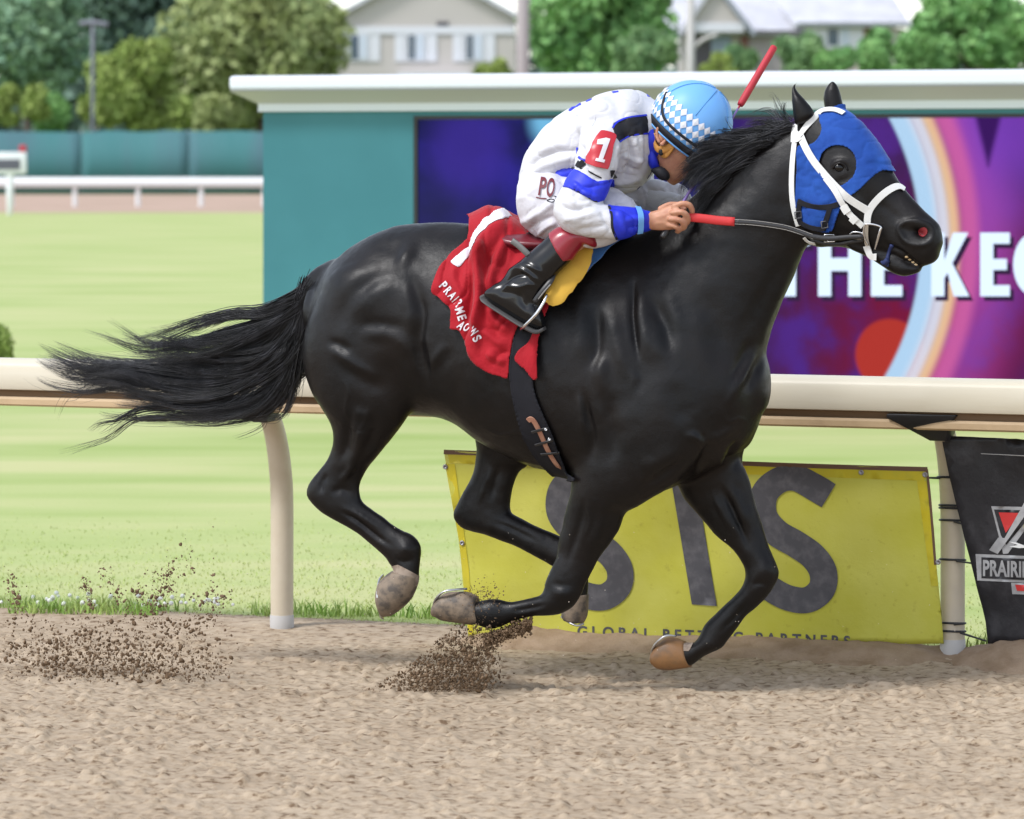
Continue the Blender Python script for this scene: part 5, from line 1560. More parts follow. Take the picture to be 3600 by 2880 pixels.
M_stl = pmat('polished_steel', (.60, .60, .61), .25, .5, 1.0)

for nm, pl in (('near', [(1368, 1992), (1400, 1985), (1450, 2012), (1480, 2030), (1480, 2062), (1360, 2050)]), ('far', [(2370, 2235), (2412, 2240), (2440, 2262), (2424, 2290), (2400, 2290)])):
    v_, f_, n_, p_ = grab(HV, HF, HN, pj, np.array(pl, float), (), (side > 0) if nm == 'near' else (side < 0))
    mk('white_pastern', (v_ + n_ * .0025, f_), M_sock, horse)
# ---- number cloth
cloth = empty('saddle_cloth', P(1700, 1100, .27), 'red number cloth with white figure one under the jockey', 'saddle cloth')
rear_poly = [(1960, 740), (1640, 735), (1648, 800), (1643, 856), (1597, 896), (1551, 942), (1531, 990), (1522, 1033), (1546, 1048), (1566, 1071), (1589, 1094), (1588, 1158), (1618, 1164), (1634, 1195), (1650, 1222), (1659, 1256), (1682, 1285), (1722, 1309), (1760, 1322), (1793, 1328), (1797, 1260), (1806, 1200), (1830, 1145), (1860, 1080), (1900, 960)]
rear_poly = smoothpoly(rear_poly, 3)
cv_, cf_, cn_, cp_ = grab(HV, HF, HN, mpx, rear_poly)
off = .019 + vnoise(cp_ / 60., 3, 2) * .006
for ln, w, d in [
    ([(1809, 825), (1745, 850), (1695, 885), (1682, 960), (1693, 1050), (1680, 1140), (1672, 1230)], 15, 26),
    ([(1780, 850), (1715, 895), (1665, 930), (1650, 990), (1640, 1040)], 13, 14),
    ([(1735, 880), (1710, 960), (1715, 1060), (1720, 1150)], 12, -8),
    ([(1660, 900), (1668, 1000), (1655, 1090), (1650, 1170)], 13, -10),
    ([(1800, 850), (1765, 900), (1735, 970), (1712, 1040)], 12, 13),
    ([(1830, 870), (1800, 930), (1790, 990)], 14, -7),
    ([(1700, 1060), (1730, 1110), (1770, 1150), (1800, 1170)], 12, 10),
    ([(1700, 1150), (1740, 1195), (1790, 1215)], 11, 8), ([(1720, 1235), (1752, 1262), (1792, 1268)], 10, 9), ([(1735, 1285), (1765, 1245), (1800, 1240)], 9, -6),
    ([(1560, 1000), (1590, 1040), (1600, 1090)], 12, -6), ([(1610, 930), (1600, 990), (1625, 1050), (1632, 1120)], 12, 9),
    ([(1770, 1000), (1790, 1070), (1780, 1140)], 12, 9), ([(1750, 990), (1762, 1070), (1752, 1150)], 10, -7)]:
    off = off + fold(cp_, ln, w * 1.2, d * 1.7)
lift = .058 * np.exp(-((cp_[:, 0] - 1735) / 75) ** 2) * sstep(905, 782, cp_[:, 1])
edge = segdist(cp_, rear_poly, True)
off = off - .010 * np.clip(1 - np.abs(vnoise(cp_ / (70., 110.), 13)) / .18, 0, 1) ** 1.5
off = np.maximum(off, .004) + fold(cp_, [(1524, 1033), (1566, 1071), (1588, 1158), (1650, 1222), (1722, 1309), (1793, 1328)], 7, 3)
CV = cv_ + cn_ * off[:, None] + np.array((0, 0, 1.0)) * lift[:, None]
CV = relax(CV, cf_, 1, .4, None)
o = mk('rear_panel', (CV, cf_), M_red, cloth); solidify(o, .003, 1)
CT = BVHTree.FromPolygons([tuple(v) for v in CV], [tuple(map(int, f)) for f in cf_])
flap = smoothpoly([(1880, 1180), (1812, 1258), (1852, 1296), (1892, 1342), (1897, 1260), (1908, 1165), (1925, 1110), (1945, 1060), (1935, 1020), (1900, 1080)], 3)
v_, f_, n_, p_ = grab(HV, HF, HN, mpx, flap, (), side > 0)
of = .030 + fold(p_, [(1925, 1050), (1905, 1130), (1885, 1220), (1880, 1310)], 12, 8) + fold(p_, [(1900, 1100), (1870, 1180), (1840, 1260)], 9, -5)
v_ = relax(v_ + n_ * of[:, None], f_, 2, .4, None)
o = mk('front_flap', (v_, f_), M_red, cloth); solidify(o, .003, 1)
def decal(poly, mat, parent, tree, name, off=.004, step=9, holes=()):
    V2, F2 = patch2d(np.array(poly, float), step, holes)
    Q = []
    for x, y in V2:
        a, n_ = cast(x, y, tree=tree)
        Q.append((a if a is not None else np.full(3, np.nan)))
    return project_ok(name, Q, F2, mat, parent, off)
def project_ok(name, Q, F2, mat, parent, off):
    Q = np.array(Q); bad = np.isnan(Q[:, 0])
    if bad.all(): return None
    F2 = [f for f in F2 if not bad[list(f)].any()]
    # drop slivers torn across a fold
    F2 = [f for f in F2 if max(np.linalg.norm(Q[f[i]] - Q[f[i - 1]]) for i in range(3)) < .11]
    Q[bad] = 0
    used = sorted({i for f in F2 for i in f})
    if not used: return None
    mp = {u: i for i, u in enumerate(used)}
    V = Q[used]
    d = CAMP - V; d /= np.linalg.norm(d, axis=1)[:, None]
    return mk(name, (V + d * off, [tuple(mp[i] for i in f) for f in F2]), mat, parent)
one = [(1798, 757), (1745, 758), (1700, 785), (1668, 832), (1650, 880), (1620, 908), (1589, 932), (1613, 955), (1640, 930), (1664, 890), (1690, 838), (1730, 810), (1765, 798), (1790, 780)]
CN = normals(CV, cf_)
one = smoothpoly([(1798, 786), (1745, 808), (1702, 822), (1668, 846), (1648, 884), (1620, 908), (1589, 932), (1613, 955), (1640, 932), (1664, 898), (1690, 866), (1730, 852), (1765, 838), (1792, 806)], 1)
v_, f_, n_, p_ = grab(CV, cf_, CN, cp_, one, (), (CV @ NL) > -.02)
o = mk('figure_one', (v_ + n_ * .0045, f_), M_wcl, cloth); solidify(o, .0012, 1)
def text_on(s, p0, p1, size, tree, parent, mat, name='lettering', bold=0.0, spacing=1.0, off=.008, maxlen=8, up=None):
    """lettering from photo point p0 towards p1"""
    V, F = text2d(s, 1.0, bold, spacing)
    V, F = subdiv2d(V * size, F, maxlen)
    d = np.array(p1, float) - p0; ln = np.linalg.norm(d); d /= ln
    sc = ln / V[:, 0].max()
    upv = np.array((d[1], -d[0]))
    pts = np.array(p0) + V[:, :1] * sc * d + V[:, 1:] * upv
    Q = []
    for x, y in pts:
        a, n_ = cast(x, y, tree=tree); Q.append(a if a is not None else np.full(3, np.nan))
    return project_ok(name, Q, F, mat, parent, off)
for ch, x, y, an in (('P', 1559, 1003, 49), ('R', 1575, 1021, 49), ('A', 1591, 1039, 50), ('I', 1601, 1052, 51), ('R', 1612, 1066, 55), ('M', 1617, 1091, 70), ('E', 1624, 1116, 72), ('A', 1622, 1144, 40), ('O', 1641, 1150, 38), ('W', 1663, 1166, 44), ('S', 1677, 1190, 58)):
    ca, sa = math.cos(R(an)), math.sin(R(an)); w_ = {'I': 4, 'M': 22, 'W': 26}.get(ch, 18); h_ = 30
    x0, y0 = x - ca * w_ / 2 - sa * h_ / 2, y - sa * w_ / 2 + ca * h_ / 2
    text_on(ch, (x0, y0), (x0 + ca * w_, y0 + sa * w_), 43, CT, cloth, M_wcl, 'letter', .03, 1.0, .007, 9)

# ---- girth
girth = empty('girth', P(1870, 1450, .28), 'black girth strap with tan billet round the horse behind the foreleg', 'girth')
gp = smoothpoly([(1835, 1120), (1805, 1200), (1796, 1270), (1797, 1338), (1808, 1413), (1826, 1482), (1855, 1552), (1895, 1610), (1942, 1655), (1990, 1690), (2040, 1690), (2012, 1665), (1984, 1612), (1961, 1558), (1943, 1511), (1915, 1453), (1892, 1396), (1880, 1340), (1885, 1250), (1900, 1150)], 3)
v_, f_, n_, p_ = grab(HV, HF, HN, mpx, gp)
d_ = segdist(p_, gp, True)
v_ = v_ + n_ * (.011 + .004 * np.exp(-(d_ / 5) ** 2))[:, None]
GT = BVHTree.FromPolygons([tuple(v) for v in v_], [tuple(map(int, f)) for f in f_])
o = mk('girth_band', (v_, f_), M_web, girth); solidify(o, .005, 1)
def strap_on(line, tree, width, thick, mat, parent, name, lift=.002, sub=4, wob=0):
    Q, NN = [], []
    for x, y in crom(line, 3) if len(line) > 2 else np.linspace(line[0], line[1], 4):
        a, n_ = cast(x, y, tree=tree)
        if a is None: a, n_ = cast(x, y)
        if a is None: continue
        if np.dot(n_, CAMP - a) < 0: n_ = -n_
        Q.append(a); NN.append(n_)
    if len(Q) < 3: return None
    NN = np.array(NN)
    for _ in range(3): NN[1:-1] = (NN[:-2] + NN[1:-1] * 2 + NN[2:]) / 4
    Q = np.array(Q)
    for _ in range(2): Q[1:-1] = (Q[:-2] + Q[1:-1] * 2 + Q[2:]) / 4
    return sharp(mk(name, strap(Q, NN, width, thick, sub, lift), mat, parent), 25)
strap_on([(1860, 1476), (1872, 1468), (1890, 1492), (1912, 1538), (1937, 1592), (1972, 1640), (2004, 1664)], GT, .019, .005, M_tanl, girth, 'billet', .008)
for a, b_ in (((1874, 1513), (1934, 1499)), ((1886, 1557), (1951, 1541)), ((1908, 1588), (1972, 1583))):
    st_ = strap_on([a, ((a[0] + b_[0]) / 2, (a[1] + b_[1]) / 2), b_], GT, .010, .004, M_lea, girth, 'keeper', .013)
    c, n_ = cast(b_[0] - 6, b_[1] + 1, tree=GT)
    if c is not None: mk('eyelet', revolve([(.0001, 0), (.005, .001), (.005, .003), (.003, .003), (.003, .001), (.0001, .001)], c + n_ * .018 * (1 if np.dot(n_, CAMP - c) > 0 else -1), CAMP - c, 12), M_stl, girth)

# ---- saddle, towel, knee pad
tow = empty('saddle_towel', P(2130, 880, .2), 'blue saddle towel showing in front of the yellow pad', 'towel')
tp_ = smoothpoly([(1900, 810), (2060, 800), (2180, 790), (2245, 790), (2232, 818), (2190, 852), (2151, 878), (2118, 914), (2086, 946), (2042, 990), (2000, 1020), (1960, 1000)], 3)
v_, f_, n_, p_ = grab(HV, HF, HN, mpx, tp_)
v_ = v_ + n_ * (.013 + vnoise(p_ / 40., 5, 2) * .004)[:, None]
o = mk('towel_sheet', (relax(v_, f_, 2, .4, None), f_), M_tow, tow); solidify(o, .005, 1)
padp = smoothpoly([(2070, 858), (2027, 873), (1994, 898), (1962, 935), (1937, 970), (1930, 1003), (1932, 1035), (1941, 1060), (1960, 1071), (1983, 1049), (2012, 1014), (2041, 978), (2062, 946), (2071, 905), (2077, 872)], 4)
V2, F2 = patch2d(padp, 9)
Q = []
for x, y in V2:
    a, n_ = cast(x, y); Q.append(a + np.array(-NL) * 0 + (CAMP - a) / np.linalg.norm(CAMP - a) * .060)
Q = np.array(Q)
ed = segdist(V2, padp, True)
c0_ = Q.mean(0); pn_ = np.linalg.svd(Q - c0_)[2][2]
Q = Q - (((Q - c0_) @ pn_) * .5)[:, None] * pn_
dome = (1 - np.exp(-ed / 9)) * .010
Q = Q + NL * dome[:, None]
pad = mk('knee_pad', (Q, F2), M_yfoam, None, True, 'yellow foam pad strapped in front of the jockey boot', 'pad'); solidify(pad, .040, -1); bevel(pad, .006, 3)
sad = empty('saddle', P(1900, 860, .1), 'small maroon and black racing saddle under the jockey', 'saddle')
M_mar = pmat('maroon_leather', (.14, .012, .02), .3, .5)
seatst = [(1755, 792, 1765, 850, 0, .03), (1790, 800, 1800, 880, 0, .15), (1860, 815, 1870, 890, 0, .18), (1960, 822, 1970, 890, 0, .17), (2060, 815, 2065, 880, 0, .13), (2120, 805, 2125, 860, 0, .06)]
mk('seat', loft(seatst, ring=24), M_mar, sad)
fl = smoothpoly([(1860, 830), (2050, 850), (2060, 930), (2000, 1000), (1930, 1010), (1880, 960), (1850, 900)], 3)
v_, f_, n_, p_ = grab(HV, HF, HN, mpx, fl)
o = mk('flap', (relax(v_ + n_ * .019, f_, 2, .4, None), f_), M_lea, sad); solidify(o, .004, 1)
q = [P(1800, 846, .31), P(1822, 862, .315), P(1846, 884, .32), P(1862, 900, .32)]
mk('flap_edge', strap(q, [NL] * 4, .022, .005), pmat('grey_leather', (.10, .10, .095), .5), sad)
LG = .335
q = [P(1950, 950, .30), P(1938, 985, .33), P(1915, 1015, .345), P(1895, 1040, .35), P(1880, 1062, .35)]
mk('stirrup_leather', strap(q, [NL] * 5, .020, .004), M_lea, sad)
q = [P(1936, 1000, .35), P(1914, 1025, .352), P(1893, 1052, .352)]
mk('leather_edge', strap(q, [NL] * 3, .005, .003), pmat('grey_edge', (.22, .21, .20), .5), sad)
q = [P(1923, 1038, .345), P(1912, 1062, .36), P(1890, 1098, .372), P(1874, 1117, .372), P(1840, 1150, .36), P(1832, 1160, .30), P(1846, 1152, .255), P(1880, 1100, .25), P(1910, 1060, .27), P(1923, 1038, .33)]
mk('stirrup_iron', tube(q, [.004, .0055, .0065, .006, .005, .005, .005, .005, .004, .004], 10), M_stl, sad)

# ---- blinker hood
hood = empty('blinker_hood', HORG, 'blue blinker hood with eye hole on the horse head', 'hood')
hp_ = smoothpoly([(2884, 392), (2940, 350), (3060, 380), (3180, 560), (3170, 606), (3137, 609), (3098, 604), (3063, 628), (3029, 662), (3004, 683), (2974, 704), (2956, 738), (2941, 778), (2926, 812), (2876, 813), (2824, 793), (2799, 742), (2797, 668), (2801, 594), (2805, 517), (2836, 514), (2874, 492), (2889, 456), (2880, 420)], 3)
eye_ = smoothpoly([(2886, 574), (2900, 535), (2935, 515), (2974, 520), (3001, 545), (3009, 584), (2999, 619), (2974, 643), (2945, 653), (2915, 643), (2891, 614)], 4)
exh = (pj[:, 0] > 2780) & (pj[:, 1] < 830)
hpx2 = near_px(HV, hside, hn)
v_, f_, n_, p_ = grab(HV, HF, HN, hpx2, hp_, [eye_], exh)
eb = np.minimum(segdist(p_, hp_, True), segdist(p_, eye_, True))
of = .005 + .003 * np.exp(-(eb / 5) ** 2) + vnoise(p_ / 24., 7, 2) * .0022 - .004 * np.clip(1 - np.abs(vnoise(p_ / (60., 34.), 27)) / .14, 0, 1) ** 1.5
of = of + fold(p_, [(2800, 560), (2812, 540), (2830, 545)], 6, 4) + fold(p_, [(2830, 700), (2880, 712), (2930, 700)], 9, 3) + fold(p_, [(3035, 480), (3060, 540), (3080, 580)], 10, 2)
HV2 = relax(v_ + n_ * of[:, None], f_, 2, .4, None)
o = mk('hood_sheet', (HV2, f_), M_hood, hood); solidify(o, .0025, 1)
HVt, Hft, _ = np.vstack((HV + HN * .001, HV2 + n_ * .003)), None, None
TT = BVHTree.FromPolygons([tuple(v) for v in HVt], [tuple(map(int, f)) for f in HF] + [tuple(int(i) + len(HV) for i in f) for f in f_])
strap_on([(2806, 708), (2840, 722), (2876, 728), (2915, 728), (2948, 718)], TT, .019, .003, M_web, hood, 'cheek_strap', .002)
strap_on([(2812, 716), (2808, 740), (2808, 765), (2818, 790)], TT, .018, .003, M_web, hood, 'throat_strap', .003)
strap_on([(2920, 728), (2912, 755), (2902, 785), (2896, 806)], TT, .019, .003, M_web, hood, 'throat_strap', .003)
strap_on([(2822, 786), (2850, 800), (2880, 806), (2900, 804)], TT, .017, .003, M_web, hood, 'throat_strap', .003)
for x, y in ((2808, 755), (2902, 786)):
    a, n_ = cast(x, y, tree=TT)
    sq = [a + n_ * .010 + np.array((dx, 0, dz)) for dx, dz in ((-.011, .009), (.010, .012), (.012, -.010), (-.009, -.013), (-.011, .009))]
    mk('buckle', tube(sq, .0022, 6, 1, smooth=False), pmat('buckle_grey', (.12, .12, .13), .4, .5, .6), hood)

# ---- bridle
bri = empty('bridle', HORG, 'white racing bridle on the horse head', 'bridle')
def wst(line, w, name, lift=.004, mat=None, tree=None): return strap_on(line, tree or TT, w * 1.2, .0022, mat or M_wstrap, bri, name, lift)
wst([(2812, 468), (2832, 515), (2861, 565), (2896, 609), (2935, 653), (2974, 690), (3014, 717), (3050, 740)], .023, 'cheekpiece')
wst([(2905, 625), (2932, 660), (2950, 690), (2968, 722), (2989, 752), (3014, 776), (3035, 794)], .018, 'cheekpiece', .008)
wst([(2968, 722), (2975, 734), (2983, 746)], .024, 'keeper', .011); wst([(2996, 762), (3004, 770), (3012, 778)], .024, 'keeper', .011)
wst([(2817, 474), (2846, 432), (2876, 400), (2905, 388), (2940, 390), (2966, 402)], .018, 'browband', .005)
wst([(2799, 440), (2795, 470), (2794, 500)], .022, 'headpiece', .004); wst([(2796, 496), (2808, 492), (2818, 484)], .018, 'knot', .008); wst([(2800, 470), (2812, 478), (2822, 470)], .018, 'knot', .008)
wst([(2796, 498), (2787, 569), (2784, 643), (2787, 707), (2797, 757), (2808, 793)], .016, 'throatlatch', .005)
wst([(2829, 832), (2846, 848), (2868, 852)], .012, 'throatlatch', .006)
wst([(3050, 790), (3050, 765), (3057, 738), (3075, 712), (3104, 683), (3136, 662), (3160, 656), (3178, 668)], .020, 'noseband', .004)
M_beige = pmat('beige_rubber', (.50, .44, .36), .6)
wst([(3046, 790), (3045, 815), (3047, 840), (3054, 868), (3060, 890)], .014, 'chin_strap', .006, M_beige)
wst([(3048, 862), (3056, 885), (3066, 900), (3084, 903)], .020, 'chin_strap', .008)
a0, n0 = cast(3060, 800, tree=TT)
def near_pt(x, y, out=.014):
    a, n_ = cast(x, y, tree=TT)
    if a is None: a = P(x, y, .06, HYAW, HORG)
    return a + (CAMP - a) / np.linalg.norm(CAMP - a) * out
q = [near_pt(x, y, .018) for x, y in ((3040, 788), (3068, 789), (3096, 798), (3094, 812), (3086, 840), (3076, 876))]
mk('bit_ring', tube(q, [.0035, .0038, .004, .005, .005, .0035], 8), M_stl, bri)
q = [near_pt(x, y, .016) for x, y in ((3040, 788), (3036, 812), (3040, 840), (3052, 862))]
mk('bit_ring', tube(q, .0035, 8), M_stl, bri)
q = [near_pt(x, y, .014) for x, y in ((2990, 822), (3002, 816), (3030, 820), (3032, 838), (3000, 838), (2988, 830), (2990, 822))]
mk('bit_ring', tube(q, .003, 8), M_stl, bri)
tie = empty('tongue_tie', near_pt(3120, 900), 'navy cloth tongue tie knotted round the horse lower jaw', 'tongue tie')
mk('band', tube([near_pt(3136, 862, -.002), near_pt(3126, 885, .0), near_pt(3120, 910, 0), near_pt(3120, 936, 0)], [.008, .006, .007, .006], 8), M_tongue, tie)
mk('knot', tube([near_pt(3120, 915, .008), near_pt(3108, 925, .01), near_pt(3098, 920, .01)], [.010, .009, .004], 8), M_tongue, tie)

# ---- rein
rein_px = [(2405, 768), (2430, 765), (2480, 770), (2530, 776), (2583, 780), (2640, 783), (2700, 790), (2760, 800), (2812, 816), (2856, 832), (2915, 839), (2984, 834), (3036, 832)]
pts = []
for x, y in rein_px:
    a, n_ = cast(x, y)
    if a is None: a = P(x, y, .05)
    pts.append(a)
Yv = np.array([p[1] for p in pts]) - .016
h0 = P(2405, 768, .185)
Yl = np.interp([p[0] for p in rein_px], [2405, 3036], [h0[1], Yv[-1]])
Yv = np.minimum(Yv, Yl)
for _ in range(4): Yv[1:-1] = np.minimum(Yv[1:-1], (Yv[:-2] + Yv[2:]) / 2)
rp = np.array([at(x, y, Y_) for (x, y), Y_ in zip(rein_px, Yv)])
rn = np.tile((-.2, -1.0, .12), (len(rp), 1))
rein = empty('rein', rp[0], 'near-side rein, red rubber grip at the hand and black leather to the bit', 'rein')
M_grip = pmat('red_rubber', (.52, .028, .03), .6, .4, bump=(260, .6, .002))
mk('rubber_grip', strap(rp[:5], rn[:5], [.020, .030, .031, .031, .031], .007), M_grip, rein)
mk('leather_strap', strap(rp[4:], rn[4:], [.022, .021, .021, .020, .020, .020, .018, .017, .016], .006), M_lea, rein)
M_thr = pmat('pale_stitching', (.45, .43, .40), .7)
for dz in (.0075, -.0075):
    mk('stitching', tube(rp[4:10] + np.array((0, -.0065, dz)), .0008, 5), M_thr, rein)
q = near_pt(2915, 839, .03)
mk('buckle', tube([q + np.array(d) for d in ((-.016, 0, .013), (.016, -.004, .013), (.018, -.004, -.010), (-.016, 0, -.012), (-.016, 0, .013))], .0022, 6, 1, smooth=False), M_stl, rein)
mk('second_strap', strap([near_pt(x, y, .008) for x, y in ((2850, 842), (2900, 856), (2950, 858), (3000, 850), (3034, 845))], [(-.2, -1, 0)] * 5, .012, .005), M_lea, rein)
# far-side rein on the other side of the neck
fr_ = [P(2440, 740, -.06), P(2560, 760, -.19), P(2700, 770, -.20), P(2850, 800, -.16), P(2990, 830, -.14)]
mk('leather_strap', strap(fr_, [-NL] * 5, .020, .006), M_lea, rein)
# ================================================================== JOCKEY
M_skin = pmat('skin', (.50, .25, .155), .5, .4, sss=.15, var=((.42, .18, .115), 30, .45, .7), bump=(140, .12, .0012))
M_silk = pmat('white_silk', (.57, .57, .60), .5, .4, bump=(22, .35, .010), stretch=(1, 1, 1.7))
M_nyl = pmat('white_nylon', (.57, .56, .60), .55, .4, bump=(20, .35, .010), stretch=(1.6, 1, 1))
M_rblue = pmat('royal_blue', (.018, .035, .60), .5, .4, bump=(80, .15, .003), var=((.012, .025, .48), 14, .4, .7))
M_blkc = pmat('black_cloth', (.014, .014, .018), .6, .3)
M_boot = pmat('black_boot', (.004, .004, .005), .22, .38, coat=.08)
M_cuff = pmat('maroon_cuff', (.26, .014, .028), .28, .5, coat=.2)
M_sole = pmat('boot_sole', (.07, .068, .068), .6)
M_arm = pmat('red_vinyl', (.46, .018, .03), .35, .5)
M_sky = pmat('sky_blue_cover', (.15, .38, .76), .45, .4, bump=(60, .05, .003))
M_dia = pmat('silver_diamond', (.66, .68, .74), .4, .4)
M_diab = pmat('blue_diamond', (.10, .30, .62), .45)
M_tanp = pmat('tan_harness', (.52, .24, .05), .6)
person = empty('person', P(2050, 800, 0), 'jockey in white and blue silks crouched over the horse neck', 'person')

# --- the head frame: crown direction and face direction seen in the photograph
hO = np.array((2389.0, 480.0)); hc = np.array((.631, -.776)); hf_ = np.array((.776, .631))
def hp(f, c): return hO + hf_ * f + hc * c
def hst(c, f0, f1, l, w): a, b_ = hp(f1, c), hp(f0, c); return (a[0], a[1], b_[0], b_[1], l, w)
head_st = [hst(95, -60, 70, 0, .05), hst(60, -100, 100, 0, .075), hst(10, -108, 112, 0, .083), hst(-35, -96, 110, 0, .080), hst(-70, -80, 108, 0, .070), hst(-98, -45, 108, 0, .060), hst(-122, 5, 104, 0, .046), hst(-138, 40, 96, 0, .030)]
neck_st = [(2330, 420, 2350, 560, 0, .06), (2290, 405, 2320, 560, 0, .062), (2230, 370, 2270, 560, 0, .075), (2150, 360, 2200, 580, 0, .10)]
torso_in = [(1925, 620, 1985, 740, 0, .07), (1920, 540, 2060, 690, 0, .12), (1985, 455, 2130, 660, 0, .15), (2070, 378, 2210, 630, 0, .16), (2160, 350, 2270, 580, 0, .16), (2240, 350, 2300, 520, 0, .12)]
arm_in = [(2120, 430, 2180, 470, .13, .05), (2050, 540, 2140, 560, .235, .045), (2000, 660, 2100, 690, .285, .042), (1990, 760, 2060, 740, .30, .04)]
fore_in = [(2000, 705, 1990, 780, .30, .042), (2080, 735, 2080, 815, .30, .042), (2180, 750, 2180, 815, .275, .035), (2260, 750, 2262, 806, .23, .028), (2300, 741, 2300, 808, .205, .030)]
palm = [(2285, 745, 2285, 808, .208, .026), (2320, 735, 2318, 811, .205, .026), (2352, 722, 2348, 810, .20, .024), (2384, 716, 2378, 806, .195, .021)]
thigh_in = [(1905, 665, 1910, 770, .08, .04), (1940, 650, 1940, 790, .11, .07), (2040, 665, 2020, 815, .14, .07), (2150, 690, 2130, 810, .16, .055), (2220, 725, 2210, 795, .175, .045)]
calf_in = [(2200, 740, 2210, 800, .175, .04), (2080, 775, 2110, 840, .22, .042), (1970, 830, 2010, 900, .27, .042), (1850, 920, 1900, 970, .30, .035), (1790, 985, 1870, 1030, .31, .03)]
foot_in = [(1740, 1020, 1730, 1040, .31, .025), (1800, 1030, 1785, 1075, .31, .03), (1870, 1085, 1850, 1125, .31, .03), (1895, 1115, 1885, 1140, .31, .02)]
def mir(st, dx=0, dy=0): return [(a + dx, b + dy, c + dx, d + dy, -l, w) for a, b, c, d, l, w in st]
parts = [loft(s, ring=20) for s in (head_st, neck_st, torso_in, arm_in, fore_in, palm, thigh_in, calf_in, foot_in)]
parts += [loft([(1900, 650, 1910, 770, -.07, .06), (2100, 650, 2100, 790, -.20, .065), (2230, 650, 2220, 770, -.235, .06), (2390, 672, 2380, 725, -.255, .035)], ring=18), loft(mir(calf_in, 140, -20), ring=18), loft(mir(foot_in, 130, -20), ring=16)]
# far arm reaches to the same rein beyond the neck
far_arm = [P(2200, 450, -.15), P(2210, 560, -.23), P(2230, 690, -.24), P(2330, 720, -.20), P(2430, 725, -.13), P(2470, 730, -.10)]
parts.append(tube(far_arm, [.045, .035, .032, .028, .026, .032], 14))
# fingers of the near hand close round the rein
FING = [([(2368, 727, .212), (2398, 716, .212), (2424, 722, .200), (2434, 745, .182), (2428, 762, .165)], .0105),
        ([(2360, 748, .222), (2394, 745, .222), (2414, 758, .208), (2418, 780, .188), (2406, 790, .170)], .0108),
        ([(2352, 770, .222), (2384, 772, .222), (2402, 784, .208), (2406, 800, .188), (2394, 806, .172)], .0103),
        ([(2344, 790, .214), (2370, 795, .215), (2384, 804, .203), (2385, 814, .186), (2376, 814, .174)], .0092),
        ([(2318, 738, .185), (2350, 722, .170), (2384, 722, .158), (2408, 738, .155)], .0115)]
for q, r_ in FING:
    parts.append(tube([P(x, y, l) for x, y, l in q], [r_ * 1.05, r_, r_ * 1.05, r_ * .95, r_ * .8][:len(q)], 12))
for q in ([(2445, 735, -.09), (2470, 722, -.08), (2490, 730, -.06)], [(2450, 750, -.10), (2480, 745, -.09), (2495, 755, -.07)], [(2445, 762, -.10), (2472, 765, -.09), (2485, 772, -.075)], [(2440, 772, -.10), (2462, 780, -.09), (2472, 786, -.08)], [(2430, 722, -.07), (2455, 712, -.05), (2475, 716, -.045)]):
    parts.append(tube([P(x, y, l) for x, y, l in q], .010, 10))
# nose, brow, lips, jaw
parts.append(tube([P(*hp(104, -18), 0), P(*hp(124, -48), 0), P(*hp(128, -62), 0)], [.010, .014, .015], 10))
for l in (.018, -.018): parts.append(tube([P(*hp(114, -62), l), P(*hp(122, -62), l * .6)], .010, 8))
parts.append(tube([P(*hp(107, -84), .022), P(*hp(115, -84), 0), P(*hp(107, -84), -.022)], .007, 8))
parts.append(tube([P(*hp(106, -97), .020), P(*hp(113, -97), 0), P(*hp(106, -97), -.020)], .008, 8))
parts.append(tube([P(*hp(96, -8), .06), P(*hp(112, -8), 0), P(*hp(96, -8), -.06)], .011, 8))
BV, BF = remesh(join(parts), .0036)
BV = relax(BV, BF, 4, .5, None)
bp_ = proj(BV); BN = normals(BV, BF)
dsp = np.zeros(len(BV))
for ln, w, d in [([(2352, 735), (2375, 740), (2395, 738)], 4, -2), ([(2345, 758), (2372, 760), (2392, 762)], 4, -2.5), ([(2340, 780), (2365, 784), (2384, 788)], 4, -2.5),
                 ([(2300, 765), (2330, 760), (2355, 750)], 6, 1.8), ([(2300, 785), (2330, 785), (2350, 785)], 6, 1.4), ([(2296, 750), (2320, 745)], 6, 1.2)]:
    dsp += fold(bp_, ln, w, d)
BV = BV + BN * dsp[:, None]
mk('body', (BV, BF), M_skin, person)
# ear
ec = np.array((2328.0, 480.0))
EL = .104
epts = [(2318, 500), (2310, 480), (2312, 455), (2326, 444), (2342, 450), (2348, 466), (2344, 484), (2334, 500), (2326, 508)]
erim = [P(x, y, EL) for x, y in epts]
mk('ear', join([tube(erim, [.006, .006, .0065, .0065, .006, .005, .004, .006, .008], 8), ball(P(2329, 476, EL - .010), (.017, .010, .027), 8), tube([P(2322, 462, EL), P(2334, 470, EL + .001), P(2332, 488, EL)], .004, 6)]), M_skin, person)

# --- jersey: torso and both sleeves as one wrinkled skin
torso_st = [(1846, 580, 1945, 730, 0, .125), (1856, 546, 2005, 715, 0, .140), (1882, 500, 2075, 700, 0, .152), (1948, 422, 2138, 690, 0, .170), (2062, 355, 2220, 672, 0, .185), (2155, 322, 2278, 622, 0, .188), (2230, 315, 2308, 560, 0, .170), (2285, 345, 2318, 520, 0, .095)]
arm_st = [(2085, 400, 2215, 430, .13, .075), (2045, 470, 2190, 480, .19, .072), (2032, 525, 2176, 530, .232, .066), (2018, 590, 2150, 625, .264, .062), (1984, 650, 2128, 690, .29, .060), (1962, 708, 2100, 730, .302, .058), (1957, 765, 2060, 770, .305, .052)]
sl_st = [(1975, 690, 1962, 775, .302, .045), (2000, 688, 1990, 812, .306, .058), (2050, 695, 2050, 830, .308, .062), (2105, 712, 2105, 836, .305, .060), (2150, 727, 2165, 841, .294, .056), (2200, 731, 2210, 832, .270, .050), (2245, 737, 2245, 818, .240, .041), (2286, 746, 2282, 809, .212, .034)]
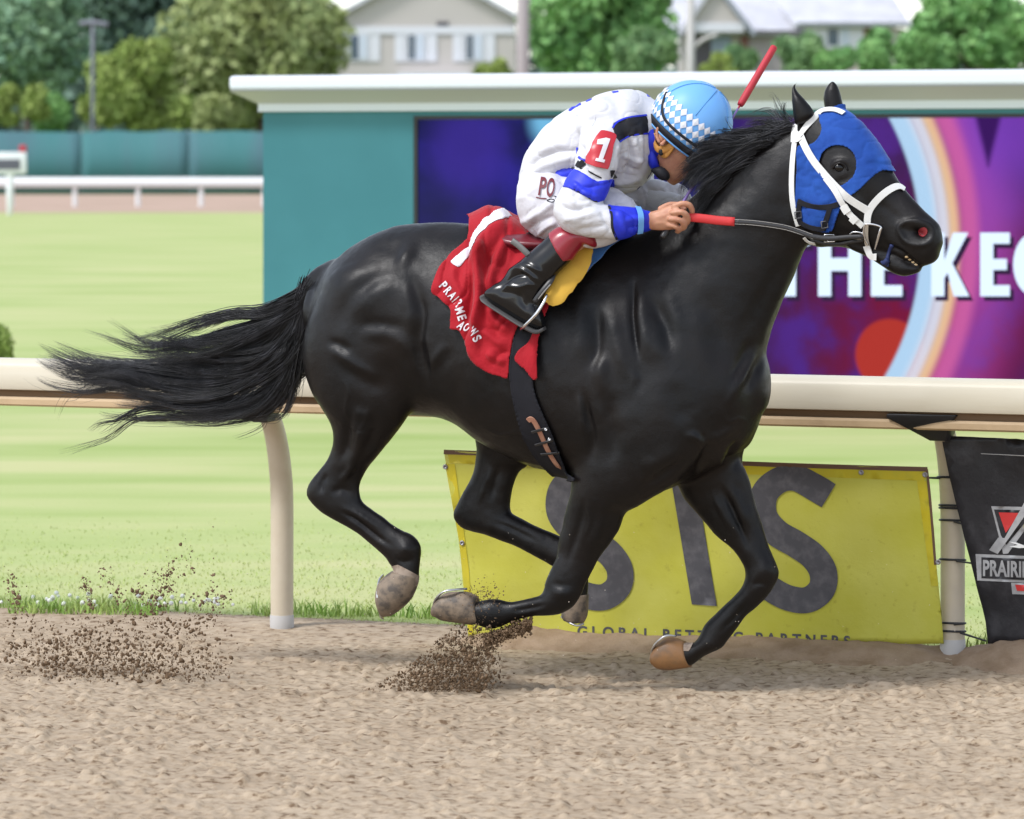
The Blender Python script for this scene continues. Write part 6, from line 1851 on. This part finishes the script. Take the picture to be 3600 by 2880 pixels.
jp = [loft(torso_st, ring=32), loft(arm_st, ring=24), loft(sl_st, ring=24)]
jp.append(loft([(2120, 380, 2230, 440, -.13, .075), (2150, 470, 2260, 500, -.2, .066), (2180, 560, 2290, 590, -.235, .06), (2200, 650, 2300, 690, -.25, .058), (2230, 690, 2260, 750, -.245, .05)], ring=20))
jp.append(tube([P(2225, 690, -.245), P(2330, 722, -.20), P(2420, 726, -.135)], [.06, .050, .038], 16))
jp.append(blob(2120, 430, .11, .10, .085, .10)); jp.append(blob(2150, 420, -.11, .10, .085, .10))
JV, JF = remesh(join(jp), .0042)
JV = relax(JV, JF, 26, .6, None)
JN = normals(JV, JF); jpj = proj(JV); jside = JV @ NL
near = sstep(-.02, .05, jside)
d_ = vnoise(JV * (16, 16, 16), 41, 2) * .0014 + vnoise(JV * (7, 7, 16), 43, 2) * .0022
for ln, w, d in [
    ([(1850, 600), (1920, 545), (2010, 530), (2040, 520)], 9, -5), ([(1846, 640), (1900, 590), (1990, 560), (2035, 560)], 12, 6), ([(1900, 640), (1970, 600), (2030, 590)], 10, -6),
    ([(1870, 560), (1930, 520), (1990, 500)], 14, 5), ([(2060, 430), (2110, 420), (2150, 440)], 14, -5), ([(2040, 500), (2060, 560), (2030, 600)], 9, -9),
    ([(2195, 470), (2215, 530), (2205, 590), (2180, 640)], 10, -8), ([(2225, 480), (2240, 540), (2225, 600)], 10, 7), ([(2190, 540), (2215, 560), (2260, 560)], 8, 6),
    ([(2180, 600), (2215, 590), (2250, 600)], 8, -6), ([(2150, 640), (2200, 640), (2260, 620)], 10, 6), ([(2170, 500), (2160, 560), (2150, 610)], 9, 6),
    ([(2110, 480), (2105, 540), (2090, 600)], 12, 5), ([(2060, 560), (2080, 610), (2120, 640)], 9, -6), ([(2010, 640), (2060, 680), (2110, 700)], 7, 6),
    ([(1970, 720), (2010, 740), (2060, 730)], 9, -7), ([(1975, 770), (2020, 770), (2070, 755), (2110, 750)], 11, 6), ([(2000, 700), (2040, 720), (2080, 715)], 9, 6),
    ([(2020, 810), (2080, 800), (2140, 790)], 12, -5), ([(2110, 740), (2130, 780), (2150, 820)], 9, -5), ([(2170, 740), (2185, 780), (2195, 825)], 9, 5), ([(2190, 780), (2230, 770), (2270, 775)], 7, 5), ([(2200, 800), (2240, 795), (2265, 790)], 6, -4),
    ([(2250, 440), (2255, 520), (2240, 600)], 8, 5), ([(1990, 480), (2040, 450), (2090, 400)], 18, 4), ([(1940, 480), (2000, 430), (2060, 390)], 12, -3)]:
    d_ = d_ + fold(jpj, ln, w, d) * near
cr_ = lambda X, sc, sd: np.clip(1 - np.abs(vnoise(X * sc, sd)) / .16, 0, 1) ** 1.6
d_ = (d_ * 1.6 - cr_(JV, (6, 9, 11), 141) * .0050 - cr_(JV, (17, 17, 24), 142) * .0030) 
JV = JV + JN * d_[:, None]
JV = relax(JV, JF, 2, .4, None); JN = normals(JV, JF)
jer = mk('jersey', (JV, JF), M_silk, person)
JT = BVHTree.FromPolygons([tuple(v) for v in JV], [tuple(map(int, f)) for f in JF])
jpj = proj(JV)
facing = (JN * (CAMP - JV)).sum(1) > -.2
def jpatch(poly, mat, name, off=.003, parent=None, sm=3, ex=None, near_only=True, th=.0015):
    pl = smoothpoly(poly, sm) if sm else np.array(poly, float)
    e_ = (jside > 0.02) if near_only else None
    if ex is not None: e_ = ex if e_ is None else e_ & ex
    v_, f_, n_, p_ = grab(JV, JF, JN, jpj, pl, (), e_)
    v_ = v_ + n_ * off
    if name == 'armband': v_ = relax(v_, f_, 30, .6, None)
    o = mk(name, (v_, f_), mat, parent or jer); solidify(o, th, 1)
    return o
armx = jside > .10
jpatch([(1955, 600), (2009, 592), (2060, 615), (2100, 640), (2160, 628), (2150, 680), (2100, 712), (2060, 690), (2000, 662), (1960, 650)], M_rblue, 'sleeve_band', .003, ex=armx, sm=2)
strap_on([(1984, 655), (2010, 662), (2050, 680), (2085, 705), (2098, 708)], JT, .006, .002, M_blkc, jer, 'piping', .003)
strap_on([(2012, 590), (2050, 596), (2100, 618), (2140, 640)], JT, .006, .002, M_blkc, jer, 'piping', .003)
strap_on([(2031, 518), (2030, 545), (2045, 562), (2062, 568)], JT, .009, .002, M_rblue, jer, 'piping', .003)
jpatch([(2135, 715), (2300, 715), (2300, 830), (2180, 850), (2165, 842), (2150, 790)], M_rblue, 'cuff', .004, ex=armx, sm=0)
strap_on([(2139, 730), (2150, 760), (2152, 800), (2168, 836)], JT, .009, .002, M_blkc, jer, 'piping', .006)
strap_on([(2240, 738), (2248, 760), (2248, 790), (2246, 812)], JT, .022, .002, M_sky, jer, 'wrist_band', .011)
jpatch([(2155, 435), (2200, 418), (2270, 408), (2276, 440), (2276, 470), (2230, 476), (2200, 484), (2175, 500), (2158, 470)], M_blkc, 'shoulder_panel', .002, sm=2)
strap_on([(2153, 452), (2166, 432), (2200, 416), (2240, 409), (2272, 406)], JT, .007, .002, M_rblue, jer, 'piping', .003)
strap_on([(2176, 500), (2205, 480), (2240, 474), (2278, 470)], JT, .006, .002, M_rblue, jer, 'piping', .003)
strap_on([(2296, 560), (2290, 600), (2262, 640), (2225, 680)], JT, .007, .002, pmat('navy_piping', (.012, .02, .16), .6), jer, 'front_seam', .003)
strap_on([(2118, 330), (2090, 420), (2060, 500)], JT, .0022, .001, pmat('seam_thread', (.62, .62, .66), .7), jer, 'seam', .001)
strap_on([(1850, 560), (1950, 530), (2030, 515)], JT, .0022, .001, bpy.data.materials['seam_thread'], jer, 'seam', .001)
for pl in ([(2265, 317), (2290, 316), (2315, 330), (2318, 342), (2290, 345), (2275, 342)], [(1998, 388), (2020, 372), (2040, 362), (2046, 370), (2020, 384), (2004, 396)], [(2058, 356), (2080, 347), (2084, 352), (2064, 362)], [(2150, 324), (2174, 321), (2176, 327), (2154, 331)]):
    jpatch(pl, M_rblue, 'back_print', .002, sm=0, near_only=False)
# armband with the number
ab = np.array([(2109, 462), (2150, 464), (2167, 480), (2166, 510), (2140, 600), (2122, 604), (2080, 592), (2052, 578), (2068, 540), (2088, 490)], float)
band = jpatch(ab, M_arm, 'armband', .010, person, 2, armx, th=.003)
AV = np.array([v.co for v in band.data.vertices]); AF = [tuple(p.vertices) for p in band.data.polygons]
AT = BVHTree.FromPolygons([tuple(v) for v in AV], AF)
fig1 = [(2124, 486), (2143, 490), (2118, 556), (2128, 559), (2123, 572), (2084, 562), (2089, 548), (2099, 551), (2115, 510), (2099, 510), (2102, 498), (2113, 496)]
fig1 = [(2101, 490), (2131, 484), (2146, 488), (2120, 560), (2128, 562), (2124, 572), (2092, 565), (2096, 555), (2104, 557), (2121, 508), (2098, 507)]
V2, F2 = patch2d(np.array(fig1, float), 7)
Q = []
for x, y in V2:
    a, n_ = cast(x, y, tree=AT); Q.append(a if a is not None else np.full(3, np.nan))
project_ok('figure_one', Q, F2, M_wcl, band, .006)
strap_on([(2150, 598), (2148, 615), (2160, 622)], JT, .020, .003, M_blkc, band, 'elastic', .006); strap_on([(2052, 570), (2040, 580), (2032, 575)], JT, .022, .003, M_blkc, band, 'elastic', .005)

# --- breeches
br = [(1832, 645, 1838, 765, .06, .07), (1834, 612, 1858, 812, .085, .095), (1878, 588, 1900, 840, .11, .105), (1950, 600, 1960, 852, .13, .105), (2050, 638, 2040, 852, .145, .092), (2135, 656, 2120, 845, .16, .082), (2205, 688, 2190, 835, .17, .072), (2252, 738, 2240, 800, .175, .052)]
hip = [(1852, 650, 1862, 790, 0, .12), (1872, 590, 1890, 800, 0, .14), (1905, 565, 1950, 770, 0, .145)]
knee = [(2225, 735, 2235, 805, .175, .05), (2130, 770, 2150, 860, .21, .05), (2040, 800, 2070, 880, .25, .048)]
bparts = [loft(br, ring=26), loft(hip, ring=26), loft(knee, ring=20)]
bparts.append(loft([(1900, 640, 1910, 790, -.07, .09), (1960, 600, 1980, 830, -.15, .115), (2100, 620, 2100, 810, -.20, .10), (2230, 625, 2220, 790, -.235, .09), (2330, 632, 2310, 780, -.25, .078), (2400, 650, 2385, 745, -.255, .06), (2420, 672, 2412, 725, -.255, .04)], ring=24))
bparts.append(loft(mir(knee, 160, -50), ring=18))
PV, PF = remesh(join(bparts), .0044)
PV = relax(PV, PF, 24, .6, None)
PN = normals(PV, PF); ppj = proj(PV)
d_ = vnoise(PV * (14, 14, 18), 51, 2) * .0015
for ln, w, d in [([(1820, 790), (1880, 760), (1960, 700)], 12, 6), ([(1850, 815), (1900, 780), (1950, 760)], 9, -5), ([(1880, 835), (1920, 800), (1960, 780)], 8, 5), ([(1815, 640), (1870, 610), (1930, 600)], 14, -6), ([(1810, 700), (1850, 680), (1900, 640)], 14, 4),
                 ([(2100, 660), (2160, 690), (2230, 740)], 12, -4), ([(2130, 650), (2190, 680), (2245, 720)], 10, 4), ([(2260, 640), (2300, 680), (2340, 720)], 12, -6), ([(2330, 650), (2350, 700), (2390, 720)], 9, 5), ([(2380, 660), (2390, 700), (2410, 710)], 7, -5)]:
    d_ = d_ + fold(ppj, ln, w, d)
d_ = d_ * 1.5 - cr_(PV, (8, 8, 9), 151) * .006 - cr_(PV, (16, 15, 17), 152) * .003
PV = relax(PV + PN * d_[:, None], PF, 2, .4, None)
bre = mk('breeches', (PV, PF), M_nyl, person)
PT = BVHTree.FromPolygons([tuple(v) for v in PV], [tuple(map(int, f)) for f in PF])
M_mprint = pmat('maroon_print', (.13, .008, .018), .6)
for ch, a, b_ in (('P', (1889, 684), (1914, 688)), ('O', (1917, 688), (1945, 692))):
    text_on(ch, a, b_, 92, PT, bre, M_mprint, 'letter', .02, 1.0, .006, 10)
strap_on([(1886, 694), (1905, 698), (1922, 699)], PT, .004, .001, M_mprint, bre, 'underline', .002)
for q in ([(1924, 704), (1940, 700), (1952, 706), (1940, 712), (1924, 706)], [(1948, 690), (1958, 694), (1952, 702), (1962, 708)]):
    strap_on(q, PT, .003, .001, M_blkc, bre, 'print_mark', .002)

# --- boots
def boot(dl=1, dx=0, dy=0, near=True):
    M2 = (lambda s: s) if dl > 0 else (lambda s: mir(s, dx, dy))
    leg = [(2066, 795, 2090, 870, .255, .050), (1966, 800, 2052, 858, .275, .054), (1906, 850, 2000, 925, .292, .055), (1842, 905, 1962, 962, .305, .053), (1788, 960, 1932, 1008, .31, .050), (1748, 1000, 1914, 1052, .312, .045), (1730, 1020, 1900, 1080, .312, .040)]
    ft_ = [(1722, 1012, 1704, 1042, .312, .026), (1752, 992, 1728, 1066, .312, .036), (1800, 992, 1776, 1098, .312, .040), (1862, 1030, 1832, 1132, .312, .042), (1894, 1070, 1870, 1150, .312, .040), (1910, 1110, 1894, 1158, .312, .032), (1914, 1138, 1908, 1158, .312, .018)]
    V, F = remesh(join([loft(M2(leg), ring=24), loft(M2(ft_), ring=24)]), .0040)
    V = relax(V, F, 12, .6, None)
    N = normals(V, F); p = proj(V)
    d = np.zeros(len(V))
    for ln, w, dd in [([(1740, 985), (1790, 955), (1830, 945), (1870, 975), (1900, 990)], 8, 9), ([(1760, 1010), (1800, 975), (1840, 965), (1880, 985)], 7, -9), ([(1770, 1000), (1820, 1010), (1860, 1000), (1890, 1010)], 8, 7), ([(1750, 1030), (1800, 1030), (1850, 1050)], 10, -4), ([(1800, 945), (1835, 930), (1880, 945), (1910, 965)], 8, 6), ([(1830, 1020), (1835, 1060), (1860, 1090)], 10, -5)]:
        d += fold(p, [(x + dx, y + dy) for x, y in ln], w, dd)
    V = relax(V + N * d[:, None], F, 2, .4, None)
    b_ = mk('boot', (V, F), M_boot, person)
    N = normals(V, F); p = proj(V)
    if near:
        v_, f_, n_, p_ = grab(V, F, N, p, np.array([(1925, 790), (1968, 790), (2110, 790), (2110, 900), (1978, 918), (1955, 885), (1932, 838)], float))
        o = mk('boot_cuff', (v_ + n_ * .002, f_), M_cuff, b_); solidify(o, .0015, 1)
        sole_ = [(1702, 1036), (1722, 1060), (1775, 1095), (1832, 1130), (1872, 1152), (1894, 1160), (1912, 1152)]
        mk('sole', strap([P(x, y - 3, .312) for x, y in sole_], [(.45, 0, -.9)] * 7, [.05, .07, .075, .08, .08, .07, .04], .012), M_sole, b_)
    return b_
boot(); boot(-1, 150, -25, False)

# --- helmet
hel = empty('helmet', P(2430, 430, 0), None, None); hel.parent = person; hel.matrix_parent_inverse = parent_world(person).inverted()
c3 = P(2430, 430, 0); kk = (c3[1] + DIST) / DIST / 1000
tx = np.array((-NL[1], NL[0], 0)); tx = tx if tx[0] > 0 else -tx
def fr3(f, c, l): 
    q = np.array((2389.0, 480.0)) + hf_ * f + hc * c
    return P(q[0], q[1], l)
AXC = P(*(hO + hc * 100), 0) - P(*hO, 0); AXC /= np.linalg.norm(AXC)
AXF = P(*(hO + hf_ * 100), 0) - P(*hO, 0); AXF -= AXC * np.dot(AXC, AXF); AXF /= np.linalg.norm(AXF)
HC = P(2430, 430, 0)
def dome(rf, rl, rc, c_lo, n=20, m=48, grow=0.0):
    """cap of an ellipsoid above height c_lo (metres below/above the centre)"""
    RG = []
    a0 = math.asin(max(-1, min(1, c_lo / rc)))
    for i in range(n + 1):
        a = a0 + (math.pi / 2 - a0 - .02) * i / n
        th = np.linspace(0, 2 * np.pi, m, endpoint=False)
        RG.append(HC + AXC * (math.sin(a) * rc) + math.cos(a) * (np.cos(th)[:, None] * AXF * rf + np.sin(th)[:, None] * NL * rl))
    return rings_mesh(RG, True, 0.02)
V, F = dome(.146, .128, .146, -.062)
V = V + (vnoise(V * 18, 61, 2) * .0022)[:, None] * ((V - HC) / np.linalg.norm(V - HC, axis=1)[:, None])
mk('cover', (V, F), M_sky, hel)
def hel_pt(th, a, g=0.0): return HC + AXC * (math.sin(a) * (.146 + g)) + math.cos(a) * (math.cos(th) * AXF * (.146 + g) + math.sin(th) * NL * (.128 + g))
def hel_strip(a, w, g, th0=0, th1=2 * math.pi, n=60, t=.004):
    P_ = [hel_pt(t_, a, g) for t_ in np.linspace(th0, th1, n)]
    Nn = [(p - HC) / np.linalg.norm(p - HC) for p in P_]
    return strap(P_, Nn, w, t, 1)
ab_ = math.asin(-.062 / .146)
mk('rim', hel_strip(ab_ - .02, .026, .001, t=.006), M_blkc, hel)
mk('rim_edge', hel_strip(ab_ - .13, .010, .0, t=.007), M_sky, hel)
# harlequin band: rows of alternating lozenges lying on the cover
nD = 34
for row, a in enumerate((ab_ + .20, ab_ + .43, ab_ + .66)):
    for i in range(nD):
        th = 2 * math.pi * (i + .5 * (row % 2) * 0) / nD
        dth, da = math.pi / nD * 1.0, .114
        pl = [hel_pt(th, a - da, .0022), hel_pt(th + dth, a, .0022), hel_pt(th, a + da, .0022), hel_pt(th - dth, a, .0022)]
        md = hel_pt(th, a, .0034)
        mk('lozenge', (np.array(pl + [md]), [(0, 1, 4), (1, 2, 4), (2, 3, 4), (3, 0, 4)]), M_dia, hel, False)
# cover seams, button, strap
for k in range(6):
    th = k * math.pi / 3 + .35
    q = [hel_pt(th, a, .0012) for a in np.linspace(ab_ + .78, 1.5, 10)]
    mk('seam', tube(q, .0012, 5, 2), pmat('cover_seam', (.07, .28, .58), .6) if k == 0 else bpy.data.materials['cover_seam'], hel)
q = [hel_pt(t_, ab_ + .02 + .55 * math.sin((t_ - 2.6) * .9) ** 2 * (1 if t_ > 2.6 else .0), .004) for t_ in np.linspace(.2, 2.0, 14)]
q = [P(2346, 318, .03), P(2330, 360, .075), P(2331, 395, .105), P(2345, 425, .122), P(2380, 462, .132), P(2420, 495, .128), P(2455, 515, .11)]
q = []
for x, y in ((2344, 325), (2332, 360), (2330, 395), (2342, 424), (2375, 458), (2415, 490), (2450, 515)):
    r0 = BVHTree.FromPolygons([tuple(v) for v in V], F).ray_cast(Vector(CAMP), Vector(ray(x, y)).normalized())[0] if x == 2344 else HELT.ray_cast(Vector(CAMP), Vector(ray(x, y)).normalized())[0]
    if x == 2344: HELT = BVHTree.FromPolygons([tuple(v) for v in V], F)
    q.append(np.array(r0) if r0 is not None else P(x, y, .12))
mk('elastic', strap(np.array(q) + NL * .003, [(p - HC) / np.linalg.norm(p - HC) for p in q], .011, .003), M_blkc, hel)
# harness: tan ear guard and chin strap, goggles, balaclava
mk('chin_harness', strap([P(2303, 468, .082), P(2302, 500, .084), P(2316, 526, .084), P(2345, 522, .086), P(2374, 500, .090)], [NL] * 5, [.010, .012, .024, .026, .026], .006), M_tanp, hel)
mk('chin_harness', strap([P(2320, 515, .090), P(2335, 545, .080), P(2352, 535, .085), P(2372, 508, .092)], [NL] * 4, [.02, .024, .018, .014], .005), M_tanp, hel)
mk('harness_clip', ball(P(2324, 535, .088), (.009, .006, .013), 6), M_blkc, hel)
mk('harness_buckle', tube([P(2362, 482, .100), P(2374, 480, .100), P(2376, 496, .100), P(2364, 498, .100), P(2362, 482, .100)], .002, 6, 1, smooth=False), M_stl, hel)
gog = [P(*hp(66, -28), .075), P(*hp(92, -30), .055), P(*hp(108, -34), .02), P(*hp(110, -34), -.02), P(*hp(92, -30), -.055)]
gn = [(gog[i] - P(*hp(10, -30), 0)) for i in range(5)]
mk('goggles', strap(gog, gn, [.045, .052, .048, .048, .052], .018), pmat('goggle_black', (.008, .008, .01), .15, .6), person)
mk('hair', loft([hst(20, -112, -60, 0, .086), hst(-10, -110, -62, 0, .085), hst(-40, -98, -60, 0, .078)], ring=20), M_blkc, person)
# blue collar and scarf round the neck
cst = [(2268, 392, 2300, 575, 0, .105), (2292, 398, 2322, 570, 0, .098), (2312, 412, 2345, 560, 0, .088)]
V, F = loft(cst, ring=32, cap=False)
mk('collar', (V + vnoise(V * 30, 71)[:, None] * .003 * NL, F), M_rblue, person); solidify(person.children[-1], .005, 0)
mk('scarf', join([tube([P(2290, 530, .070), P(2294, 560, .066), P(2302, 585, .05), P(2318, 600, .03)], [.012, .017, .016, .010], 12)]), [M_rblue], person)
mk('scarf_end', tube([P(2292, 598, .085), P(2318, 605, .075), P(2340, 622, .065), P(2346, 632, .06)], [.006, .020, .018, .006], 10), M_blkc, person)

# --- riding crop in the near hand
crop = empty('riding_crop', P(2334, 829, .2), 'red padded riding crop held upright behind the jockey hand', 'crop')
w0, w1 = P(2331, 832, .205), P(2722, 165, -.16)
def wp(t): return w0 + (w1 - w0) * t
mk('handle', tube([wp(-.004), wp(.03), wp(.10)], [.0115, .0125, .010], 12, 3), M_lea, crop)
mk('shaft', tube([wp(.08), wp(.4), wp(.70)], [.006, .005, .0032], 8, 3), pmat('shaft_violet', (.16, .10, .32), .4), crop)
mk('popper', tube([wp(.66), wp(.69), wp(.70), wp(.85), wp(.998)], [.003, .0045, .0125, .0125, .0125], 12, 3), pmat('red_foam', (.42, .02, .035), .6), crop)
# ================================================================== flying dirt
def clods(name, n, fn, label, seed, mat):
    rg = np.random.default_rng(seed)
    VS, FS, b = [], [], 0
    for i in range(n):
        x, y, l, r = fn(rg)
        c = P(x, y, l)
        V, F = ball((0, 0, 0), 1.0, 3)
        V = V * (1 + .35 * rg.normal(0, 1, (len(V), 1)) * .6) * (r * rg.uniform(.7, 1.5), r, r * rg.uniform(.6, 1.1))
        a = rg.uniform(0, 6.28); co, si = math.cos(a), math.sin(a)
        V = np.stack((V[:, 0] * co - V[:, 2] * si, V[:, 1], V[:, 0] * si + V[:, 2] * co), 1) + c
        VS.append(V); FS += [tuple(k + b for k in f) for f in F]; b += len(V)
    return mk(name, (np.vstack(VS), FS), mat, None, True, label, 'dirt', None, 'stuff')
M_clod = pmat('damp_clod', (.20, .135, .085), .95, .1, var=((.11, .07, .04), 40, .4, .6), bump=(180, .6, .004))
def f_near(rg):
    t = rg.uniform(0, 1)
    if t < .16:                                  # forward spray from the toe
        u = rg.uniform(0, 1); return 1700 + 170 * u, 2215 + rg.normal(0, 14) + 40 * (1 - u) - 25 * u, .1 + rg.normal(0, .04), rg.uniform(.0015, .005)
    if t < .24:
        return 1690 + rg.normal(0, 40), 2090 + rg.normal(0, 40) + 40, .1 + rg.normal(0, .05), rg.uniform(.001, .003)
    u = rg.beta(.9, 1.9)
    y = 2432 - 265 * u; x0 = 1225 + 380 * u ** .6; x1 = 1715 + 20 * u + rg.normal(0, 28)
    x = x0 + (x1 - x0) * rg.beta(1.45, 1.0)
    return x, y, .1 + rg.normal(0, .11), (.0009 + .011 * rg.beta(.5, 5)) * (1.2 - .45 * u)
clods('flying_dirt', 8500, f_near, 'spray of dark dirt kicked up under the near front hoof', 4, M_clod)
def f_left(rg):
    t = rg.uniform(0, 1)
    if t < .82:
        u = rg.beta(.9, 2.0); return -40 + 900 * rg.beta(2.0, 2.2), 2405 - 250 * u - 12 * rg.uniform(0, 1), .15 + rg.normal(0, .16), .001 + .012 * rg.beta(.55, 4)
    pl = [((560, 2190), (480, 2060), 26), ((640, 2220), (760, 2040), 30), ((700, 2210), (800, 2080), 26), ((470, 2180), (360, 2000), 26), ((560, 2150), (600, 1990), 30), ((320, 2140), (300, 2040), 16), ((80, 2180), (30, 2020), 24), ((520, 2060), (700, 1960), 60)]
    a, b_, s = pl[rg.integers(len(pl))]; u = rg.uniform(0, 1)
    return a[0] + (b_[0] - a[0]) * u + rg.normal(0, s * .6), a[1] + (b_[1] - a[1]) * u + rg.normal(0, s * .7), .15 + rg.normal(0, .15), .0012 + .010 * rg.beta(.6, 4)
clods('flying_dirt', 5500, f_left, 'scattered clods hanging in the air behind the horse at the left', 5, M_clod)
def f_dust(rg): return rg.uniform(100, 3500), rg.uniform(1850, 2350) , rg.uniform(.2, .9), rg.uniform(.0006, .0016)
clods('flying_grit', 120, f_dust, 'tiny pale grit specks in the air round the horse', 6, pmat('pale_grit', (.55, .48, .40), .9))
